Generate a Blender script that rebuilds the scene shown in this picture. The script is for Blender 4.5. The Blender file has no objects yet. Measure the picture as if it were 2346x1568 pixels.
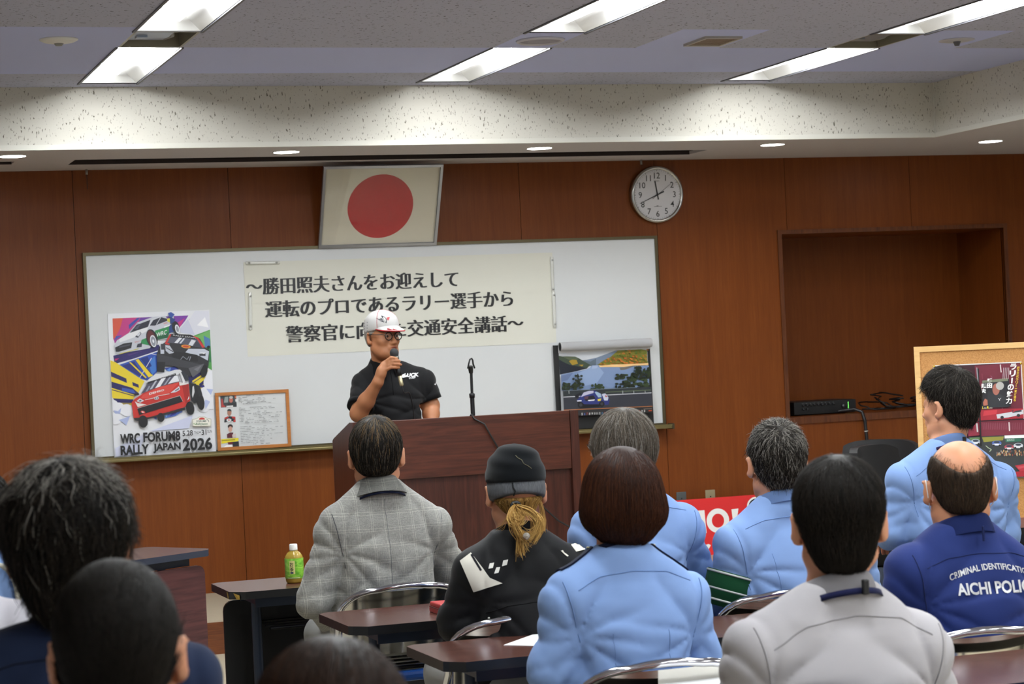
import bpy, bmesh, math, random
import numpy as np
from mathutils import Vector, Matrix, noise as mnoise
random.seed(7)
RNG = np.random.RandomState(11)
SC = bpy.context.scene
COL = SC.collection
PI = math.pi

# ------------------------------------------------------------------ camera
CAM_H = 1.55
FPX = 4954.46
YAW, PITCH, ROLL = 0.333483, 0.0020636, -0.04691
WALL_Y = 12.773
def _axes():
    cy, sy = math.cos(YAW), math.sin(YAW)
    F = Vector((sy*math.cos(PITCH), cy*math.cos(PITCH), math.sin(PITCH)))
    R = Vector((cy, -sy, 0)); U = R.cross(F)
    return R*math.cos(ROLL)+U*math.sin(ROLL), U*math.cos(ROLL)-R*math.sin(ROLL), F
CR, CU, CF = _axes()
cam_data = bpy.data.cameras.new('camera'); cam = bpy.data.objects.new('camera', cam_data); COL.objects.link(cam)
cam_data.sensor_width = 36.0; cam_data.lens = FPX/2346*36
m = Matrix.Identity(4)
for i in range(3):
    m[i][0] = CR[i]; m[i][1] = CU[i]; m[i][2] = -CF[i]
m[0][3], m[1][3], m[2][3] = 0, 0, CAM_H
cam.matrix_world = m
cam_data.dof.use_dof = True; cam_data.dof.focus_distance = 8.4; cam_data.dof.aperture_fstop = 8.5
cam_data.clip_end = 60
SC.camera = cam
# ------------------------------------------------------------------ world, exposure
w = bpy.data.worlds.new('world'); SC.world = w; w.use_nodes = True
w.node_tree.nodes['Background'].inputs[0].default_value = (0.8, 0.85, 1, 1)
w.node_tree.nodes['Background'].inputs[1].default_value = 0.02
SC.view_settings.view_transform = 'Standard'; SC.view_settings.look = 'None'
SC.view_settings.gamma = 1; SC.view_settings.use_curve_mapping = False
SC.view_settings.exposure = 1.1
LAMP = 36.0           # troffer diffuser radiance
DOWN = 20.0           # downlight radiance
cy_ = SC.cycles
cy_.use_denoising = True; cy_.use_adaptive_sampling = True; cy_.adaptive_threshold = .015
cy_.max_bounces = 7; cy_.diffuse_bounces = 4; cy_.glossy_bounces = 4; cy_.transmission_bounces = 5; cy_.transparent_max_bounces = 6
cy_.caustics_reflective = False; cy_.caustics_refractive = False
cy_.sample_clamp_indirect = 6

# ------------------------------------------------------------------ placing by sight line: a pixel of the photo meets a plane of the room
def ray(px, py):
    return CF + CR*((px-1173)/FPX) - CU*((py-784)/FPX)
def PY(px, py, Y):
    d = ray(px, py); return Vector((0, 0, CAM_H)) + d*(Y/d.y)
def PZ(px, py, Z):
    d = ray(px, py); return Vector((0, 0, CAM_H)) + d*((Z-CAM_H)/d.z)

def PROJ(v):
    d = Vector(v)-Vector((0, 0, CAM_H)); z = d.dot(CF); return (1173+FPX*d.dot(CR)/z, 784-FPX*d.dot(CU)/z)

# ------------------------------------------------------------------ materials
def lin(c):
    return tuple((x/12.92 if x <= .04045 else ((x+.055)/1.055)**2.4) for x in c)
def hexc(h):
    h = h.lstrip('#'); return lin(tuple(int(h[i:i+2], 16)/255 for i in (0, 2, 4)))+(1,)
class NT:
    def __init__(s, name):
        s.m = bpy.data.materials.new(name); s.m.use_nodes = True; s.t = s.m.node_tree
        s.b = s.t.nodes['Principled BSDF']; s._tc = None
    def n(s, typ, ins=None, **kw):
        x = s.t.nodes.new(typ)
        for k, v in kw.items(): setattr(x, k, v)
        for k, v in (ins or {}).items():
            if isinstance(v, bpy.types.NodeSocket): s.t.links.new(v, x.inputs[k])
            else: x.inputs[k].default_value = v
        return x
    def obj(s, scale=(1, 1, 1), rot=(0, 0, 0), coord='Object'):
        if s._tc is None: s._tc = s.n('ShaderNodeTexCoord')
        mp = s.n('ShaderNodeMapping', {'Vector': s._tc.outputs[coord], 'Scale': scale, 'Rotation': rot})
        return mp.outputs[0]
    def noise(s, vec, scale, detail=4, rough=.5, dist=0):
        return s.n('ShaderNodeTexNoise', {'Vector': vec, 'Scale': scale, 'Detail': detail, 'Roughness': rough, 'Distortion': dist}).outputs[0]
    def ramp(s, fac, stops):
        r = s.n('ShaderNodeValToRGB', {'Fac': fac}); e = r.color_ramp.elements
        while len(e) < len(stops): e.new(.5)
        for i, (p, c) in enumerate(stops):
            e[i].position = p; e[i].color = c if len(c) == 4 else tuple(c)+(1,)
        return r.outputs[0]
    def math(s, op, a, b=0.0, c=None):
        x = s.n('ShaderNodeMath', operation=op)
        for i, v in enumerate((a, b, c)):
            if v is None: continue
            if isinstance(v, bpy.types.NodeSocket): s.t.links.new(v, x.inputs[i])
            else: x.inputs[i].default_value = v
        return x.outputs[0]
    def mix(s, fac, a, b, blend='MIX'):
        x = s.n('ShaderNodeMix', data_type='RGBA', blend_type=blend)
        for i, v in ((0, fac), (6, a), (7, b)):
            if isinstance(v, bpy.types.NodeSocket): s.t.links.new(v, x.inputs[i])
            else: x.inputs[i].default_value = v
        return x.outputs[2]
    def set(s, **kw):
        nm = {'col': 'Base Color', 'rough': 'Roughness', 'metal': 'Metallic', 'spec': 'Specular IOR Level', 'sheen': 'Sheen Weight', 'coat': 'Coat Weight',
              'coatr': 'Coat Roughness', 'trans': 'Transmission Weight', 'ior': 'IOR', 'em': 'Emission Color', 'ems': 'Emission Strength', 'alpha': 'Alpha',
              'sss': 'Subsurface Weight', 'normal': 'Normal'}
        for k, v in kw.items():
            i = s.b.inputs[nm[k]]
            if isinstance(v, bpy.types.NodeSocket): s.t.links.new(v, i)
            else: i.default_value = v
        return s
    def bump(s, h, strength=.3, dist=.002):
        s.set(normal=s.n('ShaderNodeBump', {'Height': h, 'Strength': strength, 'Distance': dist}).outputs[0]); return s
_mc = {}
def mat(h, rough=.5, metal=0., spec=.5, **kw):
    k = (h, rough, metal, spec, tuple(sorted(kw.items())))
    if k not in _mc:
        _mc[k] = NT('m_'+h.strip('#')).set(col=hexc(h), rough=rough, metal=metal, spec=spec, **kw).m
    return _mc[k]

# ------------------------------------------------------------------ mesh collector
class MB:
    def __init__(s): s.v = []; s.f = []; s.mi = []; s.sm = []; s.cur = 0; s.smooth = False
    def add(s, verts, faces, mi=None, smooth=None):
        o = len(s.v); s.v.extend([tuple(v) for v in verts])
        for f in faces:
            s.f.append(tuple(i+o for i in f)); s.mi.append(s.cur if mi is None else mi); s.sm.append(s.smooth if smooth is None else smooth)
        return s
    def box(s, lo, hi, mi=None, rotz=0, piv=None, bev=0):
        (x0, y0, z0), (x1, y1, z1) = lo, hi
        if bev:
            bm = bmesh.new(); bmesh.ops.create_cube(bm, size=1)
            for v in bm.verts: v.co = Vector(((x0+x1)/2+v.co.x*(x1-x0), (y0+y1)/2+v.co.y*(y1-y0), (z0+z1)/2+v.co.z*(z1-z0)))
            bmesh.ops.bevel(bm, geom=bm.edges[:], offset=bev, segments=2, affect='EDGES', profile=.5)
            bm.verts.index_update(); vs = [tuple(v.co) for v in bm.verts]; fs = [[v.index for v in f.verts] for f in bm.faces]; bm.free()
        else:
            vs = [(x0, y0, z0), (x1, y0, z0), (x1, y1, z0), (x0, y1, z0), (x0, y0, z1), (x1, y0, z1), (x1, y1, z1), (x0, y1, z1)]
            fs = [(0, 3, 2, 1), (4, 5, 6, 7), (0, 1, 5, 4), (1, 2, 6, 5), (2, 3, 7, 6), (3, 0, 4, 7)]
        if rotz:
            px, py = piv or ((x0+x1)/2, (y0+y1)/2); c, n = math.cos(rotz), math.sin(rotz)
            vs = [(px+(x-px)*c-(y-py)*n, py+(x-px)*n+(y-py)*c, z) for x, y, z in vs]
        return s.add(vs, fs, mi)
    def tube(s, pts, r, n=10, mi=None, caps=True, closed=False, flat=1.0):
        pts = [Vector(p) for p in pts]; N = len(pts); rs = r if hasattr(r, '__len__') else [r]*N
        vs = []; up = None
        for i, p in enumerate(pts):
            a = pts[(i-1) % N] if (i > 0 or closed) else p; b = pts[(i+1) % N] if (i < N-1 or closed) else p
            t = (b-a).normalized()
            if up is None:
                up = Vector((0, 0, 1)) if abs(t.z) < .9 else Vector((1, 0, 0))
            up = (up - t*up.dot(t)).normalized(); sd = t.cross(up)
            for k in range(n):
                an = 2*PI*k/n; vs.append(p + up*(math.cos(an)*rs[i]) + sd*(math.sin(an)*rs[i]*flat))
        fs = []
        for i in range(N if closed else N-1):
            j = (i+1) % N
            for k in range(n): fs.append((i*n+k, i*n+(k+1) % n, j*n+(k+1) % n, j*n+k))
        s.add(vs, fs, mi, True)
        if caps and not closed:
            s.add(vs[:n], [tuple(range(n-1, -1, -1))], mi, False); s.add(vs[-n:], [tuple(range(n))], mi, False)
        return s
    def lathe(s, prof, c=(0, 0, 0), n=24, axis='z', mi=None, smooth=True):
        vs = []; fs = []
        for r, h in prof:
            for k in range(n):
                a = 2*PI*k/n; x, y = r*math.cos(a), r*math.sin(a)
                v = {'z': (x, y, h), 'y': (x, h, y), 'x': (h, x, y)}[axis]
                vs.append((v[0]+c[0], v[1]+c[1], v[2]+c[2]))
        for i in range(len(prof)-1):
            for k in range(n): fs.append((i*n+k, i*n+(k+1) % n, (i+1)*n+(k+1) % n, (i+1)*n+k))
        return s.add(vs, fs, mi, smooth)
    def grid(s, P, mi=None, smooth=True, wrap=False):
        P = np.asarray(P, float); a, b = P.shape[:2]; vs = P.reshape(-1, 3)
        fs = [(i*b+j, i*b+(j+1) % b, (i+1)*b+(j+1) % b, (i+1)*b+j) for i in range(a-1) for j in range(b if wrap else b-1)]
        return s.add(vs, fs, mi, smooth)
    def sheet(s, P, N, th, mi=None):            # grid with thickness along N
        P = np.asarray(P, float); Q = P + np.asarray(N, float)*th; a, b = P.shape[:2]
        s.grid(P, mi); s.grid(Q, mi)
        for A, B in ((P[0], Q[0]), (P[-1], Q[-1]), (P[:, 0], Q[:, 0]), (P[:, -1], Q[:, -1])): s.grid(np.stack([A, B]), mi, False)
        return s
    def build(s, name, mats, parent=None, loc=None, fixn=True, auto=None):
        if not isinstance(mats, (list, tuple)): mats = [mats]
        me = bpy.data.meshes.new(name); me.from_pydata(s.v, [], s.f)
        for x in mats: me.materials.append(x)
        me.polygons.foreach_set('material_index', s.mi); me.polygons.foreach_set('use_smooth', s.sm)
        if fixn:
            bm = bmesh.new(); bm.from_mesh(me); bmesh.ops.recalc_face_normals(bm, faces=bm.faces[:]); bm.to_mesh(me); bm.free()
        me.update()
        o = bpy.data.objects.new(name, me); COL.objects.link(o)
        if parent: o.parent = parent
        if loc is not None: o.location = loc
        return o
def npmesh(name, V, Fc, mats, parent=None, smooth=True, mi=None):
    V = np.asarray(V, np.float32); Fc = np.asarray(Fc, np.int32); k = Fc.shape[1]
    me = bpy.data.meshes.new(name)
    me.vertices.add(len(V)); me.vertices.foreach_set('co', V.ravel())
    me.loops.add(Fc.size); me.loops.foreach_set('vertex_index', Fc.ravel())
    me.polygons.add(len(Fc)); me.polygons.foreach_set('loop_start', np.arange(0, Fc.size, k, dtype=np.int32))
    me.polygons.foreach_set('loop_total', np.full(len(Fc), k, np.int32))
    if not isinstance(mats, (list, tuple)): mats = [mats]
    for x in mats: me.materials.append(x)
    if mi is not None: me.polygons.foreach_set('material_index', np.asarray(mi, np.int32))
    me.polygons.foreach_set('use_smooth', np.full(len(Fc), smooth, bool))
    me.update(calc_edges=True)
    o = bpy.data.objects.new(name, me); COL.objects.link(o)
    if parent: o.parent = parent
    return o
def tag(o, label=None, cat=None, group=None, kind=None):
    if label: o['label'] = label
    if cat: o['category'] = cat
    if group: o['group'] = group
    if kind: o['kind'] = kind
    return o
def thing(name, label, cat, loc=(0, 0, 0), rz=0, group=None):
    o = bpy.data.objects.new(name, None); COL.objects.link(o); o.location = loc; o.rotation_euler = (0, 0, rz); o.empty_display_size = .1
    return tag(o, label, cat, group)
def struct(o, label=None, cat=None): return tag(o, label, cat, None, 'structure')
def dup(root, loc=None, rz=None, label=None, group=None):
    r = root.copy(); COL.objects.link(r)
    if loc is not None: r.location = loc
    if rz is not None: r.rotation_euler = (0, 0, rz)
    if label: r['label'] = label
    if group: r['group'] = group
    for ch in list(root.children):
        c = ch.copy(); COL.objects.link(c); c.parent = r
        for g in list(ch.children):
            d = g.copy(); COL.objects.link(d); d.parent = c
    return r

# ------------------------------------------------------------------ lettering
_tc = {}
def text_geo(txt, off=0.0, res=3, vspace=False):
    """glyph outlines of a string -> (verts Nx2 scaled to the unit box, faces, aspect)"""
    k = (txt, off, res, vspace)
    if k in _tc: return _tc[k]
    cu = bpy.data.curves.new('txt', 'FONT'); cu.body = txt; cu.size = 1; cu.offset = off; cu.resolution_u = res; cu.fill_mode = 'FRONT'
    cu.space_line = .95
    o = bpy.data.objects.new('txt', cu); COL.objects.link(o)
    dg = bpy.context.evaluated_depsgraph_get(); me = bpy.data.meshes.new_from_object(o.evaluated_get(dg))
    V = np.array([tuple(v.co)[:2] for v in me.vertices]) if len(me.vertices) else np.zeros((1, 2)); Fc = [tuple(p.vertices) for p in me.polygons]
    bpy.data.meshes.remove(me); bpy.data.objects.remove(o); bpy.data.curves.remove(cu)
    lo, hi = V.min(0), V.max(0); sz = np.maximum(hi-lo, 1e-6)
    _tc[k] = ((V-lo)/sz, Fc, sz[0]/sz[1]); return _tc[k]
def bil(q, u, v):     # q = TL,TR,BR,BL ; v=0 bottom
    q = [np.array(p, float) for p in q]; u = np.asarray(u)[..., None]; v = np.asarray(v)[..., None]
    return (q[3]*(1-u)+q[2]*u)*(1-v)+(q[0]*(1-u)+q[1]*u)*v
class Art:
    """flat printed artwork drawn in photo pixels over a sheet whose pixel corners are known; becomes one mesh lying on the sheet"""
    def __init__(s, corners, w, h, eps=.00012):
        s.c = [np.array(p, float) for p in corners]; s.w, s.h = w, h; s.mb = MB(); s.mats = []; s.ix = {}; s.lay = 0; s.eps = eps
    def uv(s, p):
        p = np.atleast_2d(np.asarray(p, float)); u = np.full(len(p), .5); v = np.full(len(p), .5); tl, tr, br, bl = s.c
        for _ in range(12):
            q = bil(s.c, u, v); e = q-p
            du = ((br-bl)[None]*(1-v)[:, None]+(tr-tl)[None]*v[:, None]); dv = ((tl-bl)[None]*(1-u)[:, None]+(tr-br)[None]*u[:, None])
            det = du[:, 0]*dv[:, 1]-du[:, 1]*dv[:, 0]
            u = u-(e[:, 0]*dv[:, 1]-e[:, 1]*dv[:, 0])/det; v = v-(du[:, 0]*e[:, 1]-du[:, 1]*e[:, 0])/det
        return u, v
    def m(s, h):
        if h not in s.ix: s.ix[h] = len(s.mats); s.mats.append(mat(h, .35))
        return s.ix[h]
    def put(s, P, faces, h, clip=True):
        u, v = s.uv(P); s.lay += 1
        if clip: u = np.clip(u, .004, .996); v = np.clip(v, .003, .997)
        s.mb.add([(a*s.w, -s.eps*s.lay, b*s.h) for a, b in zip(u, v)], faces, s.m(h), False)
    def poly(s, h, *pts): s.put(pts, [tuple(range(len(pts)))], h)
    def ell(s, h, c, rx, ry, rot=0, n=20):
        a = np.linspace(0, 2*PI, n, endpoint=False); x, y = rx*np.cos(a), ry*np.sin(a); cr, sr = math.cos(rot), math.sin(rot)
        s.put(np.stack([c[0]+x*cr-y*sr, c[1]+x*sr+y*cr], 1), [tuple(range(n))], h)
    def line(s, h, pts, wd):
        pts = np.asarray(pts, float)
        for a, b in zip(pts[:-1], pts[1:]):
            t = (b-a)/max(1e-6, np.linalg.norm(b-a)); n = np.array([-t[1], t[0]])*wd/2
            s.put([a+n, b+n, b-n, a-n], [(0, 1, 2, 3)], h)
    def text(s, h, txt, quad, off=0.0, fat=0.0, nf=1):
        V, Fc, asp = text_geo(txt, off)
        for i in range(nf):
            P = bil(quad, V[:, 0], V[:, 1])
            if nf > 1: P = P + np.array([1, 0])*fat*(i/(nf-1)-.5)
            s.put(P, Fc, h)
    def build(s, name, parent): return s.mb.build(name, s.mats, parent, fixn=False)
# ================================================================== THE ROOM
CEIL, SOF, FAS_Y, FAS_X = 3.026, 2.70, 11.51, 6.76
XL, XR, YB = -1.5, 8.75, -1.6
STAGE_Z, STAGE_Y = 0.166, 11.312
def m_wall():
    n = NT('wood_veneer'); v = n.obj((1, 1, 1))
    a = n.noise(n.obj((26, 26, 1.1)), 1.0, 6, .6, .6); b = n.noise(n.obj((220, 220, 5)), 1.0, 3, .6)
    c = n.noise(n.obj((5, 5, .5)), 1.0, 2, .5)
    f = n.math('ADD', n.math('MULTIPLY', a, .5), n.math('MULTIPLY', b, .5))
    col = n.ramp(f, [(.3, hexc('#6b3612')), (.5, hexc('#783f16')), (.7, hexc('#85491c'))])
    col = n.mix(n.math('MULTIPLY', c, .45), col, hexc('#622d0d'))
    return n.set(col=col, rough=.42, spec=.22).bump(b, .05, .001).m
def m_darkwood(h1='#3d1d14', h2='#64331f', vertical=True, rough=.35, sc=1.0):
    n = NT('dark_wood'); s = (34*sc, 34*sc, 2.2*sc) if vertical else (2.2*sc, 34*sc, 34*sc)
    a = n.noise(n.obj(s), 1.0, 6, .62, 1.2); s2 = tuple(x*5 for x in s); b = n.noise(n.obj(s2), 1.0, 2, .5)
    f = n.math('ADD', n.math('MULTIPLY', a, .75), n.math('MULTIPLY', b, .25))
    return n.set(col=n.ramp(f, [(.32, hexc(h1)), (.62, hexc(h2))]), rough=rough, spec=.4).m
def m_acoustic(base, mark, vertical):
    n = NT('rock_wool_board'); s = (120, 80, 44) if vertical else (60, 60, 60)
    a = n.noise(n.obj(s, (0, .22, 0)), 1.0, 2.5, .55, .4)
    f = n.ramp(a, [(.625, (0, 0, 0)), (.675, (1, 1, 1))])
    g = n.noise(n.obj((3, 3, 3)), 1.0, 2)
    col = n.mix(f, n.mix(g, hexc(base), hexc(base)), hexc(mark))
    return n.set(col=col, rough=.9, spec=.1).m
def m_plain(h, rough=.8, noise=0.04, sc=30, spec=.2):
    n = NT('plain'); a = n.noise(n.obj((sc, sc, sc)), 1.0, 4)
    c = hexc(h); d = tuple(x*(1-noise*2) for x in c[:3])+(1,)
    return n.set(col=n.mix(a, c, d), rough=rough, spec=spec).m
M_WALL = m_wall()
M_TRIMWOOD = m_darkwood('#4a2510', '#6a3a1b', True, .4)
M_FASCIA = m_acoustic('#cac6bc', '#6d675c', True)
M_TILE = m_acoustic('#b0b2c6', '#66646a', False)
M_BOARD = m_plain('#bcc3ec', .85, .05, 120)
M_SOFFIT = m_plain('#c9c3c3', .8, .05, 60)
M_PALE = m_plain('#cdced2', .85)
M_FLOOR = m_plain('#b4aa94', .35, .06, 14, .4)
M_BLACK = mat('#0d0d0f', .45); M_DARK = mat('#1a1a1d', .4)
M_ALU = mat('#b9b9bd', .3, 1.0); M_WHITEMETAL = mat('#d9d8d4', .4)
M_CHROME = mat('#d5d5da', .07, 1.0)

# floor, stage
struct(MB().box((XL, YB, -.1), (XR, WALL_Y+.7, 0)).build('floor', M_FLOOR), 'beige vinyl floor of the lecture hall', 'floor')
st = struct(MB().box((XL, STAGE_Y+.015, .0), (XR, WALL_Y, STAGE_Z)).build('floor_stage', M_FLOOR), 'low beige stage in front of the wooden wall', 'stage')
struct(MB().box((XL, STAGE_Y, .0), (XR, STAGE_Y+.016, STAGE_Z+.002)).build('trim_1', m_darkwood('#4c2516', '#74401f', False)), 'brown wooden riser of the low stage', 'trim')
# front wall: veneer panels with open joints, recess on the right
NX0, NX1, NZ0, NZ1, ND = 6.318, 7.985, 1.0, 2.20, .60
b = MB(); G = .0016
seams = [XL] + [.832+.9222*k for k in range(0, 9)] + [XR]
for a, c in zip(seams[:-1], seams[1:]):
    segs = [(a+G, c-G, STAGE_Z, SOF)]
    if c > NX0 and a < NX1:
        segs = []
        if a < NX0: segs.append((a+G, NX0, STAGE_Z, SOF))
        if c > NX1: segs.append((max(a+G, NX1), c-G, STAGE_Z, SOF))
        lo, hi = max(a+G, NX0), min(c-G, NX1)
        segs += [(lo, hi, STAGE_Z, NZ0), (lo, hi, NZ1, SOF)]
    for x0, x1, z0, z1 in segs: b.box((x0, WALL_Y, z0), (x1, WALL_Y+.02, z1), 0)
b.box((XL, WALL_Y+.019, 0), (NX0, WALL_Y+.03, SOF), 1); b.box((NX1, WALL_Y+.019, 0), (XR, WALL_Y+.03, SOF), 1)
b.box((NX0, WALL_Y+.019, 0), (NX1, WALL_Y+.03, NZ0), 1); b.box((NX0, WALL_Y+.019, NZ1), (NX1, WALL_Y+.03, SOF), 1)
# recess shell
b.box((NX0-.02, WALL_Y+.02, NZ0-.02), (NX1+.02, WALL_Y+ND+.02, NZ0), 0); b.box((NX0-.02, WALL_Y+.02, NZ1), (NX1+.02, WALL_Y+ND+.02, NZ1+.02), 0)
b.box((NX0-.02, WALL_Y+ND, NZ0), (NX1+.02, WALL_Y+ND+.02, NZ1), 0); b.box((NX0-.02, WALL_Y+.02, NZ0), (NX0, WALL_Y+ND, NZ1), 0); b.box((NX1, WALL_Y+.02, NZ0), (NX1+.02, WALL_Y+ND, NZ1), 0)
struct(b.build('wall_front', [M_WALL, M_BLACK]), 'orange-brown veneer panel wall with a deep recess at the right', 'wall')
b = MB(); t = .028
b.box((NX0-t, WALL_Y-.012, NZ1), (NX1+t, WALL_Y+.01, NZ1+t)); b.box((NX0-t, WALL_Y-.012, NZ0-.045), (NX1+t, WALL_Y+.01, NZ0))
b.box((NX0-t, WALL_Y-.012, NZ0), (NX0, WALL_Y+.01, NZ1)); b.box((NX1, WALL_Y-.012, NZ0), (NX1+t, WALL_Y+.01, NZ1))
struct(b.build('trim_2', M_TRIMWOOD), 'brown wooden frame round the wall recess', 'trim')
struct(MB().box((XL-.1, YB, 0), (XL, WALL_Y+.02, 3.1)).build('wall_left', M_PALE), 'pale left wall', 'wall')
struct(MB().box((XR, YB, 0), (XR+.1, WALL_Y+.02, 3.1)).build('wall_right', M_PALE), 'pale right wall', 'wall')
struct(MB().box((XL, YB-.1, 0), (XR, YB, 3.1)).build('wall_back', M_PALE), 'pale back wall', 'wall')

# ------------------------------------------------------------------ ceiling with light openings
ROWS = [1.622, 3.465, 5.302]; LW, LL, PITCHY, LY0 = .296, 1.285, 1.782, 11.37
NL = 7
holes = []
for rx in ROWS:
    for k in range(NL):
        holes.append((rx, rx+LW, LY0-k*PITCHY-LL, LY0-k*PITCHY))
GAP = (LY0-PITCHY, LY0-LL)                       # first gap along a row of lights
holes += [(ROWS[0], ROWS[0]+LW, GAP[0]+.0, GAP[1]), (ROWS[2], ROWS[2]+LW, GAP[0], GAP[1])]
X0, X1, Y0, Y1 = .45, FAS_X, YB, FAS_Y
xs = sorted(set([X0, X1, 4.22, 4.68, 6.05] + [h[0] for h in holes] + [h[1] for h in holes]))
ys = sorted(set([Y0, Y1, 9.47, 10.075, 10.99] + [h[2] for h in holes] + [h[3] for h in holes]))
b = MB()
for xa, xb in zip(xs[:-1], xs[1:]):
    for ya, yb in zip(ys[:-1], ys[1:]):
        cx, cyy = (xa+xb)/2, (ya+yb)/2
        if any(h[0] < cx < h[1] and h[2] < cyy < h[3] for h in holes): continue
        smooth = 10.075 < cyy < 10.99 or (9.47 < cyy < 10.075 and (cx < ROWS[0] or 4.22 < cx < 4.68 or ROWS[1] < cx < ROWS[1]+LW or ROWS[2]+LW < cx < 6.05))
        b.box((xa, ya, CEIL), (xb, yb, CEIL+.02), 1 if smooth else 0)
struct(b.build('ceiling', [M_TILE, M_BOARD]), 'grey speckled tile ceiling with smooth bluish boards', 'ceiling')
# soffit round the raised ceiling, with two dark slots near the front wall
SL = [(1.685, 5.53, 12.13, 12.41), (.5, 1.36, 12.17, 12.33)]
b = MB()
xs = sorted([XL, XR] + [v for s in SL for v in s[:2]]); ys = sorted([FAS_Y, WALL_Y+.02] + [v for s in SL for v in s[2:]])
for xa, xb in zip(xs[:-1], xs[1:]):
    for ya, yb in zip(ys[:-1], ys[1:]):
        cx, cyy = (xa+xb)/2, (ya+yb)/2
        if any(h[0] < cx < h[1] and h[2] < cyy < h[3] for h in SL): continue
        b.box((xa, ya, SOF), (xb, yb, SOF+.02), 0)
b.box((FAS_X, YB, SOF), (XR, FAS_Y, SOF+.02), 0); b.box((XL, YB, SOF), (.45, FAS_Y, SOF+.02), 0)
for x0, x1, y0, y1 in SL:
    b.box((x0, y1-.004, SOF-.001), (x1, y1+.001, SOF+.02), 1); b.box((x0-.01, y0-.01, SOF+.15), (x1+.01, y1+.01, SOF+.16), 1)
    b.box((x0-.01, y0-.01, SOF+.02), (x0, y1+.01, SOF+.15), 1); b.box((x1, y0-.01, SOF+.02), (x1+.01, y1+.01, SOF+.15), 1)
    b.box((x0, y0-.01, SOF+.02), (x1, y0, SOF+.15), 1); b.box((x0, y1, SOF+.02), (x1, y1+.01, SOF+.15), 1)
    b.box((x0, y0+.09, SOF+.02), (x1, y0+.12, SOF+.05), 1)
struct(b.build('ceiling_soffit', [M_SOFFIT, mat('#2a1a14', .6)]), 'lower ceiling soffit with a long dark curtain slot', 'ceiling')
b = MB()
b.box((.45-.02, FAS_Y, SOF+.02), (FAS_X+.02, FAS_Y+.02, CEIL+.02)); b.box((FAS_X, YB, SOF+.02), (FAS_X+.02, FAS_Y, CEIL+.02)); b.box((.43, YB, SOF+.02), (.45, FAS_Y, CEIL+.02))
struct(b.build('ceiling_fascia', M_FASCIA), 'cream fissured board fascia round the raised ceiling', 'ceiling')
b = MB()
b.box((.45, FAS_Y-.012, SOF-.006), (FAS_X-.0, FAS_Y, SOF+.022)); b.box((FAS_X-.012, YB, SOF-.006), (FAS_X, FAS_Y-.012, SOF+.022)); b.box((.45, YB, SOF-.006), (.462, FAS_Y-.012, SOF+.022))
b.box((FAS_X-.008, FAS_Y-.008, SOF+.022), (FAS_X, FAS_Y, CEIL))
struct(b.build('trim_3', mat('#cfccc2', .35)), 'pale metal edge strip of the ceiling step', 'trim')

# ------------------------------------------------------------------ lamps
M_EM = NT('tube_light').set(col=(1, 1, 1, 1), em=(.94, .985, 1.0, 1), ems=LAMP).m
M_EM_END = NT('tube_light_end').set(col=(1, 1, 1, 1), em=(.96, .99, 1.0, 1), ems=2.0).m
M_REFL = mat('#e8e8e6', .5)
def troffer(label, group):
    t = thing('ceiling_light', label, 'ceiling light', group=group)
    h = .075; b = MB()
    b.box((-.012, -LL-.0, 0), (0, 0, h)); b.box((LW, -LL, 0), (LW+.012, 0, h)); b.box((-.012, -.0, 0), (LW+.012, .012, h)); b.box((-.012, -LL-.012, 0), (LW+.012, -LL, h))
    b.box((-.012, -LL-.012, h), (LW+.012, .012, h+.01))
    b.build('housing', mat('#77767a', .5), t)
    b = MB()          # sloped white reflectors
    b.add([(LW-.002, -LL+.001, .002), (LW-.002, -.001, .002), (LW-.075, -.001, h-.008), (LW-.075, -LL+.001, h-.008)], [(0, 1, 2, 3)])
    b.add([(.002, -LL+.001, .002), (.002, -.001, .002), (.03, -.001, h-.008), (.03, -LL+.001, h-.008)], [(0, 1, 2, 3)])
    for y0, y1 in ((-.002, -.03), (-LL+.002, -LL+.03)): b.add([(.003, y0, .003), (LW-.003, y0, .003), (LW-.06, y1, h-.01), (.02, y1, h-.01)], [(0, 1, 2, 3)])
    b.build('reflector', M_REFL, t)
    b = MB(); b.box((.012, -LL+.14, .040), (LW-.10, -.42, .046), 0); b.box((.012, -.42, .040), (LW-.10, -.03, .046), 1); b.box((.012, -LL+.03, .040), (LW-.10, -LL+.14, .046), 1)
    b.build('diffuser', [M_EM, M_EM_END], t)
    b = MB()
    for x in (-.012, LW): b.box((x, -LL-.012, -.006), (x+.012, .012, 0))
    b.build('rim', mat('#55545a', .5), t)
    return t
names = ['left', 'middle', 'right']
first = None
for r, rx in enumerate(ROWS):
    for k in range(NL):
        where = {0: 'nearest the cream fascia', 1: 'cut by the top of the photo'}.get(k)
        lb = ('bright recessed fluorescent light in the %s row, %s' % (names[r], where)) if where else 'bright recessed fluorescent light behind the viewer in the ceiling rows'
        if first is None: first = troffer(lb, 'recessed fluorescent ceiling lights'); o = first
        else: o = dup(first, label=lb)
        o.location = (rx, LY0-k*PITCHY, CEIL)
def down(label):
    t = thing('downlight', label, 'downlight', group='round downlights in the soffit')
    MB().lathe([(.072, -.004), (.078, -.004), (.08, .0), (.072, .0)], n=32).build('rim', M_WHITEMETAL, t)
    MB().lathe([(0, -.003), (.071, -.003), (.071, 0), (0, 0)], n=32).build('lens', NT('downlight_lens').set(em=(1, .97, .93, 1), ems=DOWN).m, t)
    return t
d0 = None
for i, x in enumerate((1.314, 2.821, 4.331, 5.834, 7.35)):
    lb = ['round white downlight at the far left edge of the soffit', 'round white downlight left of the framed flag', 'round white downlight between flag and wall clock', 'round white downlight just right of the clock', 'round white downlight at the far right past the corner'][i]
    if d0 is None: d0 = down(lb); o = d0
    else: o = dup(d0, label=lb)
    o.location = (x, 11.85, SOF)
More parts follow.
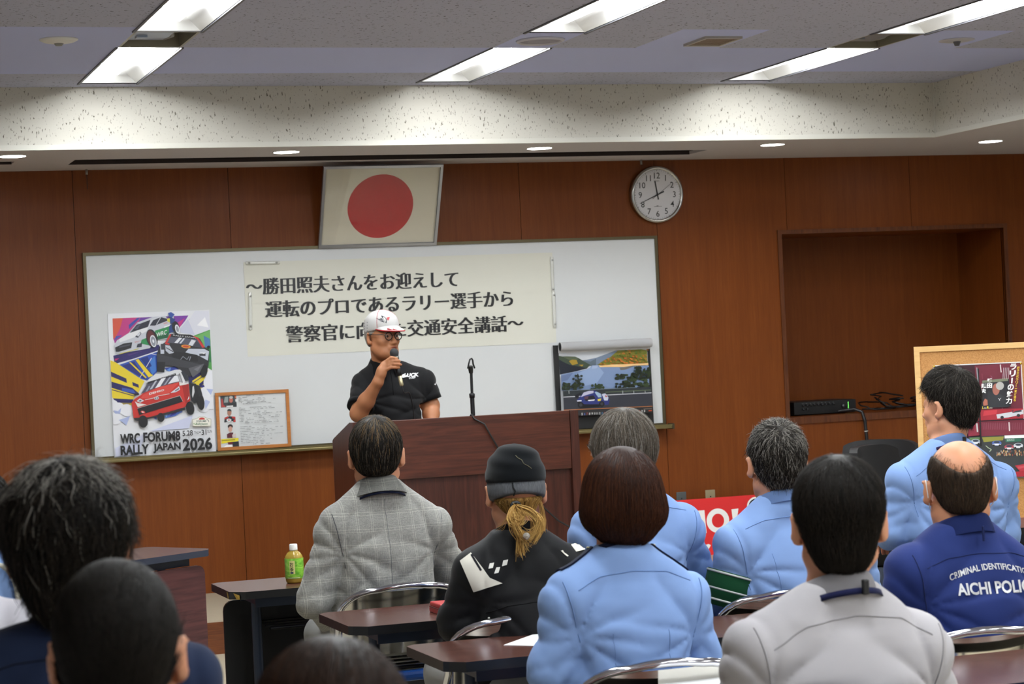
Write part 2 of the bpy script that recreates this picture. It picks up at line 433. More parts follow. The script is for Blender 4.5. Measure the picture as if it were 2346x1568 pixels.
def recess_panel(label, x, plate):
    t = thing('ceiling_recess', label, 'ceiling hatch', (x, GAP[1], CEIL)); L = GAP[1]-GAP[0]-.026; h = .11; b = MB()
    b.box((0, -L-.013, 0), (.012, -.013, h)); b.box((LW-.012, -L-.013, 0), (LW, -.013, h)); b.box((.012, -.025, 0), (LW-.012, -.013, h)); b.box((.012, -L-.013, 0), (LW-.012, -L-.001, h)); b.box((0, -L-.013, h), (LW, -.013, h+.01))
    b.build('frame', mat('#96907f', .4, .3), t)
    b = MB(); b.box((.03, -L*.9, .022), (LW-.09, -L*.2, .03)); b.box((.05, -L*.5, .012), (.1, -L*.4, .022)); b.build('plate', mat(plate, .3, .5), t)
    MB().tube([(.2, -.12, .03), (.22, -.2, .03), (.2, -.3, .035), (.23, -.36, .03)], .012).build('duct', mat('#8a8a88', .5), t)
    return t
recess_panel('dark open hatch between the two lights of the left row', ROWS[0], '#9aa4b4')
recess_panel('dark framed hatch between the two lights of the right row', ROWS[2], '#8c8f96')
t = thing('smoke_detector', 'white round detector on the ceiling at the upper left', 'smoke detector', (1.318, 9.83, CEIL))
MB().lathe([(0, -.02), (.03, -.02), (.07, -.012), (.086, -.004), (.086, 0), (0, 0)], n=32).build('base', M_WHITEMETAL, t)
MB().lathe([(0, -.030), (.014, -.030), (.022, -.02), (.022, -.018), (0, -.018)], n=16).build('sensor', mat('#8a8a88', .4), t)
t = thing('ceiling_speaker', 'round flush speaker grille between the two middle row lights', 'speaker', (3.622, 9.826, CEIL))
MB().lathe([(.10, -.003), (.106, -.012), (.118, -.006), (.12, 0), (.10, 0)], n=40).build('ring', mat('#b9b7c0', .5), t)
MB().lathe([(0, -.006), (.06, -.006), (.1, -.004), (.1, 0), (0, 0)], n=40).build('grille', mat('#8f8d98', .7), t)
t = thing('sprinkler_plate', 'small round ceiling plate with dark centre at the upper right', 'sprinkler', (5.902, 9.792, CEIL))
MB().lathe([(0, -.008), (.06, -.008), (.092, -.002), (.092, 0), (0, 0)], n=32).build('plate', mat('#b4b2ba', .6), t)
MB().lathe([(0, -.03), (.012, -.03), (.02, -.01), (.02, -.008), (0, -.008)], n=16).build('nozzle', mat('#55545a', .4), t)
t = thing('air_vent', 'small brownish square air vent in the ceiling right of centre', 'air vent', (4.53, 9.815, CEIL))
b = MB()
for x0, x1, y0, y1 in ((-.1, .1, -.135, -.115), (-.1, .1, .115, .135), (-.1, -.085, -.115, .115), (.085, .1, -.115, .115)): b.box((x0, y0, -.012), (x1, y1, 0))
b.build('frame', mat('#a9a39c', .5), t)
b = MB()
for i in range(7): b.box((-.085, -.105+i*.032, -.009), (.085, -.09+i*.032, -.003))
b.box((-.085, -.115, -.002), (.085, .115, 0), 1)
b.build('louvre', [mat('#8c7a68', .5), mat('#40352c', .7)], t)
# ================================================================== THINGS ON THE FRONT WALL
# ------------------------------------------------------------------ whiteboard
BX0, BX1, BZ0, BZ1 = 1.806, 5.406, 1.018, 2.196
BS = WALL_Y-.032                                    # writing surface
wb = thing('whiteboard', 'wide white board with bronze frame on the wooden wall', 'whiteboard', (BX0, WALL_Y, BZ0))
W_, H_ = BX1-BX0, BZ1-BZ0
MB().box((0, -.032, 0), (W_, -.002, H_)).build('writing_surface', m_plain('#d3d5d6', .28, .015, 2, .5), wb)
M_BRONZE = mat('#5f5640', .38, .7)
b = MB(); f = .018
b.box((-f, -.042, H_), (W_+f, -.001, H_+f)); b.box((-f, -.042, -f), (0, -.001, H_)); b.box((W_, -.042, -f), (W_+f, -.001, H_)); b.box((0, -.042, -f), (W_, -.001, 0))
b.build('frame', M_BRONZE, wb)
b = MB(); b.box((-.03, -.115, -.035), (W_+.03, -.043, -.018), bev=.004); b.box((-.03, -.115, -.018), (W_+.03, -.108, -.008)); b.build('tray', mat('#7a6e48', .35, .6), wb)
b = MB()
for x in (-.045, W_+.03): b.box((x, -.118, -.04), (x+.015, -.04, -.004), bev=.003)
b.build('tray_end', mat('#4a4230', .4, .5), wb)
TRAY = BZ0-.018

# ------------------------------------------------------------------ hand-made banner in two sheets
bx0, bx1, bz0, bz1 = 2.738, 4.708, 1.562, 2.128
bn = thing('banner', 'cream paper banner with three lines of black Japanese writing', 'banner', (bx0, BS, bz0))
bw, bh = bx1-bx0, bz1-bz0
M_PAPER = m_plain('#d9d8cd', .8, .02, 6)
def wavy(w, h, z0, y, amp, sd):
    P = np.zeros((9, 41, 3)); r = np.random.RandomState(sd); ph = r.rand(4)*6
    for i in range(9):
        for j in range(41):
            x = w*j/40; z = z0+h*i/8
            P[i, j] = (x, y-amp*(1+math.sin(x*7+ph[0]+z*4)*.6+math.sin(x*3.1+ph[1])*.4), z)
    return P
MB().sheet(wavy(bw, bh*.58, 0, -.0008, .0006, 1), (0, -1, 0), .0003).build('lower_sheet', M_PAPER, bn)
MB().sheet(wavy(bw, bh*.44, bh*.56, -.0026, .0006, 2), (0, -1, 0), .0003).build('upper_sheet', M_PAPER, bn)
A = Art([(562, 599), (1270, 580), (1273, 790), (566, 814)], bw, bh, .00002); INK = '#1d1d1f'
A.mb.cur = 0
for txt, q in (('～勝田照夫さんをお迎えして', [(567, 636), (1044, 621), (1044, 659), (567, 674)]),
               ('運転のプロであるラリー選手から', [(608, 688), (1171, 667), (1171, 705), (608, 726)]),
               ('警察官に向けた交通安全講話～', [(652, 745), (1194, 724), (1194, 762), (652, 783)])):
    A.text(INK, txt, q, -.004, 3.6, 5)
lt = A.build('lettering', bn); lt.location.y = -.0048
mg = None
for (x0, y0), (x1, y1), lb in (((562, 603), (641, 602), 'clear magnet bar lying level at the top left banner corner'), ((573, 670), (574, 756), 'clear magnet bar standing at the left banner edge'),
                           ((1264, 588), (1267, 671), 'clear magnet bar at the right banner edge, the upper one'), ((1268, 668), (1271, 751), 'clear magnet bar at the right banner edge, the lower one')):
    a, c = PY(x0, y0, BS-.008), PY(x1, y1, BS-.008); mid = (a+c)/2; L = (c-a).length; ang = math.atan2(c.z-a.z, c.x-a.x)
    t = thing('magnet_bar', lb, 'magnet', mid, group='clear magnet bars on the banner')
    P = [Vector((math.cos(ang)*s*L/2, -.001, math.sin(ang)*s*L/2)) for s in (-1, -.96, -.5, 0, .5, .96, 1)]
    MB().tube(P, [.006, .0105, .0105, .0105, .0105, .0105, .006], 10, flat=.5).build('bar', mat('#d4d5cf', .12, 0, .6, coat=.6), t)
    b = MB()
    for s in (-.8, .8): b.lathe([(0, -.0125), (.007, -.0125), (.007, -.0105), (0, -.0105)], (math.cos(ang)*s*L/2, 0, math.sin(ang)*s*L/2), 12, 'y')
    b.build('magnet', mat('#a9aaa6', .3, .4), t)

# ------------------------------------------------------------------ rally poster
def lean(root, deg): root.rotation_euler.x = math.radians(deg)
pw, ph_ = .602, .842
po = thing('rally_poster', 'laminated rally poster with three jumping cars at the left of the whiteboard', 'poster', (1.917, BS-.010, TRAY+.010)); lean(po, -.6)
MB().box((0, -.0035, 0), (pw, .0, ph_)).build('board', mat('#e6e7ec', .22, 0, .5, coat=.3), po)
A = Art([(40, 92), (1045, 48), (1105, 1430), (110, 1490)], pw, ph_)
p = A.poly
p('#d5563f', (88, 137), (300, 127), (240, 250), (110, 370), (95, 335)); p('#c23a84', (190, 132), (410, 124), (280, 260), (120, 370), (100, 350), (160, 240)); p('#6d3b9c', (360, 127), (640, 112), (690, 210), (480, 140), (300, 280))
p('#a83a92', (100, 330), (190, 300), (110, 380)); p('#3a4aa4', (245, 200), (330, 130), (360, 128), (250, 240)); p('#4350a8', (120, 310), (180, 300), (110, 350))
p('#7a3aa2', (690, 110), (835, 104), (800, 160), (735, 235), (690, 160)); p('#c22c80', (700, 190), (800, 130), (745, 228)); p('#d0347c', (840, 140), (880, 130), (860, 165))
p('#3e60b2', (885, 175), (925, 100), (962, 96), (905, 182)); p('#c9ccdf', (745, 240), (830, 140), (900, 295), (760, 275)); p('#dadbe6', (900, 290), (840, 150), (900, 60), (1040, 60), (1050, 240)); p('#f1f1f5', (920, 200), (1000, 120), (1035, 220))
p('#4f9a4a', (890, 300), (1050, 242), (1068, 640), (940, 560)); p('#6db060', (900, 310), (1045, 250), (1050, 330), (980, 420)); p('#4a7cb0', (985, 300), (1045, 330), (1052, 400), (1000, 420)); p('#2f7a44', (1000, 430), (1055, 420), (1064, 560), (1010, 560))
p('#d6ce3c', (600, 150), (640, 130), (640, 165))
p('#2a2366', (95, 500), (540, 390), (570, 450), (110, 580)); p('#4a2a78', (230, 490), (420, 440), (250, 500)); p('#c02a72', (110, 530), (155, 525), (115, 552)); p('#2b50b0', (150, 590), (545, 455), (540, 640), (440, 740), (330, 720), (190, 620)); p('#1f2a78', (180, 600), (300, 555), (420, 740), (350, 700))
p('#3f78c8', (440, 560), (500, 500), (520, 640), (470, 690)); p('#16307c', (360, 530), (430, 505), (470, 600), (430, 620)); A.line('#e9eaf2', [(120, 592), (540, 450)], 9); A.line('#d7d9ea', [(350, 720), (470, 520)], 6); A.line('#d7d9ea', [(470, 480), (540, 495)], 6)
p('#e6cd30', (65, 545), (115, 562), (400, 748), (340, 860), (300, 900), (265, 992), (165, 975), (85, 905), (78, 780)); p('#25225e', (72, 655), (222, 722), (228, 765), (75, 702)); p('#25225e', (77, 752), (280, 812), (350, 870), (300, 880), (80, 812)); p('#3a56ae', (180, 810), (290, 830), (310, 866), (180, 846))
p('#25225e', (280, 755), (340, 780), (345, 812), (285, 790)); p('#25225e', (95, 915), (290, 925), (285, 960), (120, 958)); A.line('#25225e', [(80, 830), (300, 892)], 8); A.line('#25225e', [(170, 968), (265, 968)], 6)
p('#e6cd30', (310, 540), (345, 530), (482, 692), (440, 712)); p('#e6cd30', (250, 566), (264, 562), (422, 712), (408, 718)); A.line('#25225e', [(345, 532), (470, 680)], 7)
p('#2c3f98', (590, 620), (770, 590), (820, 690), (640, 650)); p('#5d8ad0', (610, 640), (660, 610), (650, 655)); p('#e2ca34', (752, 610), (800, 605), (805, 680), (770, 670)); p('#1f1f5a', (830, 700), (1000, 640), (960, 720), (840, 770))
p('#e2ca34', (865, 745), (1028, 640), (1032, 700), (960, 830), (900, 785)); p('#23215a', (935, 775), (1026, 700), (1020, 722), (950, 812)); p('#2a2a7a', (950, 800), (1010, 760), (985, 830)); A.line('#23215a', [(880, 760), (1030, 665)], 7)
for c, r in (((92, 985), 55), ((150, 1010), 55), ((225, 1030), 60), ((120, 1110), 60), ((1050, 760), 70), ((1000, 860), 60), ((1060, 960), 60), ((980, 980), 70), ((1040, 690), 45)): A.ell('#e6e7ee', c, r, r)
p('#aab6df', (98, 1030), (140, 1040), (172, 1008), (160, 1065), (112, 1062)); p('#aab6df', (148, 1125), (200, 1110), (258, 1085), (222, 1178), (190, 1150)); p('#aab6df', (1008, 820), (1085, 825), (1052, 880)); p('#b6c0e4', (985, 950), (1000, 925), (1045, 945), (1000, 1020)); p('#ccd0ea', (450, 1235), (870, 1080), (835, 1205)); p('#d6d9ee', (115, 1400), (420, 1250), (330, 1460), (120, 1480))
p('#4b6cc0', (590, 1060), (760, 1005), (770, 1045), (700, 1085), (600, 1108)); p('#8fc0e8', (590, 1065), (630, 1050), (615, 1100)); p('#3a3a98', (640, 1095), (690, 1030), (740, 1018), (700, 1070)); p('#2f54a8', (470, 1100), (520, 1080), (515, 1120))
# green and white car
p('#c7cad4', (103, 400), (130, 350), (240, 280), (330, 175), (480, 120), (600, 110), (655, 170), (690, 230), (640, 335), (520, 345), (450, 425), (300, 455), (120, 478)); p('#e6e7ec', (150, 340), (250, 275), (440, 215), (420, 260), (300, 320), (160, 370)); p('#9ea3b2', (250, 275), (330, 180), (350, 190), (285, 268))
p('#292a39', (258, 277), (320, 200), (458, 148), (432, 218), (300, 262)); p('#4d5066', (300, 240), (330, 205), (360, 195), (330, 240)); p('#2b2d3b', (450, 205), (485, 152), (560, 122), (632, 140), (622, 158), (500, 205)); A.line('#d9dbe2', [(440, 220), (475, 145), (560, 118)], 7); A.line('#c9ccd4', [(515, 195), (560, 122)], 6)
p('#2c8c50', (500, 255), (650, 208), (655, 250), (630, 320), (515, 340)); p('#1c5c3c', (515, 320), (640, 265), (625, 325), (520, 345)); p('#2c8c50', (370, 345), (430, 320), (450, 400), (360, 380)); p('#25407e', (640, 205), (700, 170), (690, 265), (640, 280)); p('#d9d24a', (620, 140), (648, 132), (650, 175), (625, 165))
p('#212129', (112, 420), (190, 382), (278, 368), (268, 425), (150, 462), (118, 462)); p('#4a4a55', (150, 408), (260, 385), (255, 400), (150, 425)); p('#3a3c4a', (305, 315), (358, 265), (368, 282), (335, 325)); p('#dadde6', (320, 300), (358, 270), (360, 282), (338, 312)); p('#3a3c48', (330, 385), (375, 375), (370, 415), (320, 420)); A.line('#cabf3a', [(150, 485), (340, 430)], 6)
A.text('#f0f0f2', 'WRC', [(515, 275), (620, 245), (612, 290), (515, 315)], .01); A.text('#c03030', 'RALLY', [(302, 362), (362, 345), (362, 358), (304, 375)], .0); A.text('#d04040', 'WRC', [(585, 180), (630, 168), (628, 182), (585, 194)], .0); p('#f0f0f2', (590, 215), (650, 195), (648, 206), (590, 228))
A.ell('#191a20', (470, 330), 54, 92, -.25); A.ell('#5c1f24', (466, 330), 40, 80, -.25); A.ell('#dfe1e8', (484, 357), 30, 60, -.2); A.ell('#8b8f9c', (484, 357), 23, 48, -.2); A.ell('#e6e7ee', (484, 357), 9, 18, -.2); A.ell('#191a20', (708, 225), 36, 66, -.25); A.ell('#dfe1e8', (722, 238), 22, 45, -.25); A.ell('#9094a0', (722, 238), 13, 30, -.25)
p('#2d4c9c', (630, 82), (660, 72), (695, 95), (665, 132), (640, 120)); p('#27407e', (650, 120), (700, 140), (690, 170), (650, 190))
# black and orange car
p('#29292e', (518, 480), (550, 400), (600, 368), (650, 285), (850, 292), (945, 330), (990, 410), (1038, 445), (1030, 590), (1000, 700), (955, 690), (940, 640), (840, 705), (700, 605), (595, 600), (585, 660), (518, 655)); p('#515464', (618, 370), (650, 312), (925, 340), (975, 422), (800, 388)); p('#e2e4ec', (690, 372), (738, 322), (768, 326), (722, 376)); p('#d0d3de', (740, 376), (782, 328), (796, 330), (756, 380)); p('#d9dbe4', (830, 392), (862, 340), (905, 350), (870, 402)); p('#3b3d4c', (880, 400), (910, 350), (965, 410), (960, 418)); p('#1b1b20', (655, 285), (850, 292), (930, 322), (925, 338), (655, 312)); A.text('#e9e9ee', 'RALLY JAPAN', [(680, 292), (905, 318), (903, 332), (680, 308)], .0)
p('#bf3030', (598, 372), (645, 288), (662, 290), (622, 372)); p('#c83434', (870, 300), (925, 320), (995, 415), (968, 420), (920, 340)); p('#c83434', (600, 372), (645, 380), (640, 392), (600, 385)); p('#bbbfcb', (600, 395), (645, 400), (690, 470), (640, 480), (605, 450)); A.line('#2a2a30', [(610, 420), (680, 460)], 8); p('#c2c7d5', (830, 430), (990, 432), (1035, 455), (1022, 545), (940, 500), (800, 465)); p('#34343c', (935, 480), (1000, 470), (1000, 500), (940, 500)); p('#eceef4', (930, 465), (1005, 468), (985, 480)); p('#c2c7d5', (550, 400), (590, 395), (590, 480), (555, 480)); p('#3a3a42', (555, 385), (600, 380), (595, 440), (560, 440))
A.ell('#e0963a', (805, 408), 47, 17, .1); A.ell('#c24a2a', (805, 408), 34, 10, .1); p('#191a1e', (690, 458), (800, 468), (920, 490), (925, 555), (720, 545), (660, 500)); A.line('#8f929c', [(750, 538), (775, 505), (815, 535), (835, 505)], 5); A.line('#8f929c', [(838, 545), (852, 505)], 7); p('#3a3a40', (520, 480), (600, 500), (980, 590), (940, 640), (840, 620), (600, 590), (520, 570)); p('#17171b', (520, 560), (600, 560), (590, 660), (520, 655)); A.ell('#17171b', (985, 650), 32, 62, .2); p('#5a5a60', (830, 620), (985, 575), (940, 660), (870, 710)); p('#73737a', (880, 630), (960, 590), (920, 650)); A.ell('#17171b', (1030, 412), 16, 14)
# red car
p('#c5312b', (270, 955), (300, 920), (355, 885), (420, 830), (735, 755), (830, 775), (845, 935), (790, 1000), (440, 1100), (290, 1105)); p('#d84a40', (380, 880), (560, 800), (730, 765), (640, 860), (440, 915), (360, 915)); p('#a4231f', (760, 770), (825, 780), (840, 920), (800, 970)); p('#d9dade', (395, 765), (470, 700), (700, 635), (745, 633), (772, 655), (722, 685), (430, 760)); p('#4e4d5e', (362, 872), (432, 758), (722, 684), (742, 745), (560, 795), (405, 855)); p('#23232b', (428, 756), (702, 668), (706, 688), (425, 776)); A.text('#e9e9ee', 'RALLY JAPAN', [(450, 742), (690, 675), (690, 684), (450, 752)], .0)
p('#e6e7ee', (500, 815), (560, 722), (605, 712), (548, 800)); p('#b9bbc8', (445, 830), (500, 745), (520, 740), (470, 822)); p('#e6e7ee', (625, 775), (690, 695), (722, 690), (738, 745), (660, 765)); p('#9d9fb0', (580, 790), (640, 708), (655, 705), (600, 785)); p('#8f92a6', (405, 850), (440, 790), (452, 800), (425, 845))
p('#2b2f37', (748, 665), (775, 640), (822, 700), (832, 735), (790, 752), (762, 735)); p('#d9dade', (740, 660), (752, 655), (800, 755), (775, 770)); p('#222226', (830, 760), (900, 770), (962, 880), (955, 935), (885, 965), (850, 930)); p('#d6d6da', (868, 800), (880, 790), (888, 850), (870, 910), (862, 880)); p('#e6e6ea', (815, 935), (832, 890), (835, 915)); p('#e9e2e0', (735, 755), (830, 770), (800, 780), (740, 790))
A.text('#f4f4f4', 'DENSO', [(440, 862), (585, 824), (590, 838), (443, 882)], .03); p('#d6d9e2', (318, 942), (350, 915), (392, 938), (355, 956)); p('#5f6470', (335, 940), (355, 926), (370, 938), (352, 948)); p('#d6d9e2', (648, 862), (735, 795), (744, 830), (700, 855)); p('#5f6470', (690, 840), (732, 810), (735, 825), (700, 845)); p('#e3ddda', (302, 945), (330, 1000), (415, 975), (330, 960)); A.line('#e0d8d4', [(400, 930), (480, 912), (530, 890), (640, 870)], 5)
p('#1c1a1f', (325, 1015), (500, 960), (742, 890), (770, 945), (720, 962), (420, 1055), (345, 1078)); A.line('#b8b0ac', [(325, 1012), (742, 888), (772, 945)], 4); A.ell('#b9bcc4', (513, 913), 24, 15, -.2); A.ell('#4a4a55', (513, 913), 16, 9, -.2); A.ell('#b9bcc4', (513, 913), 7, 9); p('#29292c', (290, 1105), (440, 1098), (790, 1002), (800, 1025), (440, 1115), (330, 1135), (300, 1130)); A.ell('#d8504a', (380, 1048), 22, 12, .3); A.ell('#f0f0f0', (378, 1048), 10, 5, .3)
A.ell('#1d1d20', (382, 1140), 46, 60, -.1); A.ell('#1d1d20', (555, 1100), 36, 44, -.1); A.ell('#1d1d20', (842, 1010), 42, 66, -.15); A.ell('#1d1d20', (945, 945), 38, 84, -.15); p('#29292c', (905, 780), (940, 790), (965, 880), (930, 900)); p('#1b1b1f', (288, 872), (335, 862), (345, 880), (300, 892))
# rally badge
p('#b5b09a', (862, 1118), (908, 1108), (930, 1092), (985, 1092), (1008, 1105), (1051, 1113), (1048, 1186), (868, 1188)); p('#ebe8de', (868, 1122), (910, 1112), (932, 1097), (983, 1097), (1005, 1110), (1046, 1117), (1043, 1181), (873, 1183)); A.ell('#c8352c', (958, 1118), 30, 18); p('#ebe8de', (920, 1122), (1000, 1120), (1000, 1140), (920, 1140)); A.text('#2a4a44', 'FORUM8', [(905, 1128), (1000, 1126), (1000, 1144), (905, 1146)], .02); A.text('#3a6a3a', 'RallyJapan', [(900, 1152), (1015, 1150), (1015, 1176), (900, 1178)], .01); A.line('#2a3a44', [(1005, 1118), (1022, 1128), (1026, 1145)], 5); A.line('#6a9a3a', [(875, 1160), (905, 1170)], 6)
K = '#1c1c1e'
A.text(K, 'WRC', [(156, 1262), (348, 1250), (352, 1350), (162, 1358)], .042); A.text(K, 'FORUM8', [(380, 1246), (742, 1228), (746, 1325), (384, 1344)], .042); A.text(K, 'RALLY', [(160, 1375), (438, 1358), (440, 1455), (166, 1468)], .042); A.text(K, 'JAPAN', [(476, 1355), (746, 1342), (750, 1432), (480, 1450)], .042)
A.text(K, '5.28', [(764, 1230), (866, 1222), (868, 1276), (766, 1284)], .015); A.text(K, 'THU', [(880, 1236), (925, 1233), (926, 1262), (881, 1265)], .0); A.text(K, '-', [(929, 1240), (946, 1239), (946, 1246), (929, 1247)], .0); A.text(K, '31', [(952, 1220), (1000, 1216), (1002, 1268), (954, 1272)], .015); A.text(K, 'SUN', [(1010, 1222), (1054, 1219), (1055, 1248), (1011, 1251)], .0); A.text(K, '2026', [(764, 1308), (1056, 1290), (1060, 1410), (768, 1428)], .035)
o = A.build('printed_artwork', po); o.location.y = -.0036

# ------------------------------------------------------------------ framed profile sheet
fr = thing('profile_frame', 'small orange wooden frame holding a printed profile sheet', 'picture frame', (2.526, BS-.018, TRAY+.012)); lean(fr, -1)
fw, fh = .446, .345; b = MB(); t_ = .019
b.box((0, -.016, 0), (fw, 0, t_)); b.box((0, -.016, fh-t_), (fw, 0, fh)); b.box((0, -.016, t_), (t_, 0, fh-t_)); b.box((fw-t_, -.016, t_), (fw, 0, fh-t_))
b.build('frame', m_darkwood('#a8672f', '#c07c3e', False, .4), fr)
MB().box((t_, -.006, t_), (fw-t_, -.001, fh-t_)).build('paper', mat('#d2d4d5', .3, 0, .5, coat=.3), fr)
A = Art([(52, 212), (1822, 122), (1905, 1400), (130, 1500)], fw, fh)
p = A.poly
p('#3d4246', (180, 285), (560, 262), (578, 520), (200, 540)); p('#b3403c', (205, 345), (235, 338), (262, 480), (330, 525), (210, 530)); p('#8f9a98', (290, 300), (370, 290), (370, 420), (270, 430)); p('#2c2e31', (350, 450), (480, 420), (575, 440), (578, 520), (380, 520)); A.ell('#b86a5a', (440, 370), 45, 58); A.ell('#b9b9b6', (440, 310), 44, 32); p('#c86a4a', (520, 265), (562, 262), (566, 330), (535, 330)); p('#e1e1e1', (540, 350), (600, 345), (600, 405), (545, 405)); p('#dcdcdc', (330, 500), (490, 490), (490, 545), (335, 550)); A.text('#55565a', '勝田照夫', [(345, 522), (480, 514), (480, 540), (347, 548)])
p('#292d33', (285, 770), (400, 730), (545, 740), (550, 860), (280, 870)); p('#b83a38', (280, 765), (370, 730), (380, 770), (295, 800)); p('#b83a38', (460, 735), (545, 742), (550, 790), (470, 775)); p('#b83a38', (510, 800), (550, 800), (552, 860), (500, 860)); A.ell('#a87864', (402, 650), 50, 75); p('#33383a', (345, 620), (360, 580), (400, 566), (440, 580), (458, 625), (400, 612)); A.ell('#d8dadc', (392, 815), 60, 30); A.ell('#c04a4a', (392, 815), 16, 20); p('#dcdcdc', (335, 850), (492, 840), (492, 880), (340, 890)); A.text('#55565a', '勝田範彦', [(348, 862), (482, 852), (482, 876), (350, 886)])
p('#5a2430', (345, 1130), (420, 1090), (500, 1090), (480, 1210), (350, 1210)); p('#cfc0bc', (470, 1140), (560, 1110), (570, 1200), (480, 1205)); A.ell('#c79a8a', (425, 1010), 48, 70); A.ell('#3c2c28', (425, 955), 62, 48); A.ell('#c79a8a', (428, 1000), 40, 45); p('#e2d030', (212, 1240), (625, 1210), (625, 1280), (215, 1342)); A.line('#4a4830', [(220, 1275), (540, 1250)], 14); p('#2c2e33', (470, 1300), (630, 1285), (640, 1400), (490, 1410)); p('#6a2430', (360, 1310), (490, 1295), (480, 1350), (380, 1355)); p('#f4f4f4', (265, 1430), (330, 1370), (470, 1360), (480, 1415))
rr = np.random.RandomState(5)
for i, y in enumerate(list(np.arange(288, 470, 29))+list(np.arange(545, 915, 34))+list(np.arange(968, 1390, 36))):
    x = 600+.05*y; y2 = y; end = {0: 1200, 1: 1100}.get(i, 1240+rr.rand()*470)
    while x < end:
        L = rr.choice([20, 45, 70, 110]); x2 = min(x+L, end); yy = y-(x-600)*.052
        if rr.rand() < .72: A.line(rr.choice(['#8b8d90', '#77797c', '#a2a4a6']), [(x, yy), (x2, yy-(x2-x)*.052)], 11)
        x = x2+rr.choice([8, 14, 50])
o = A.build('print', fr); o.location.y = -.0061

# ------------------------------------------------------------------ rally calendar
cq = [(285, 258), (1672, 192), (1752, 1310), (362, 1385)]
ck = thing('rally_calendar', 'wall calendar showing a rally car on a lakeside road, rolled up white top', 'calendar', (4.678, BS-.02, TRAY+.012)); lean(ck, -.8)
cw, ch = .655, .532
MB().box((0, -.008, 0), (cw, 0, ch)).build('backing_board', mat('#131314', .5), ck)
A = Art(cq, cw, ch); p = A.poly
p('#c9ccd2', (362, 300), (1635, 250), (1690, 1150), (418, 1200)); p('#75849a', (700, 455), (760, 448), (900, 420), (1230, 305), (1000, 515), (800, 525)); p('#5d6a76', (700, 455), (820, 470), (900, 430), (900, 520), (760, 540))
p('#3d4a3a', (365, 395), (420, 405), (470, 402), (600, 405), (660, 430), (720, 465), (815, 512), (770, 565), (385, 640)); p('#566048', (430, 410), (600, 408), (650, 440), (560, 470)); p('#a3862e', (512, 465), (560, 445), (620, 450), (640, 500), (560, 520)); p('#b08c30', (650, 515), (720, 512), (700, 535)); p('#1c222d', (370, 445), (420, 470), (520, 515), (700, 545), (775, 562), (620, 600), (385, 645))
p('#7d7a2f', (915, 518), (1000, 460), (1110, 405), (1240, 298), (1450, 285), (1635, 318), (1645, 510), (1200, 535)); rr = np.random.RandomState(3)
for _ in range(170):
    x, y = rr.uniform(950, 1640), rr.uniform(310, 515)
    if y < 520-(x-915)*.62 and x < 1260: continue
    A.ell(rr.choice(['#b8672a', '#c8752e', '#8f5a24', '#a8802c', '#6b7a2c'] if y > 400 else ['#6b7a2c', '#59702a', '#8a7a2c', '#b0702c']), (x, y), rr.uniform(8, 24), rr.uniform(6, 14), rr.rand(), 8)
p('#efc48a', (920, 527), (1100, 512), (1450, 500), (1640, 488), (1645, 515), (1420, 525), (1300, 542), (940, 545)); p('#7b90b6', (388, 645), (780, 572), (830, 522), (920, 520), (945, 546), (1300, 545), (1650, 522), (1662, 830), (700, 850), (398, 860)); p('#8fa4c8', (600, 640), (830, 540), (930, 540), (1000, 620), (900, 760), (700, 800)); p('#6d6862', (1225, 550), (1425, 540), (1300, 580), (1240, 585)); p('#a3b2d0', (830, 526), (918, 522), (900, 560), (830, 570)); p('#66779c', (390, 660), (560, 620), (480, 720), (395, 740))
for _ in range(90): A.ell(rr.choice(['#232d1e', '#2c3a22', '#1b2318', '#38462a']), (1150+500*rr.rand()**.7, 640+200*rr.rand()), rr.uniform(14, 40), rr.uniform(12, 30), 0, 8)
for _ in range(50): A.ell(rr.choice(['#232d1e', '#2c3a22', '#1b2318']), (1420+235*rr.rand(), 545+120*rr.rand()), rr.uniform(10, 30), rr.uniform(10, 24), 0, 8)
for _ in range(45): A.ell(rr.choice(['#232d1e', '#2c3a22', '#1b2318']), (400+290*rr.rand(), 760+85*rr.rand()), rr.uniform(12, 34), rr.uniform(10, 26), 0, 8)
for _ in range(22): A.ell('#242c20', (605+60*rr.randn()*.5, 690+50*rr.randn()*.7), rr.uniform(8, 24), rr.uniform(8, 20), 0, 8)
for _ in range(20): A.ell('#2c3a22', (880+60*rr.randn()*.7, 805+20*rr.randn()), rr.uniform(14, 30), rr.uniform(10, 22), 0, 8)
p('#2c3236', (398, 862), (1430, 818), (1664, 808), (1668, 885), (402, 940)); A.line('#6f7a84', [(398, 862), (1430, 818)], 6); A.line('#55604a', [(1000, 880), (1660, 850)], 12)
for x in (480, 1250, 1410, 1575): A.line('#a9aeb0', [(x, 860), (x+3, 900)], 8)
p('#33353e', (402, 945), (1668, 890), (1684, 1065), (412, 1115)); A.line('#c9cbd2', [(402, 945), (700, 932), (1668, 888)], 9); A.line('#ad6c3c', [(412, 1117), (1684, 1067)], 9); p('#29292b', (412, 1122), (1684, 1072), (1690, 1150), (418, 1200))
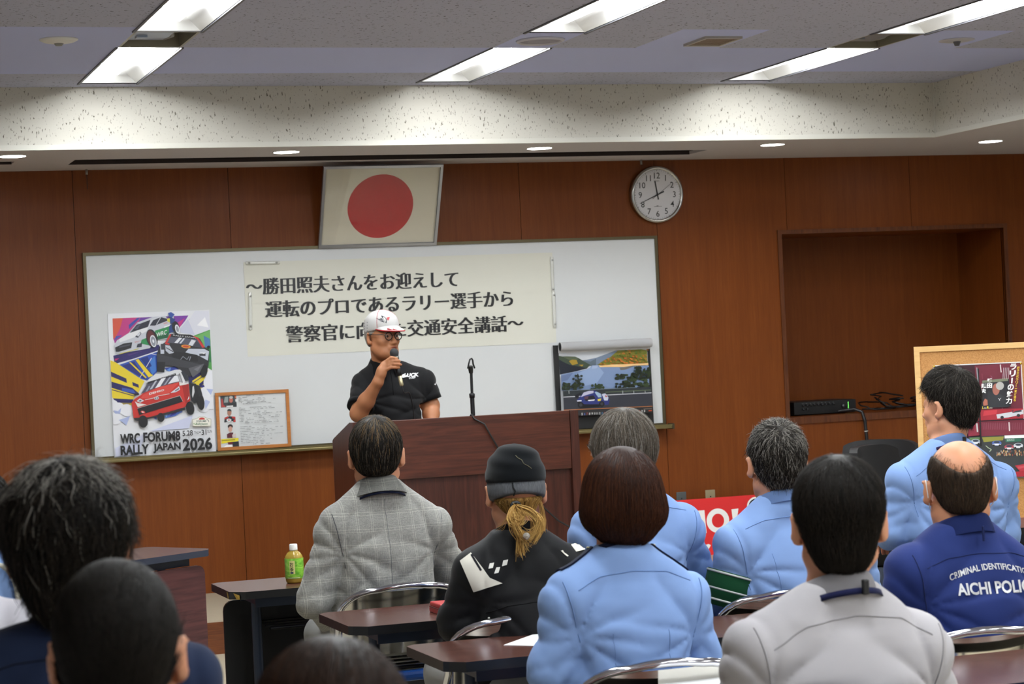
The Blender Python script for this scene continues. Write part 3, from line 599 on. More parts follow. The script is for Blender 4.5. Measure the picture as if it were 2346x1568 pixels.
p('#14151b', (600, 1000), (700, 990), (1050, 1030), (900, 1075), (640, 1095)); p('#2b3474', (590, 990), (630, 950), (690, 882), (760, 862), (850, 858), (930, 893), (955, 925), (1035, 930), (1062, 985), (1050, 1042), (1000, 1052), (980, 1040), (700, 1040), (640, 1000)); p('#b9b7cf', (690, 885), (760, 863), (830, 862), (830, 890), (720, 920), (650, 945)); p('#1f2029', (690, 945), (830, 922), (862, 968), (720, 1000)); p('#9db4cc', (845, 880), (870, 872), (935, 900), (948, 945), (900, 950)); p('#d9c43c', (888, 972), (945, 962), (932, 995), (895, 1000)); p('#c3c7da', (950, 905), (1000, 895), (1045, 950), (1035, 990), (985, 990)); p('#b8504a', (1000, 915), (1030, 940), (1000, 945)); p('#d9dbe8', (595, 990), (660, 985), (660, 1000), (600, 1005)); p('#5a3a4a', (700, 940), (760, 930), (750, 970), (700, 975)); p('#e3e3ea', (750, 985), (850, 975), (840, 992), (760, 998)); A.ell('#17181d', (650, 1050), 42, 40); A.ell('#3a3c44', (650, 1050), 22, 22); A.ell('#17181d', (950, 1035), 40, 38); A.ell('#3a3c44', (950, 1035), 20, 20); p('#16171f', (565, 925), (640, 885), (650, 900), (600, 960), (570, 950))
for i in range(26):
    x = 670+i*35.8; y = 1170-(x-670)*.045; c = {1: '#5a70c0', 2: '#b04040', 8: '#5a90c0', 9: '#c04040', 15: '#5a70c0', 16: '#c04040', 22: '#4a9aa0', 23: '#c04040'}.get(i, '#e6e6e6')
    A.text(c, str(i+5), [(x-9, y-14), (x+9, y-15), (x+9, y+15), (x-9, y+16)], .01)
A.line('#c0502c', [(1625, 1128), (1672, 1124)], 14); A.line('#8a7a70', [(1550, 1105), (1672, 1098)], 7)
o = A.build('photo_print', ck); o.location.y = -.0081
P = []
for i in range(21):
    a = -.5*PI+1.55*PI*i/20; P.append([(x, -.012-.024+.024*math.sin(a)*-1-.0, ch-.05+.05+.024*math.cos(a)-.02) for x in (.035, cw-.005)])
b = MB(); n = 18
prof = [(.030*math.cos(a), .030*math.sin(a)) for a in np.linspace(0, 2*PI*1.2, 30)]
b.sheet(np.array([[(x, -.040+py*(1-.006*i), ch-.012+pz*(1-.006*i)) for x in (.032, cw-.004)] for i, (py, pz) in enumerate(prof)]), (0, 0, .0), .0, 0)
b.lathe([(0, .034), (.027, .034), (.027, .036), (0, .036)], (0, -.040, ch-.012), 20, 'x', 1)
b.box((.032, -.0125, ch-.05), (cw-.004, -.0085, ch-.012), 0)
b.build('rolled_top', [mat('#e4e4e6', .45), mat('#101014', .7)], ck)

# ------------------------------------------------------------------ framed flag, tilted forward
fl = thing('framed_flag', 'framed white flag with a red disc hanging tilted above the whiteboard', 'flag', (3.2, 12.742, 2.205)); fl.rotation_euler.x = math.atan2(.222, .475)
w_, h_ = .746, .524; b = MB(); t_ = .016
b.box((0, -.022, 0), (w_, 0, t_)); b.box((0, -.022, h_-t_), (w_, 0, h_)); b.box((0, -.022, t_), (t_, 0, h_-t_)); b.box((w_-t_, -.022, t_), (w_, 0, h_-t_))
b.build('frame', mat('#a9acb6', .3, .9), fl)
MB().box((t_, -.006, t_), (w_-t_, -.001, h_-t_)).build('cloth', m_plain('#e0dac8', .8, .02, 40), fl)
MB().lathe([(0, -.0064), (.206, -.0064), (.206, -.006)], (w_/2, 0, h_/2-.004), 64, 'y', smooth=False).build('red_disc', mat('#b8101c', .6), fl)
g = NT('picture_glass'); lw = g.math('ADD', g.math('MULTIPLY', g.math('POWER', g.n('ShaderNodeLayerWeight', {'Blend': .5}).outputs['Facing'], 4.0), .8), .05)
tr = g.n('ShaderNodeBsdfTransparent'); gl = g.n('ShaderNodeBsdfGlossy', {'Roughness': .02}); mx = g.n('ShaderNodeMixShader', {0: lw, 1: tr.outputs[0], 2: gl.outputs[0]})
g.t.links.new(mx.outputs[0], g.t.nodes['Material Output'].inputs['Surface']); M_GLASS = g.m
MB().add([(t_, -.012, t_), (w_-t_, -.012, t_), (w_-t_, -.012, h_-t_), (t_, -.012, h_-t_)], [(0, 1, 2, 3)]).build('glass', M_GLASS, fl)

# ------------------------------------------------------------------ wall clock
CR_ = .183
cl = thing('wall_clock', 'round silver wall clock with white face and black numerals', 'clock', (5.441, WALL_Y-.0, 2.478)); cl.rotation_euler.x = math.radians(3)
MB().lathe([(0, -.001), (CR_-.01, -.001), (CR_, -.012), (CR_, -.03), (CR_-.006, -.044), (CR_-.018, -.047), (CR_-.024, -.038)], n=72, axis='y').build('rim', mat('#b9b8b4', .22, 1.0), cl)
MB().lathe([(0, -.036), (CR_-.024, -.036)], n=72, axis='y').build('face', mat('#d9d9de', .5), cl)
b = MB()
V, Fc, asp = None, None, None
for h in range(1, 13):
    V, Fc, asp = text_geo(str(h), .006); a = PI/2-h*PI/6; H = .038; Wd = H*asp*.98
    cx, cz = .118*math.cos(a), .122*math.sin(a)
    b.add([(cx+(u-.5)*Wd, -.0365, cz+(v-.5)*H) for u, v in V], Fc)
for k in range(60):
    a = k*PI/30; L = .008 if k % 5 == 0 else .004; wd = .0016 if k % 5 == 0 else .0009; r0 = .150
    c, s_ = math.cos(a), math.sin(a); b.add([(c*r-s_*e, -.0365, s_*r+c*e) for r, e in ((r0, -wd), (r0+L, -wd), (r0+L, wd), (r0, wd))], [(0, 1, 2, 3)])
V, Fc, asp = text_geo('CITIZEN', .0); b.add([(-.004+(u-.5)*.036, -.0365, .087+(v-.5)*.007) for u, v in V], Fc)
b.box((-.025, -.0366, -.0765), (.028, -.0364, -.0745)); b.box((-.008, -.0366, -.0735), (.006, -.0364, -.0700))
b.build('numerals', mat('#202024', .5), cl)
def hand(name, ang, L, tail, w0, w1, y):
    c, s_ = math.sin(ang), math.cos(ang); px, pz = s_, -c
    b = MB(); vs = [(c*r+px*e, y, s_*r+pz*e) for r, e in ((-tail, -w0), (L, -w1), (L, w1), (-tail, w0))]
    b.add(vs+[(x, y-.001, z) for x, yy, z in vs], [(0, 1, 2, 3), (4, 5, 6, 7), (0, 1, 5, 4), (1, 2, 6, 5), (2, 3, 7, 6), (3, 0, 4, 7)]); b.build(name, mat('#17171a', .4), cl)
hand('hour_hand', math.radians(-10), .088, .032, .0045, .0035, -.038); hand('minute_hand', math.radians(246), .136, .048, .0042, .0016, -.040); hand('second_hand', math.radians(54), .115, .045, .0012, .0007, -.042)
MB().lathe([(0, -.0435), (.006, -.0435), (.006, -.0365)], n=16, axis='y').build('hub', mat('#2a2a2e', .4), cl)
def hanger(label, px, z0):
    x = PY(px, 380, WALL_Y-.05).x; t = thing('picture_hanger', label, 'hanger', (x, WALL_Y-.045, SOF))
    MB().tube([(0, 0, 0), (0, 0, z0-SOF)], .0022, 8).build('wire', mat('#3a3430', .5, .5), t)
    MB().lathe([(0, -.0), (.007, -.0), (.007, -.03), (0, -.03)], n=12).build('hook', mat('#8a8680', .4, .6), t)
hanger('thin hanging wire dropping from the soffit to the clock', 1470, 2.665); hanger('thin hanging wire below the left end of the curtain slot', 198, 2.585)

# ------------------------------------------------------------------ recess contents, outlets
am = thing('amplifier', 'black amplifier with rows of knobs in the wall recess', 'amplifier', (6.43, 12.93, NZ0))
MB().box((0, 0, .006), (.455, .3, .092), bev=.004).build('case', M_BLACK, am)
b = MB(); MB().box((0, -.006, .008), (.458, 0, .09)).build('front_panel', mat('#121315', .4), am)
for x, z, r0 in [(.065+i*.028, .068, .006) for i in range(9)]+[(.065+i*.03, .042, .006) for i in range(2)]+[(.365, .05, .016)]:
    MB().lathe([(0, -.022), (r0, -.021), (r0+.0015, -.006), (0, -.006)], (x, 0, z), 16, 'y').build('knob', mat('#2c2d30', .35), am)
g = MB()
for i in range(6): g.box((.398, -.007, .03+i*.008), (.404, -.0061, .035+i*.008))
g.build('level_meter', NT('green_led').set(col=hexc('#2a6a2a'), em=(.2, .9, .15, 1), ems=.8).m, am)
b = MB()
for i in range(9): b.box((.06+i*.028, -.0066, .079), (.07+i*.028, -.0061, .0805))
b.text = None
V, Fc, asp = text_geo('BASS', .0)
b.box((.38, -.0066, .019), (.45, -.0061, .022)); b.build('markings', mat('#9a9a9c', .6), am)
c = thing('cable_bundle', 'loose black cables lying beside the amplifier in the recess', 'cable', (7.15, 12.98, NZ0)); b = MB()
for k in range(4):
    r = np.random.RandomState(k); P = []
    for i in range(26):
        a = i/25*2*PI*1.3+k; P.append(((-.05+.14*k)+.13*math.cos(a)+.02*r.randn(), .05+.08*math.sin(a), .012+.007*k+(.10 if k == 1 else .05)*max(0, math.sin(a*.77))))
    b.tube(P, .005, 8)
b.tube([(.3, 0, .02), (.5, .03, .018), (.75, .02, .016)], .016, 8)
b.build('cable', M_BLACK, c)
t = thing('cable_run', 'black corrugated cable dropping from the recess down the wall', 'cable', (6.84, WALL_Y-.02, NZ0))
pts = [(-.12, .10, .02), (-.04, .03, .03), (.0, .0, .01), (.012, -.012, -.05), (.02, -.012, -.2), (.03, -.012, -.5), (.03, -.012, -.82)]
MB().tube(pts, .011, 10).build('cable', M_DARK, t); MB().tube([(.0165, -.012, -.115), (.0172, -.012, -.121)], .013, 10).build('cable_tie', mat('#c9c9c4', .5), t)
for x, h, lb in ((5.725, '#a89c7c', 'beige wall outlet plate above the red sign'), (5.522, '#5e6464', 'grey wall outlet plate half behind the grey haired man')):
    t = thing('wall_outlet', lb, 'outlet', (x, WALL_Y, .536))
    MB().box((-.034, -.008, -.056), (.034, 0, .03), bev=.003).build('plate', mat(h, .4, .3), t); MB().box((-.004, -.0095, -.016), (.004, -.008, -.008)).build('socket', M_DARK, t)

# ------------------------------------------------------------------ red campaign sign standing on the stage
sg = thing('red_sign', 'red campaign sign with white lettering standing on the stage', 'sign', (5.325, 12.60, STAGE_Z)); sg.rotation_euler.x = -.18
sw, sh = .70, .362
MB().box((0, -.006, 0), (sw, 0, sh)).build('panel', mat('#d92a2c', .4), sg)
A = Art([PROJ(sg.matrix_basis @ Vector(v)) for v in ((0, 0, sh), (sw, 0, sh), (sw, 0, 0), (0, 0, 0))], sw, sh); Wh = '#f0efec'
A.text(Wh, 'N', [(1556, 1174), (1612, 1170), (1617, 1222), (1561, 1228)], .055); A.ell(Wh, (1643, 1194), 26, 28, 0, 36); A.ell('#d92a2c', (1643, 1194), 14, 16, 0, 30); A.poly(Wh, (1674, 1168), (1690, 1166), (1686, 1200), (1678, 1201)); A.ell(Wh, (1683, 1212), 7, 7)
A.text(Wh, 'ヤミ', [(1580, 1246), (1668, 1238), (1672, 1276), (1584, 1284)], .05); A.poly(Wh, (1560, 1303), (1600, 1262), (1611, 1262), (1614, 1280), (1626, 1297))
A.ell(Wh, (1732, 1160), 22, 21, 0, 36); A.ell('#20242e', (1732, 1160), 18, 17, 0, 36); A.ell(Wh, (1732, 1161), 15, 14, 0, 30); A.ell('#d92a2c', (1732, 1166), 9, 9)
o = A.build('lettering', sg); o.location.y = -.0062
# ================================================================== FURNITURE
def m_laminate():
    n = NT('table_laminate'); a = n.noise(n.obj((2.5, 60, 60)), 1.0, 5, .6, .5); b = n.noise(n.obj((9, 260, 260)), 1.0, 2)
    f = n.math('ADD', n.math('MULTIPLY', a, .6), n.math('MULTIPLY', b, .4))
    return n.set(col=n.ramp(f, [(.36, hexc('#3a211c')), (.62, hexc('#5d3a30'))]), rough=.24, spec=.42).m
M_LAM = m_laminate(); M_EDGE = mat('#121214', .3); M_NAVY = mat('#1c2638', .35, .3); M_PANEL = mat('#0c0c0e', .3)
# ------------------------------------------------------------------ lectern
LX0, LX1, LY, LZ, LDEP = 2.772, 3.982, 10.50, 1.205, .42
le = thing('lectern', 'large reddish-brown wooden lectern in front of the speaker', 'lectern', (LX0, LY, 0)); Wl = LX1-LX0
M_LV = m_darkwood('#2b1510', '#4a261c', True, .32, .8); M_LH = m_darkwood('#321912', '#562d20', False, .3, .8)
def side(x0, x1):
    prof = [(.0, 0), (LDEP, 0), (LDEP, 1.105), (LDEP-.03, 1.118), (.06, LZ), (0, LZ)]
    b = MB(); n = len(prof)
    b.add([(x0, y, z) for y, z in prof]+[(x1, y, z) for y, z in prof], [tuple(range(n)), tuple(range(2*n-1, n-1, -1))]+[(i, (i+1) % n, n+(i+1) % n, n+i) for i in range(n)])
    return b
side(0, .045).build('side_panel', M_LV, le); side(Wl-.045, Wl).build('side_panel', M_LV, le)
MB().box((.046, .004, .905), (Wl-.046, .04, LZ), bev=.003).build('top_rail', M_LH, le)
MB().box((.046, .028, .08), (Wl-.046, .045, .905)).build('front_panel', M_LV, le)
MB().box((.046, .004, 0), (Wl-.046, .04, .08)).build('plinth', M_LH, le)
b = MB(); b.add([(.046, .04, 1.15), (Wl-.046, .04, 1.15), (Wl-.046, LDEP-.01, 1.075), (.046, LDEP-.01, 1.075), (.046, .04, 1.13), (Wl-.046, .04, 1.13), (Wl-.046, LDEP-.01, 1.055), (.046, LDEP-.01, 1.055)], [(0, 1, 2, 3), (7, 6, 5, 4), (0, 4, 5, 1), (1, 5, 6, 2), (2, 6, 7, 3), (3, 7, 4, 0)])
b.build('desk_top', M_LH, le)
# ------------------------------------------------------------------ microphone stand on the lectern
mx = 3.457; ms = thing('microphone_stand', 'short black desk microphone stand on top of the lectern', 'microphone stand', (mx, 10.65, 1.128))
MB().lathe([(0, 0), (.07, 0), (.07, .014), (.02, .02), (0, .02)], n=28).build('base', M_BLACK, ms)
MB().tube([(0, 0, .015), (0, 0, .18)], .0115, 12).tube([(0, 0, .17), (.001, 0, .30)], .0075, 12).build('pole', M_BLACK, ms)
MB().lathe([(0, .165), (.014, .165), (.015, .185), (.012, .19), (0, .19)], n=16).build('collar', M_DARK, ms)
b = MB(); b.tube([(.0, 0, .295), (-.002, -.004, .315), (-.003, -.01, .33)], [.011, .013, .011], 12)
b.build('swivel', M_BLACK, ms)
b = MB(); b.tube([(-.018, -.005, .318), (-.012, -.008, .345), (-.006, -.01, .365), (.004, -.01, .37), (.010, -.008, .36), (.012, -.006, .34), (.020, -.004, .318)], .0045, 8)
b.build('microphone_clip', M_BLACK, ms)
t = thing('microphone_cable', 'thin black cable trailing down the lectern front', 'cable', (0, 0, 0))
pts = [(3.44, 10.63, 1.156), (3.40, 10.55, 1.19), (3.405, 10.515, 1.213), (3.412, 10.494, 1.19), (3.463, 10.488, 1.161), (3.50, 10.488, 1.09), (3.545, 10.488, 1.009), (3.62, 10.488, .89), (3.70, 10.488, .79), (3.767, 10.488, .71), (3.84, 10.488, .64), (3.906, 10.485, .599), (3.99, 10.47, .54), (4.1, 10.46, .3), (4.15, 10.45, .02), (4.3, 10.45, .008)]
MB().tube(pts, .0045, 8).build('cable', M_BLACK, t)

# ------------------------------------------------------------------ meeting tables
def table(label, L, D, loc, rz=0, panel=None, edge=M_EDGE, group='long folding meeting tables', chip=False, panel_front=False):
    t = thing('meeting_table', label, 'table', loc, rz, group)     # origin: left end, edge nearest the seats, floor
    bm = bmesh.new(); c = .05; H = .70; th = .028
    out = [(c, 0), (L-c, 0), (L-.012, .035), (L, c), (L, D-c*.5), (L-c*.5, D), (c*.5, D), (0, D-c*.5), (0, c), (.012, .035)]
    n = len(out); b = MB()
    b.add([(x, y, H) for x, y in out], [tuple(range(n))], 0)
    b.add([(x, y, H) for x, y in out]+[(x, y, H-th) for x, y in out], [(i, (i+1) % n, n+(i+1) % n, n+i) for i in range(n)], 1)
    b.add([(x, y, H-th) for x, y in out], [tuple(range(n-1, -1, -1))], 1)
    b.build('table_top', [M_LAM, edge], t)
    bm.free(); b = MB()
    b.box((.10, .07, H-th-.04), (L-.10, .085, H-th)); b.box((.10, D-.085, H-th-.04), (L-.10, D-.07, H-th)); b.box((.10, .085, H-th-.03), (.125, D-.085, H-th)); b.box((L-.125, .085, H-th-.03), (L-.10, D-.085, H-th))
    b.build('apron', M_NAVY, t)
    for x in (.13, L-.13):
        g = MB(); g.tube([(x, D*.5, .05), (x, D*.5, H-th)], .019, 12); g.tube([(x, .03, .03), (x, D-.03, .03)], .016, 12)
        for y in (.03, D-.03): g.lathe([(0, 0), (.022, 0), (.022, .03), (0, .03)], (x, y, 0), 12)
        g.build('leg', M_NAVY, t)
    b = MB()
    for y in (.12, .2, .28, .36): b.tube([(.16, y, .545), (L-.16, y, .545)], .004, 6)
    b.tube([(.16, .11, .545), (L-.16, .11, .545)], .007, 8)
    b.build('shelf', mat('#1a1a1e', .2, .4), t)
    if panel:
        y = .045 if panel_front else D-.03
        g = MB(); z0, z1 = (.12, .632) ; r = .04; x0, x1 = .04, L-.04
        pr = [(x0, z0), (x1, z0), (x1, z1-r)]+[(x1-r+r*math.cos(a), z1-r+r*math.sin(a)) for a in np.linspace(0, PI/2, 5)]+[(x0+r+r*math.cos(a), z1-r+r*math.sin(a)) for a in np.linspace(PI/2, PI, 5)]
        k = len(pr); g.add([(x, y-.008, z) for x, z in pr]+[(x, y+.008, z) for x, z in pr], [tuple(range(k)), tuple(range(2*k-1, k-1, -1))]+[(i, (i+1) % k, k+(i+1) % k, k+i) for i in range(k)])
        g.build('modesty_panel', panel, t)
    if chip:
        g = MB(); g.add([(-.0015, .09, H-.004), (.004, .05, H-.003), (.016, .028, H-.006), (.03, .012, H-.012), (.03, .010, H-.027), (.006, .036, H-.027), (-.0015, .07, H-.027)], [tuple(range(7))]); g.build('chipped_edge', mat('#a98a3a', .6), t)
    return t
RA, RB, RC, RD = 7.79, 6.52, 5.60, 4.45
table('brown meeting table in the front row holding the tea bottle', 1.8, .41, (1.575, RA, 0), 0, M_PANEL, chip=True)
table('brown meeting table in the front row at the far right of the photo', 1.8, .41, (3.85, RA, 0), 0, M_PANEL)
table('brown meeting table in front of the woman in the black jacket', 1.8, .45, (1.69, RB, 0))
table('brown meeting table in the second row, hidden behind the bald man', 1.8, .45, (3.85, RB, 0))
table('brown meeting table in front of the woman with brown bobbed hair', 1.8, .43, (1.715, RC, 0))
table('brown meeting table in the third row, just right of the bald man', 1.8, .43, (3.85, RC, 0))
table('brown meeting table in front of the man in the white shirt', 1.8, .45, (1.74, RD, 0))
d = math.atan2(.535, .845)
M_PURP = m_darkwood('#30181c', '#553032', False, .35, .7)
L = 1.5; ex = Vector((math.cos(d), math.sin(d), 0)); R0 = Vector((1.893, 9.676, 0))-ex*L
table('side table at the left turned at an angle, with wood-grained front panel', L, .45, R0, d, M_PURP, mat('#2a3142', .35), 'side tables', panel_front=True)

# ------------------------------------------------------------------ folding chairs with chrome backs
M_VINYL = NT('blue_vinyl'); _v = M_VINYL.noise(M_VINYL.obj((300, 300, 300)), 1, 2); M_VINYL = M_VINYL.set(col=hexc('#1d4fa0'), rough=.4, spec=.5).bump(_v, .1, .0005).m
def folding_chair(label):
    t = thing('folding_chair', label, 'chair', group='chrome folding chairs with blue vinyl')
    hw, yb, zt = .225, -.20, .75
    def bow(x): return -.035*(1-(x/hw)**2)
    pts = [(hw, .24, .015), (hw, .10, .25), (hw, -.06, .45), (hw, -.17, .60), (hw, -.183, .655)]
    for a in np.linspace(0, PI/2, 8)[1:]: 
        x = hw-.13*(1-math.cos(a)); pts.append((x, yb+bow(x)+.016-.016*math.sin(a), .66+.085*math.sin(a)))
    for x in (.05, 0): pts.append((x, yb+bow(x), zt-.001+.004*(1-x/.1)))
    pts = pts+[(-x, y, z) for x, y, z in pts[-2::-1]]
    MB().tube(pts, .0115, 12).build('frame', M_CHROME, t)
    for s in (-1, 1):
        g = MB(); g.tube([(s*.20, -.22, .015), (s*.20, -.02, .30), (s*.20, .14, .44)], .010, 10); g.tube([(s*.20, -.22, .0), (s*.20, -.22, .02)], .014, 10); g.build('leg', M_CHROME, t)
    g = MB(); g.tube([(-.20, -.15, .10), (.20, -.15, .10)], .007, 8); g.tube([(-.225, .17, .13), (.225, .17, .13)], .007, 8); g.build('crossbar', M_CHROME, t)
    # polished steel shell behind, blue pad in front
    def panel(y0, th, inset, zlo, zhi):
        P = []
        for i in range(9):
            z = zlo+(zhi-zlo)*i/8; row = []
            for j in range(21):
                u = -1+2*j/20; k = hw-inset; x = u*k
                zz = z if z < .66 else .66+(z-.66)*math.sqrt(max(0, 1-max(0, (abs(x)-(hw-.13))/.13)**2))
                row.append((x, yb+bow(x)+y0+(.735-zz)*.20, zz))
            P.append(row)
        return MB().sheet(np.array(P), (0, 1, 0), th)
    sh = panel(-.002, .003, .012, .52, .737).build('back_shell', mat('#cfccc4', .1, 1.0), t)
    g = MB()
    for x in (-.09, .09): g.lathe([(0, -.006), (.003, -.005), (.006, 0), (.006, .002)], (x, yb+bow(x)+.009, .665), 10, 'y')
    g.build('rivet', M_CHROME, sh)
    panel(.002, .02, .016, .525, .733).build('back_pad', M_VINYL, t)
    MB().box((-.19, -.17, .415), (.19, .21, .45), bev=.012).build('seat', M_VINYL, t)
    return t
chairs = [('chrome folding chair behind the man in the grey checked jacket', 2.02, 7.33, 0.05), ('chrome folding chair behind the woman in the black jacket', 2.085, 6.26, .02),
          ('chrome folding chair under the woman with brown bobbed hair', 2.08, 5.16, -.04), ('chrome folding chair behind the man with the green armband', 2.97, 6.26, -.06),
          ('chrome folding chair behind the bald man', 2.98, 5.17, -.05), ('chrome folding chair under the man in the white shirt', 2.10, 4.06, 0),
          ('empty blue chair back peeking in at the lower right corner', 2.83, 4.53, .25), ('chrome folding chair under the grey haired man in blue', 2.52, 6.34, 0),
          ('chrome folding chair under the man facing the cork board', 4.18, 7.33, -.1), ('chrome folding chair under the man with tousled dark hair', .48, 3.55, 0), ('chrome folding chair under the person with smooth black hair', .39, 2.74, 0),
          ('chrome folding chair under the brown haired person at the bottom edge', .66, 2.34, 0), ('chrome folding chair under the person with the white braid', -.09, 5.42, 0), ('chrome folding chair under the person in the pale grey shirt', -.11, 4.27, 0)]
c0 = None
for lb, x, y, rz in chairs:
    if c0 is None: c0 = folding_chair(lb); o = c0
    else: o = dup(c0, label=lb)
    o.location = (x, y, 0); o.rotation_euler = (0, 0, rz)

# ------------------------------------------------------------------ things on the tables
TZ = .7
def bottle(label, loc):
    t = thing('tea_bottle', label, 'bottle', loc)
    gl = NT('tea_bottle_plastic').set(col=hexc('#c9a94a'), rough=.12, trans=.35, ior=1.4).m
    MB().lathe([(0, .0), (.028, .0), (.033, .006), (.0345, .02), (.0345, .093), (.033, .1), (.025, .113), (.0145, .121), (.0145, .128), (0, .128)], n=32).build('body', gl, t)
    n = NT('green_label'); v = n.obj((30, 30, 60)); 
    MB().lathe([(.0352, .018), (.0356, .02), (.0356, .092), (.0352, .094)], n=40).build('label', n.set(col=n.ramp(n.noise(v, 1, 3, .5, 1), [(.35, hexc('#5da52e')), (.55, hexc('#86c83e')), (.7, hexc('#a8d85a'))]), rough=.3, coat=.3).m, t)
    MB().lathe([(0, .146), (.013, .146), (.015, .143), (.0155, .126), (.0155, .122), (0, .122)], n=24).build('cap', mat('#e9e9e6', .4), t)
    b = MB(); r = .0361
    def put(V, Fc, a0, w, z0, h, mi): b.add([(r*math.sin(a0+(u-.5)*w/r), -r*math.cos(a0+(u-.5)*w/r), z0+v*h) for u, v in V], Fc, mi, False)
    G = np.array([(i/6, j) for i in range(7) for j in (0, 1)]); GF = [(2*i, 2*i+2, 2*i+3, 2*i+1) for i in range(6)]
    put(G, GF, -.45, .021, .036, .050, 0); r = .0364
    for i, ch_ in enumerate('お茶'): V, Fc, a = text_geo(ch_, .02); put(V, Fc, -.5, .014, .064-i*.018, .016, 1)
    for i, ch_ in enumerate('急須'): V, Fc, a = text_geo(ch_, .0); put(V, Fc, -.02, .006, .072-i*.009, .007, 1)
    put(G, GF, -.5, .012, .038, .006, 2); put(G, GF, -.35, .05, .020, .003, 3)
    b.build('label_print', [mat('#d9d38a', .35), mat('#27301f', .4), mat('#23405e', .4), mat('#c9c2a0', .4)], t)
    return t
bottle('green tea bottle with white cap on the front table', (1.853, 7.97, TZ))
t = thing('drink_carton', 'light green carton just showing behind the black jacket', 'carton', (2.672, 8.0, TZ))
MB().box((-.03, -.03, 0), (.03, .03, .115), bev=.003).build('box', mat('#79b83a', .35), t); MB().box((-.0305, -.0305, .09), (.0305, .0305, .095)).build('stripe', mat('#cfe0a0', .4), t)
t = thing('red_packet', 'small red packet on the table beside the black jacket', 'packet', (2.06, 6.69, TZ))
b = MB(); b.box((-.05, -.06, 0), (.05, .06, .018), bev=.004); b.box((-.047, -.058, .019), (.05, .06, .034), bev=.004); b.build('packet', mat('#b02226', .3), t)
MB().box((-.0505, -.061, .0175), (.0505, .061, .0195)).build('fold', mat('#5e1214', .5), t)
def papers(label, pts, z):
    t = thing('paper_sheet', label, 'paper', (0, 0, 0), group='loose white papers on tables'); P = [Vector((x, y, z)) for x, y in pts]; n = len(P)
    MB().add([tuple(p) for p in P]+[(p.x, p.y, p.z+.0012) for p in P], [tuple(range(n-1, -1, -1)), tuple(range(n, 2*n))]+[(i, (i+1) % n, n+(i+1) % n, n+i) for i in range(n)]).build('sheet', m_plain('#e6e6e6', .7, .01), t)
papers('white sheet of paper beside the arm of the brown bobbed woman', [(1.955, 5.84), (2.13, 5.665), (2.30, 5.86), (2.12, 6.02)], TZ+.0005)
papers('white handout lying on the table behind the bobbed woman\'s chair', [(2.04, 4.96), (2.10, 4.72), (2.38, 4.75), (2.33, 4.97)], TZ+.0005)

# ------------------------------------------------------------------ cork board with four poster sheets, on an easel
cbz = .55; rz = math.radians(-29)
cb = thing('cork_board', 'cork notice board with pale wooden frame at the right edge', 'notice board', (5.342, 9.40, 0), rz)
Wc, Hc = 1.2, .905; f = .027; b = MB()
b.box((0, -.02, cbz), (Wc, 0, cbz+f)); b.box((0, -.02, cbz+Hc-f), (Wc, 0, cbz+Hc)); b.box((0, -.02, cbz+f), (f, 0, cbz+Hc-f)); b.box((Wc-f, -.02, cbz+f), (Wc, 0, cbz+Hc-f))
b.build('frame', m_darkwood('#d0a468', '#e0b87c', False, .45, .5), cb)
n = NT('cork'); a1 = n.noise(n.obj((220, 220, 220)), 1, 3, .7); a2 = n.noise(n.obj((6, 6, 6)), 1, 2)
MB().box((f, -.012, cbz+f), (Wc-f, -.002, cbz+Hc-f)).build('cork_sheet', n.set(col=n.mix(n.math('MULTIPLY', a2, .3), n.ramp(a1, [(.35, hexc('#a87440')), (.6, hexc('#c8935a'))]), hexc('#a87844')), rough=.9).m, cb)
for x in (.2, Wc-.2): MB().tube([(x, .14, 0), (x, .005, cbz+.55)], .012, 8).build('leg', M_DARK, cb); MB().tube([(x, -.16, 0), (x, -.012, cbz+.004)], .012, 8).build('leg', M_DARK, cb)
MB().tube([(.2, .075, .26), (Wc-.2, .075, .26)], .008, 8).build('brace', M_DARK, cb)
pt = thing('rally_talk_poster', 'dark red rally talk poster pieced from four sheets on the cork board', 'poster'); pt.rotation_euler = (0, 0, rz)
pt.location = Vector((5.342, 9.40, 0))+Vector((math.cos(rz), math.sin(rz), 0))*.088+Vector((math.sin(rz), -math.cos(rz), 0))*.0135+Vector((0, 0, .795))
pW, pH = .425, .565
MB().box((0, -.001, 0), (pW, 0, pH)).build('sheet', mat('#dcdcdc', .3), pt)
A = Art([(260, 296), (1190, 262), (1256, 1455), (325, 1490)], pW, pH); p = A.poly
p('#3a1a24', (275, 305), (1180, 272), (1245, 1445), (338, 1478)); p('#6e2636', (700, 300), (1180, 275), (1215, 845), (740, 870)); rr = np.random.RandomState(8)
for i in range(60):
    x, y = rr.uniform(300, 1190), rr.uniform(310, 1030); A.line(rr.choice(['#7c3042', '#5a2030', '#86485a', '#4a4048']), [(x, y), (x+6, y+rr.uniform(20, 90))], rr.uniform(5, 14))
p('#2a2a2e', (790, 470), (1060, 440), (1080, 720), (770, 740)); p('#7a8068', (780, 455), (1050, 430), (1050, 460), (780, 480)); p('#303236', (840, 560), (900, 590), (960, 590), (1040, 640), (1060, 730), (830, 735)); A.ell('#a5685a', (925, 545), 38, 60); A.ell('#b0aeaa', (965, 510), 42, 42); p('#b06a58', (790, 680), (810, 640), (835, 655), (840, 710), (795, 715)); A.text('#d8d8d8', 'Y', [(945, 640), (980, 635), (980, 660), (945, 665)]); A.text('#e8d23a', 'L', [(783, 722), (797, 721), (797, 748), (783, 749)], .03); A.text('#e8d23a', 'R', [(832, 720), (852, 719), (852, 746), (832, 747)], .03); A.text('#e8e0d0', 'ove', [(800, 732), (826, 731), (826, 747), (800, 748)]); A.text('#e8e0d0', 'ally', [(855, 731), (890, 729), (890, 746), (855, 748)])
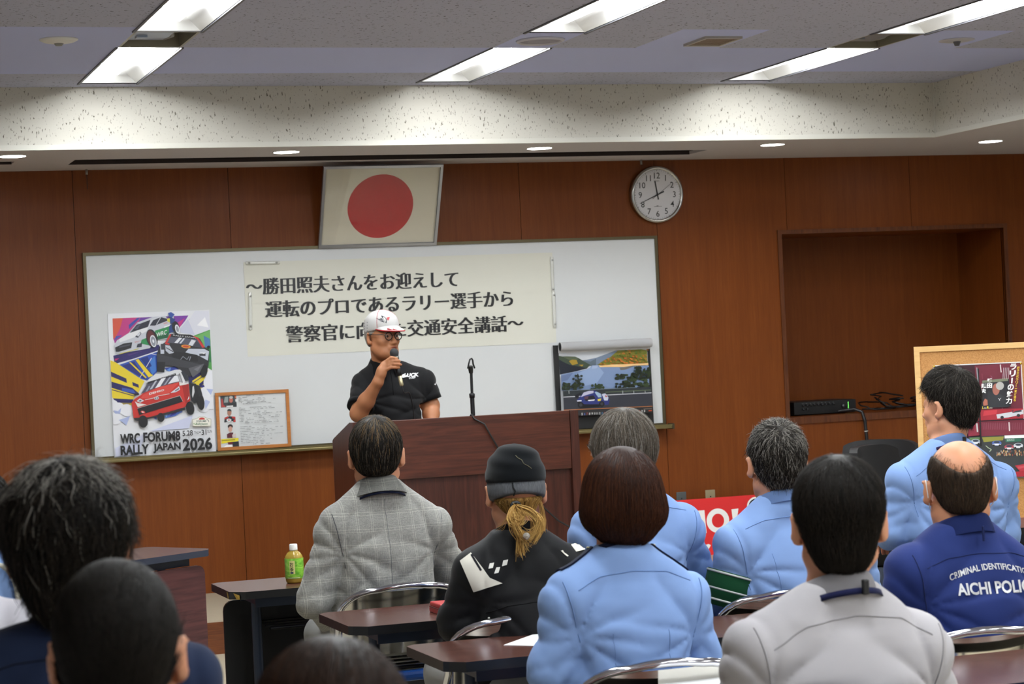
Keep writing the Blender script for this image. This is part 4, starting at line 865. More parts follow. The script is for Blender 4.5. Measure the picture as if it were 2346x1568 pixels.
p('#a02a36', (740, 760), (1210, 740), (1215, 845), (742, 868)); p('#c03a44', (800, 770), (940, 755), (930, 800), (790, 820)); p('#c8cbd0', (930, 805), (1050, 785), (1205, 755), (1212, 800), (1060, 835), (940, 848)); p('#3a3f48', (1090, 765), (1190, 752), (1195, 775), (1100, 790)); p('#b82c38', (1090, 790), (1120, 755), (1200, 750), (1190, 758), (1130, 768)); A.ell('#2a2c30', (990, 835), 18, 16); A.ell('#2a2c30', (1160, 815), 18, 16)
p('#7a2e3e', (742, 875), (1222, 855), (1228, 1010), (760, 1030)); p('#8a3040', (620, 890), (755, 880), (770, 1020), (640, 1030))
for i in range(22): A.line('#93505e', [(790+i*19, 890), (794+i*19, 960)], 5)
A.line('#c9c9c9', [(725, 895), (735, 985)], 16); A.line('#d9c9c9', [(1062, 885), (1068, 975)], 12)
p('#3c3f40', (650, 1035), (1228, 1012), (1245, 1445), (345, 1475)); p('#8f8a3c', (780, 1040), (1010, 1030), (1000, 1070), (800, 1090)); p('#5a7a4a', (650, 1045), (760, 1040), (760, 1075), (660, 1080)); p('#e9eae9', (1016, 1022), (1226, 1014), (1229, 1045), (1018, 1052)); p('#2f6a56', (1026, 1056), (1190, 1048), (1192, 1082), (1028, 1090)); A.text('#c9d8cf', 'SERVICE', [(1040, 1060), (1120, 1056), (1120, 1076), (1040, 1080)])
for cx, cy2, c in ((715, 1085, '#b9c0cc'), (935, 1100, '#5068b0'), (1160, 1125, '#d0d4da'), (1065, 1140, '#b04a58')):
    A.ell(c, (cx, cy2), 50, 26); A.ell('#3a4250', (cx, cy2-10), 32, 12); A.ell('#e3e5ea', (cx, cy2+14), 44, 9); A.ell('#1d1d20', (cx-30, cy2+22), 9, 9); A.ell('#1d1d20', (cx+30, cy2+22), 9, 9)
for _ in range(60): A.ell(rr.choice(['#a87a52', '#c8a878', '#8a4a3a', '#5a5c60', '#b8b0a0']), (rr.uniform(915, 1230), rr.uniform(1175, 1225)), 7, 12, 0, 8)
A.line('#b9c9a8', [(820, 1125), (850, 1150), (880, 1165), (860, 1185)], 7); p('#b03440', (1125, 1330), (1235, 1310), (1240, 1380), (1180, 1390)); p('#a02834', (1125, 1395), (1240, 1380), (1245, 1440), (1130, 1445)); p('#c25058', (1150, 1340), (1220, 1330), (1225, 1350), (1160, 1365))
A.line('#1c1c1e', [(735, 330), (770, 1130)], 16); A.line('#8a8a8e', [(720, 320), (756, 700)], 12); A.line('#2a1a1e', [(690, 875), (1225, 853)], 10)
for i, ch_ in enumerate('ラリーの魅力'):
    y0 = 282+i*70; x0 = 1085-i*9
    if ch_ == 'ー': p('#f4f4f2', (x0+16, y0+5), (x0+30, y0+5), (x0+26, y0+62), (x0+12, y0+62)); continue
    s_ = 0 if i < 3 else 4; A.text('#f4f4f2', ch_, [(x0-14, y0), (x0+52, y0-2), (x0+50, y0+62), (x0-16, y0+64)], .035)
for i, ch_ in enumerate('親子三代ラリー一家が語る'):
    y0 = 312+i*30; x0 = 1142-i*3.4
    if ch_ == 'ー': p('#e8c832', (x0+8, y0+2), (x0+13, y0+2), (x0+12, y0+26), (x0+7, y0+26)); continue
    if ch_ == '一': p('#e8c832', (x0, y0+12), (x0+24, y0+11), (x0+24, y0+17), (x0, y0+18)); continue
    A.text('#e8c832', ch_, [(x0, y0), (x0+26, y0-1), (x0+25, y0+26), (x0-1, y0+27)], .02)
for tx, x0, y0 in (('勝田', 830, 432), ('照夫', 768, 486)):
    for i, ch_ in enumerate(tx): A.text('#f0f0ee', ch_, [(x0-i*3, y0+i*52), (x0+56-i*3, y0-2+i*52), (x0+54-i*3, y0+46+i*52), (x0-2-i*3, y0+48+i*52)], .045)
for i in range(4): A.line('#b9a9ab', [(1000+i*18, 322), (994+i*18, 440)], 6)
A.line('#d9d0d0', [(965, 290), (975, 370)], 10)
o = A.build('print', pt); o.location.y = -.0012
pins = [(.006, .56), (.421, .556), (.419, .008), (.008, .01)]
for i, (u, v) in enumerate(pins):
    t = thing('push_pin', 'brass push pin at the %s corner of the red poster' % ['upper left', 'upper right', 'lower right', 'lower left'][i], 'push pin', group='brass push pins of the cork board')
    t.location = pt.matrix_basis @ Vector((u, -.001, v)); t.rotation_euler = (0, 0, rz); MB().lathe([(0, -.007), (.004, -.006), (.006, -.002), (.006, 0), (0, 0)], n=12, axis='y').build('head', mat('#c9a94a', .25, .8), t)
t = thing('push_pin', 'lone brass push pin left of the short haired man\'s jaw', 'push pin', group='brass push pins of the cork board'); t.rotation_euler = (0, 0, rz)
t.location = cb.location+Vector((math.cos(rz), math.sin(rz), 0))*.05+Vector((math.sin(rz), -math.cos(rz), 0))*.012+Vector((0, 0, 1.02)); MB().lathe([(0, -.007), (.004, -.006), (.006, -.002), (.006, 0), (0, 0)], n=12, axis='y').build('head', mat('#c9b94a', .25, .8), t)

# ------------------------------------------------------------------ two black office chairs and a low table at the back right
def office_chair(label, loc, rz, s=1.0):
    t = thing('office_chair', label, 'chair', loc, rz, 'black office chairs by the recess'); M_L = mat('#141416', .42)
    P = np.array([[(.24*s*u*(1-.10*max(0, w-.5)*2*u*u), -.22-.05*w+.05*u*u, .52+(.42*w)*(1-.07*u**4)) for u in np.linspace(-1, 1, 15)] for w in np.linspace(0, 1, 9)])
    MB().sheet(P, (0, 1, 0), .05).build('backrest', M_L, t)
    MB().box((-.24, -.2, .42), (.24, .26, .49), bev=.03).build('seat', M_L, t)
    for x in (-.29, .29): MB().tube([(x*.85, -.12, .44), (x, -.12, .5), (x, -.12, .64), (x, .12, .65)], .018, 8).build('armrest', M_L, t)
    MB().lathe([(0, .08), (.03, .08), (.03, .42), (0, .42)], n=14).build('column', M_DARK, t)
    for k in range(5):
        a = k*2*PI/5; g = MB(); g.tube([(0, 0, .1), (.28*math.cos(a), .28*math.sin(a), .065)], [.025, .016], 8); g.lathe([(0, 0), (.02, .005), (.026, .026), (.02, .05), (0, .055)], (.28*math.cos(a), .28*math.sin(a), 0), 12); g.build('base_arm', M_DARK, t)
office_chair('black office chair turned sideways under the wall recess', PY(1985, 1100, 10.5).xy.to_3d(), PI-.95, 1.0)
office_chair('black office chair nearest the cork board', PY(2078, 1100, 10.0).xy.to_3d(), PI+.5, .9)
# ================================================================== PEOPLE: smooth distance fields turned into continuous skins
f32 = np.float32
def A3(v): return np.array(tuple(v), f32)
def smin(a, b, k):
    h = np.clip(.5+.5*(b-a)/k, 0, 1); return b*(1-h)+a*h-k*h*(1-h)
def smax(a, b, k): return -smin(-a, -b, k)
class Cap:
    def __init__(s, a, b, ra, rb=None):
        s.a, s.b = A3(a), A3(b); s.ra, s.rb = ra, ra if rb is None else rb
        s.c = (s.a+s.b)/2; s.R = np.linalg.norm(s.b-s.a)/2+max(s.ra, s.rb)
    def __call__(s, P):
        ab = s.b-s.a; pa = P-s.a; t = np.clip((pa@ab)/max(1e-9, ab@ab), 0, 1)
        return np.linalg.norm(pa-t[:, None]*ab, axis=1)-(s.ra+(s.rb-s.ra)*t)
class Ell:
    def __init__(s, c, r, M=None):
        s.c = A3(c); s.r = A3(r); s.M = None if M is None else np.array(M, f32); s.R = float(max(r))
    def __call__(s, P):
        q = P-s.c
        if s.M is not None: q = q@s.M          # columns of M = local axes
        k0 = np.linalg.norm(q/s.r, axis=1); k1 = np.linalg.norm(q/(s.r*s.r), axis=1)+1e-9
        return np.where(k0 < 1e-4, -s.r.min(), k0*(k0-1)/k1)
class Loft:
    """elliptic sections stacked along z; yaw turns the sections"""
    def __init__(s, rings, yaw=0, n=2.4):
        s.r = np.array(rings, f32); s.cy, s.sy = math.cos(yaw), math.sin(yaw); s.n = n
        lo, hi = s.r[:, 0].min(), s.r[:, 0].max(); s.c = np.array([s.r[:, 1].mean(), s.r[:, 2].mean(), (lo+hi)/2], f32); s.R = float((hi-lo)/2+.25); s.lo, s.hi = lo, hi
    def __call__(s, P):
        z = P[:, 2]; r = s.r; g = lambda i: np.interp(z, r[:, 0], r[:, i]).astype(f32)
        x, y = P[:, 0]-g(1), P[:, 1]-g(2); u = x*s.cy+y*s.sy; v = -x*s.sy+y*s.cy; a, b = g(3), g(4)
        q = (np.abs(u/a)**s.n+np.abs(v/b)**s.n+1e-9)**(1/s.n)
        d = (q-1)*np.minimum(a, b)
        return smax(smax(d, z-s.hi, .03), s.lo-z, .03)
class Grp:
    """a group of parts blended together; op: '+' add, '-' carve"""
    def __init__(s): s.p = []
    def add(s, f, k=.02): s.p.append(('+', f, k)); return s
    def cut(s, f, k=.006): s.p.append(('-', f, k)); return s
    def bound(s):
        lo = np.min([f.c-f.R for o, f, k in s.p if o == '+'], 0); hi = np.max([f.c+f.R for o, f, k in s.p if o == '+'], 0); return lo, hi
    def __call__(s, P):
        out = None; bl, bh = P.min(0), P.max(0)
        for o, f, k in s.p:
            if out is not None and not isinstance(f, Loft):
                dq = np.maximum(np.maximum(bl-f.c, f.c-bh), 0)
                if dq@dq > (f.R+.07)**2: continue
            m = np.linalg.norm(P-f.c, axis=1) < f.R+.07 if not isinstance(f, Loft) else None
            if out is None: out = np.linalg.norm(P-f.c, axis=1)-f.R+.02; out = np.maximum(out, .05)
            if m is None: out = smin(out, f(P), k)
            elif m.any():
                v = f(P[m]); out = out.copy(); out[m] = smin(out[m], v, k) if o == '+' else smax(out[m], -v, k)
        return out
def surface(fn, lo, hi, h):
    lo = np.asarray(lo, float)-2*h; hi = np.asarray(hi, float)+2*h; B = 8
    nb = np.ceil((hi-lo)/(h*B)).astype(int)+1; n = nb*B
    ax = [lo[i]+(np.arange(nb[i])*B+B/2-.5)*h for i in range(3)]
    C = np.stack(np.meshgrid(*ax, indexing='ij'), -1).reshape(-1, 3).astype(f32); fc = fn(C)
    keep = np.abs(fc) < B*h*1.25
    F = np.repeat(np.repeat(np.repeat(np.where(fc > 0, 1, -1).reshape(nb).astype(f32), B, 0), B, 1), B, 2)
    idx = np.argwhere(keep.reshape(nb)); idx = idx[np.lexsort((idx[:, 0]//3, idx[:, 2]//2))]; o = np.stack(np.meshgrid(*[np.arange(B)]*3, indexing='ij'), -1).reshape(-1, 3)
    for s in range(0, len(idx), 60):
        I = (idx[s:s+60, None]*B+o[None]).reshape(-1, 3); P = (lo+I*h).astype(f32); F[I[:, 0], I[:, 1], I[:, 2]] = fn(P)
    S = F < 0; c = S[:-1, :-1, :-1].astype(np.int8)
    cor = [(i, j, k) for i in (0, 1) for j in (0, 1) for k in (0, 1)]
    cnt = sum(S[i:n[0]-1+i, j:n[1]-1+j, k:n[2]-1+k].astype(np.int8) for i, j, k in cor)
    cells = np.argwhere((cnt > 0) & (cnt < 8)); cid = np.full(tuple(n-1), -1, np.int32); cid[tuple(cells.T)] = np.arange(len(cells))
    acc = np.zeros((len(cells), 3)); w = np.zeros(len(cells))
    for a in cor:
        for ax_ in range(3):
            if a[ax_]: continue
            b = list(a); b[ax_] = 1
            fa = F[cells[:, 0]+a[0], cells[:, 1]+a[1], cells[:, 2]+a[2]]; fb = F[cells[:, 0]+b[0], cells[:, 1]+b[1], cells[:, 2]+b[2]]
            m = (fa < 0) != (fb < 0); t = fa[m]/(fa[m]-fb[m]); p = np.tile(np.array(a, float), (m.sum(), 1)); p[:, ax_] += t; acc[m] += p; w[m] += 1
    V = lo+(cells+acc/w[:, None])*h; Q = []
    for ax_ in range(3):
        u, v = [(1, 2), (2, 0), (0, 1)][ax_]; sl0 = [slice(None)]*3; sl1 = [slice(None)]*3; sl0[ax_] = slice(0, -1); sl1[ax_] = slice(1, None)
        A_, B_ = S[tuple(sl0)], S[tuple(sl1)]; e = np.argwhere(A_ != B_)
        e = e[(e[:, u] > 0) & (e[:, v] > 0) & (e[:, u] < n[u]-1) & (e[:, v] < n[v]-1)]
        def g(du, dv): q = e.copy(); q[:, u] += du; q[:, v] += dv; return cid[q[:, 0], q[:, 1], q[:, 2]]
        q = np.stack([g(-1, -1), g(0, -1), g(0, 0), g(-1, 0)], 1); fl = ~A_[e[:, 0], e[:, 1], e[:, 2]]; q[fl] = q[fl][:, ::-1]; Q.append(q)
    Q = np.concatenate(Q); Q = Q[(Q >= 0).all(1)]
    return V, Q
def grad(fn, P, e=.002):
    P = P.astype(f32); g = np.stack([fn(P+np.eye(3, dtype=f32)[i]*e)-fn(P-np.eye(3, dtype=f32)[i]*e) for i in range(3)], 1)
    return g/(np.linalg.norm(g, axis=1, keepdims=True)+1e-9)
def relax(V, Q, it=2, lam=.5):
    E = np.concatenate([Q[:, [0, 1]], Q[:, [1, 2]], Q[:, [2, 3]], Q[:, [3, 0]]]); 
    for _ in range(it):
        acc = np.zeros_like(V); w = np.zeros(len(V))
        for a, b in ((0, 1), (1, 0)):
            for i in range(3): acc[:, i] += np.bincount(E[:, a], V[E[:, b], i], len(V))
            w += np.bincount(E[:, a], minlength=len(V))
        V = V+(acc/w[:, None]-V)*lam
    return V
def skin(name, fn, lo, hi, h, m, parent, it=1):
    V, Q = surface(fn, lo, hi, h); V = relax(V, Q, it); return npmesh(name, V, Q, m, parent)
def trace(P, D, fn, off=.0, it=40):
    P = np.asarray(P, f32).reshape(-1, 3); D = np.asarray(D, f32)
    D = np.broadcast_to(D/np.linalg.norm(D, axis=-1, keepdims=True), P.shape)
    P0 = P
    for _ in range(it): P = P+D*np.clip((fn(P)-off)*.7, -.03, .05)[:, None]
    bad = np.abs(fn(P)-off) > .003
    if bad.any():                      # sight line slides past the cloth: settle on the nearest cloth instead
        Q = P0[bad]+D[bad]*.34
        for _ in range(12): Q = Q-grad(fn, Q, .004)*np.clip(fn(Q)-off, -.03, .03)[:, None]
        P = P.copy(); P[bad] = Q
    return P
def cloth_patch(name, P, D, fn, off, th, m, parent):
    """grid of points dropped along D onto a garment -> thin raised patch"""
    P = np.asarray(P, float); a, b = P.shape[:2]; Q = P.reshape(-1, 3) if D is None else trace(P.reshape(-1, 3), D, fn, off); N = grad(fn, Q)
    Q = Q.reshape(a, b, 3); N = N.reshape(a, b, 3); mb = MB(); T = Q+N*th; mb.grid(T, 0); mb.grid(Q, 0)
    for U, W in ((Q[0], T[0]), (Q[-1], T[-1]), (Q[:, 0], T[:, 0]), (Q[:, -1], T[:, -1])): mb.grid(np.stack([U, W]), 0, False)
    return mb.build(name, m, parent)
def seam(name, pts, D, fn, m, parent, r=.0013, n=40, off=.0004):
    pts = np.asarray(pts, float); t = np.linspace(0, len(pts)-1, n); P = np.stack([np.interp(t, range(len(pts)), pts[:, i]) for i in range(3)], 1)
    Q = trace(P, D, fn, off) if D is not None else P; return MB().tube(Q, r, 6).build(name, m, parent)
def decal_text(mb, txt, org, ux, uz, D, fn, w, h, mi, off=.0012, bold=.02, arc=0.0):
    V, Fc, asp = text_geo(txt, bold); P = np.zeros((len(V), 3)); org, ux, uz = map(lambda v: np.array(tuple(v), float), (org, ux, uz))
    u = V[:, 0]-.5; v = V[:, 1]
    if arc: R = w/arc; a = u*arc; P = org+np.outer(np.sin(a)*(R+v*h), ux)+np.outer(np.cos(a)*(R+v*h)-R, uz)
    else: P = org+np.outer(u*w, ux)+np.outer(v*h, uz)
    mb.add(trace(P, D, fn, off), Fc, mi, False)
def px_text(p, mb, txt, quad, fn, mi=0, off=.0012, bold=.02, arch=0.0):
    V, Fc, asp = text_geo(txt, bold); P = bil(quad, V[:, 0], V[:, 1]); P[:, 1] -= arch*(1-(2*V[:, 0]-1)**2); mb.add(p.cast(P, fn, off), Fc, mi, False)
# ------------------------------------------------------------------ hair
def hair_mesh(name, fn, lo, hi, flow, mats, parent, n=3500, L=.05, seg=5, w=.0016, lift=.006, seed=0, h=.006, mix=(1.,), jit=.35, keep=None, base_mi=0, wave=.0, stay=.0, patchy=None, solid=True):
    V, Q = surface(fn, lo, hi, h); V = relax(V, Q, 1); r = np.random.RandomState(seed)
    a = V[Q]; ar = np.linalg.norm(np.cross(a[:, 2]-a[:, 0], a[:, 3]-a[:, 1]), axis=1); fi = r.choice(len(Q), n, p=ar/ar.sum()); b = r.dirichlet([1, 1, 1, 1], n)
    P = (a[fi]*b[:, :, None]).sum(1)
    if keep is not None: P = P[keep(P)]
    n = len(P); pts = [P-grad(fn, P)*.003]; jd = r.randn(n, 3)*jit; Ln = L*(.6+.8*r.rand(n)); lf = lift*(.3+1.2*r.rand(n)); ph = r.rand(n)*6
    for i in range(seg):
        N = grad(fn, P); d = flow(P)+jd+wave*np.stack([np.sin(ph+i*1.7), np.cos(ph+i*1.3), np.sin(ph*2+i)], 1); d = d-N*((d*N).sum(1)-stay)[:, None]; d /= np.linalg.norm(d, axis=1, keepdims=True)+1e-9
        P = P+d*(Ln/seg)[:, None]; f = fn(P.astype(f32)); tgt = lf*((i+1)/seg)**1.3
        if not stay: P = P-N*np.clip(f-tgt, -.02, .02)[:, None]
        else: P = P-N*np.minimum(f-.001, 0)[:, None]
        pts.append(P)
    S = np.stack(pts, 1); T = np.gradient(S, axis=1); T /= np.linalg.norm(T, axis=2, keepdims=True)+1e-9; up = np.repeat(grad(fn, S[:, 1])[:, None], seg+1, 1); sd = np.cross(T, up); sd /= np.linalg.norm(sd, axis=2, keepdims=True)+1e-9; nn = np.cross(sd, T)
    wd = (w*(.6+.8*r.rand(n)))[:, None, None]*np.linspace(1, .25, seg+1)[None, :, None]**.7
    ring = np.stack([S+sd*wd*.5, S-sd*wd*.5, S+nn*wd*.45], 2); VV = ring.reshape(-1, 3)
    base = (np.arange(n)*(seg+1)*3)[:, None, None]; sg = (np.arange(seg)*3)[None, :, None]; F4 = []
    for k in range(3):
        k2 = (k+1) % 3; F4.append(np.stack([base+sg+k, base+sg+k2, base+sg+3+k2, base+sg+3+k], -1).reshape(-1, 4))
    ms = r.choice(len(mix), n, p=np.array(mix)/sum(mix))
    for fnm, idx, pr in (patchy or []): ms = np.where((fnm(S[:, 0]) > r.rand(n)) & (r.rand(n) < pr), idx, ms)
    mi = np.concatenate([np.repeat(ms, seg)]*3)
    if not solid: return npmesh(name, VV, np.concatenate(F4), mats, parent, True, mi)
    F4 = np.concatenate(F4)+len(V)
    return npmesh(name, np.concatenate([V, VV]), np.concatenate([Q, F4]), mats, parent, True, np.concatenate([np.full(len(Q), base_mi), mi]))
def m_hair(h, rough=.5, spec=.16):
    return mat(h, rough, 0, spec)
# ------------------------------------------------------------------ cloth, skin
def m_cloth(h, weave=900, rough=.88, sheen=.05, var=.04):
    n = NT('cloth'); a = n.noise(n.obj((weave, weave, weave)), 1, 2, .6); b = n.noise(n.obj((9, 9, 9)), 1, 3); c = hexc(h); d = tuple(x*(1-var*3) for x in c[:3])+(1,)
    return n.set(col=n.mix(b, c, d), rough=rough, spec=.14, sheen=sheen).bump(a, .15, .0006).m
def m_skin(h, red='#b0604a'):
    n = NT('skin'); a = n.noise(n.obj((28, 28, 28)), 1, 4, .6); b = n.noise(n.obj((420, 420, 420)), 1, 2)
    c = hexc(h); return n.set(col=n.mix(n.math('MULTIPLY', a, .42), c, hexc(red)), rough=.48, spec=.4, sss=.06).bump(b, .12, .0006).m
SKIN = m_skin('#c4906f'); SKIN_TAN = m_skin('#aa7450', '#8e4e36'); M_EYE = mat('#2a1c16', .15); M_EYEW_SHADE = mat('#76665a', .35)  # eye whites coloured dark: the shadow over the eyes is painted in
M_TROUSER = m_cloth('#2a303c'); M_SHOE = mat('#131315', .3)
def frame_of(fwd, pitch=0.0, roll=0.0):
    f = Vector((fwd[0], fwd[1], 0)).normalized(); x = Vector((f.y, -f.x, 0)); z = Vector((0, 0, 1))
    M = Matrix((x, f, z)).transposed()
    M = M @ Matrix.Rotation(pitch, 3, 'X') @ Matrix.Rotation(roll, 3, 'Y')
    return M
class Head:
    def __init__(s, c, M, k=1.0, face=True):
        s.c, s.M, s.k = Vector(c), M, k; s.Mn = np.array([[M[i][j] for j in range(3)] for i in range(3)], f32); s.face = face
    def w(s, x, y, z): return s.c + s.M @ Vector((x*s.k, y*s.k, z*s.k))
    def loc(s, P): return ((P-A3(s.c))@s.Mn)/s.k
    def E(s, c, r): return Ell(s.w(*c), [v*s.k for v in r], s.Mn)
    def C(s, a, b, ra, rb=None): return Cap(s.w(*a), s.w(*b), ra*s.k, None if rb is None else rb*s.k)
    def parts(s, g):
        g.add(s.E((0, -.012, .032), (.076, .094, .086)), .02); g.add(s.E((0, .026, -.028), (.063, .064, .086)), .03); g.add(s.E((0, .048, -.088), (.040, .040, .032)), .03)
        for q in (-1, 1):
            g.add(s.E((q*.040, .056, -.024), (.024, .022, .022)), .022); g.add(s.C((q*.052, .0, -.06), (q*.036, .05, -.085), .022, .018), .025)
            g.add(s.C((q*.012, .084, .017), (q*.042, .073, .018), .010, .008), .012)
            # ear with a rim and a hollow
            Me = np.array(s.M @ Matrix.Rotation(q*-.55, 3, 'Z') @ Matrix.Rotation(-.12, 3, 'X'), f32)
            g.add(Ell(s.w(q*.087, -.010, -.006), [.0085*s.k, .019*s.k, .033*s.k], Me), .008); g.add(s.E((q*.080, -.001, -.030), (.009, .010, .012)), .008)
            g.cut(s.E((q*.092, -.001, -.004), (.007, .009, .018)), .006)
        if s.face:
            g.add(s.C((0, .086, .008), (0, .108, -.030), .007, .011), .012); g.add(s.E((0, .104, -.033), (.016, .013, .009)), .008)
            for q in (-1, 1):
                g.add(s.E((q*.013, .096, -.035), (.008, .010, .008)), .006); g.cut(s.E((q*.031, .097, .003), (.018, .016, .011)), .012)
                g.add(s.E((q*.031, .074, .003), (.0135, .0115, .0115)), .003); g.add(s.C((q*.020, .0855, .0095), (q*.044, .0795, .008), .0046), .004); g.add(s.C((q*.020, .083, -.0075), (q*.042, .078, -.0075), .003), .006)
                g.cut(s.C((q*.024, .094, -.028), (q*.037, .088, -.062), .0022), .006)
            g.add(s.E((0, .088, -.058), (.026, .014, .018)), .012); g.add(s.C((-.016, .094, -.0545), (.016, .094, -.0545), .0042), .004); g.add(s.C((-.014, .0935, -.0655), (.014, .0935, -.0655), .0048), .004); g.cut(s.C((-.022, .1, -.060), (.022, .1, -.060), .0028), .003)
            g.add(s.E((0, .082, -.098), (.018, .014, .013)), .015)
    def eyes(s, parent):
        mb = MB()
        for q in (-1, 1):
            c = s.w(q*.031, .0755, .003)
            vs = []; b = MB(); b.lathe([(0, .0128), (.004, .0124), (.0062, .0112), (.0115, .004), (.0118, 0)], n=16, axis='y')
            for (x, y, z) in b.v: vs.append(s.w(q*.031+x*.95, .0755+y*.95, .003+z*.95))
            mb.add(vs, b.f, 0, True)
            for i in range(len(b.f)): 
                pass
            ir = MB(); ir.lathe([(0, .0131), (.0038, .0127), (.0068, .0112)], n=16, axis='y'); mb.add([s.w(q*.031+x*.95, .0755+y*.96+.0002, .003+z*.95) for x, y, z in ir.v], ir.f, 1, True)
        return mb.build('eyes', [M_EYEW_SHADE, M_EYE], parent)
def hand(g, wrist, dirv, up, k=1.0, curl=.5, mirror=1):
    """palm, four bent fingers, thumb; dirv = pointing, up = back of the hand"""
    d = Vector(dirv).normalized(); u = Vector(up); u = (u-d*u.dot(d)).normalized(); s = d.cross(u)*mirror; w = Vector(wrist)
    at = lambda a, b, c: w+d*(a*k)+s*(b*k)+u*(c*k)
    g.add(Cap(at(0, 0, 0), at(.03, 0, 0), .026*k, .024*k), .02)
    for i, b in enumerate((-.027, -.009, .009, .027)): g.add(Cap(at(.025, b*.55, 0), at(.088-.006*abs(i-1.3), b, .002), .017*k, .0115*k), .014)
    for i, (b, L) in enumerate(((-.028, .9), (-.0095, 1.0), (.0095, .95), (.028, .75))):
        p0 = at(.09-.006*abs(i-1.3), b, .002); a = curl*.6; p1 = p0+(d*math.cos(a)-u*math.sin(a))*(.042*L*k); a += curl; p2 = p1+(d*math.cos(a)-u*math.sin(a))*(.026*L*k); a += curl*.7; p3 = p2+(d*math.cos(a)-u*math.sin(a))*(.02*L*k)
        g.add(Cap(p0, p1, .0092*k, .0085*k), .006); g.add(Cap(p1, p2, .0085*k, .0078*k), .003); g.add(Cap(p2, p3, .0078*k, .0068*k), .003)
    t0, t1, t2, t3 = at(.022, -.026, -.006), at(.052, -.047, -.014), at(.078, -.052, -.02), at(.098, -.047, -.026)
    g.add(Cap(t0, t1, .016*k, .012*k), .014); g.add(Cap(t1, t2, .0105*k, .0095*k), .004); g.add(Cap(t2, t3, .0095*k, .0078*k), .003)
def ridge(x): return 1-np.abs(((x/PI) % 2)-1)*2
def crease(v): return 1.2*(1-np.abs(np.sin(v*.5)))**1.6-.45
def folds(P, seed, sh, amp=.004):
    """soft drapery: creases fanning from the armpits, long diagonals over the back, slow vertical drape"""
    r = np.random.RandomState(seed); out = np.zeros(len(P), f32); x, y, z = P[:, 0], P[:, 1], P[:, 2]
    wx = .03*np.sin(z*15+r.rand()*6+y*9)+.022*np.sin(x*21+z*11+r.rand()*6)
    mid = np.mean([s[0] for s in sh]); top = np.mean([s[2] for s in sh]); dn = np.clip((top-.07-z)/.12, 0, 1)
    for (cx, cy, cz) in sh:
        dx, dz = x-cx, z-(cz-.09); rr = np.sqrt(dx*dx+dz*dz+.5*(y-cy)**2)+1e-4; an = np.arctan2(dz, -dx*np.sign(cx-mid))
        out += .9*crease(an*9+r.rand()*6+wx*34)*np.exp(-((rr-.13)/.10)**2)*np.minimum(1, rr/.06)
    for sg in (-1, 1):
        env = .5+.5*np.sin(x*11*sg+z*9+r.rand()*6+wx*25); u = (x-mid)*.62*sg+z*.78+.35*wx
        out += .9*dn*env*env*crease(u*58+r.rand()*6)
    out += .5*dn*np.sin(x*30+wx*30+r.rand()*6)+.5*dn*np.clip((top-.24-z)/.1, 0, 1)*crease(z*62+x*20*np.sin(r.rand()*6)+wx*50)
    return (amp*out).astype(f32)
def arm_folds(P, S, E, seed, amp):
    S, E = A3(S), A3(E); d = E-S; L = np.linalg.norm(d); d = d/L; t = (P-S)@d; q = P-S-np.outer(t, d); rad = np.linalg.norm(q, axis=1)
    an = np.arctan2(q[:, 1], q[:, 0]); m = np.clip(t/.08, 0, 1)*(rad < .1); r = np.random.RandomState(seed)
    return (amp*m*(.75*crease(t*70+an*2.2+r.rand()*6)+.5*crease(t*44-an*2+r.rand()*6))*np.clip(1.25-np.abs(t-L)/.22, .12, 1)).astype(f32)
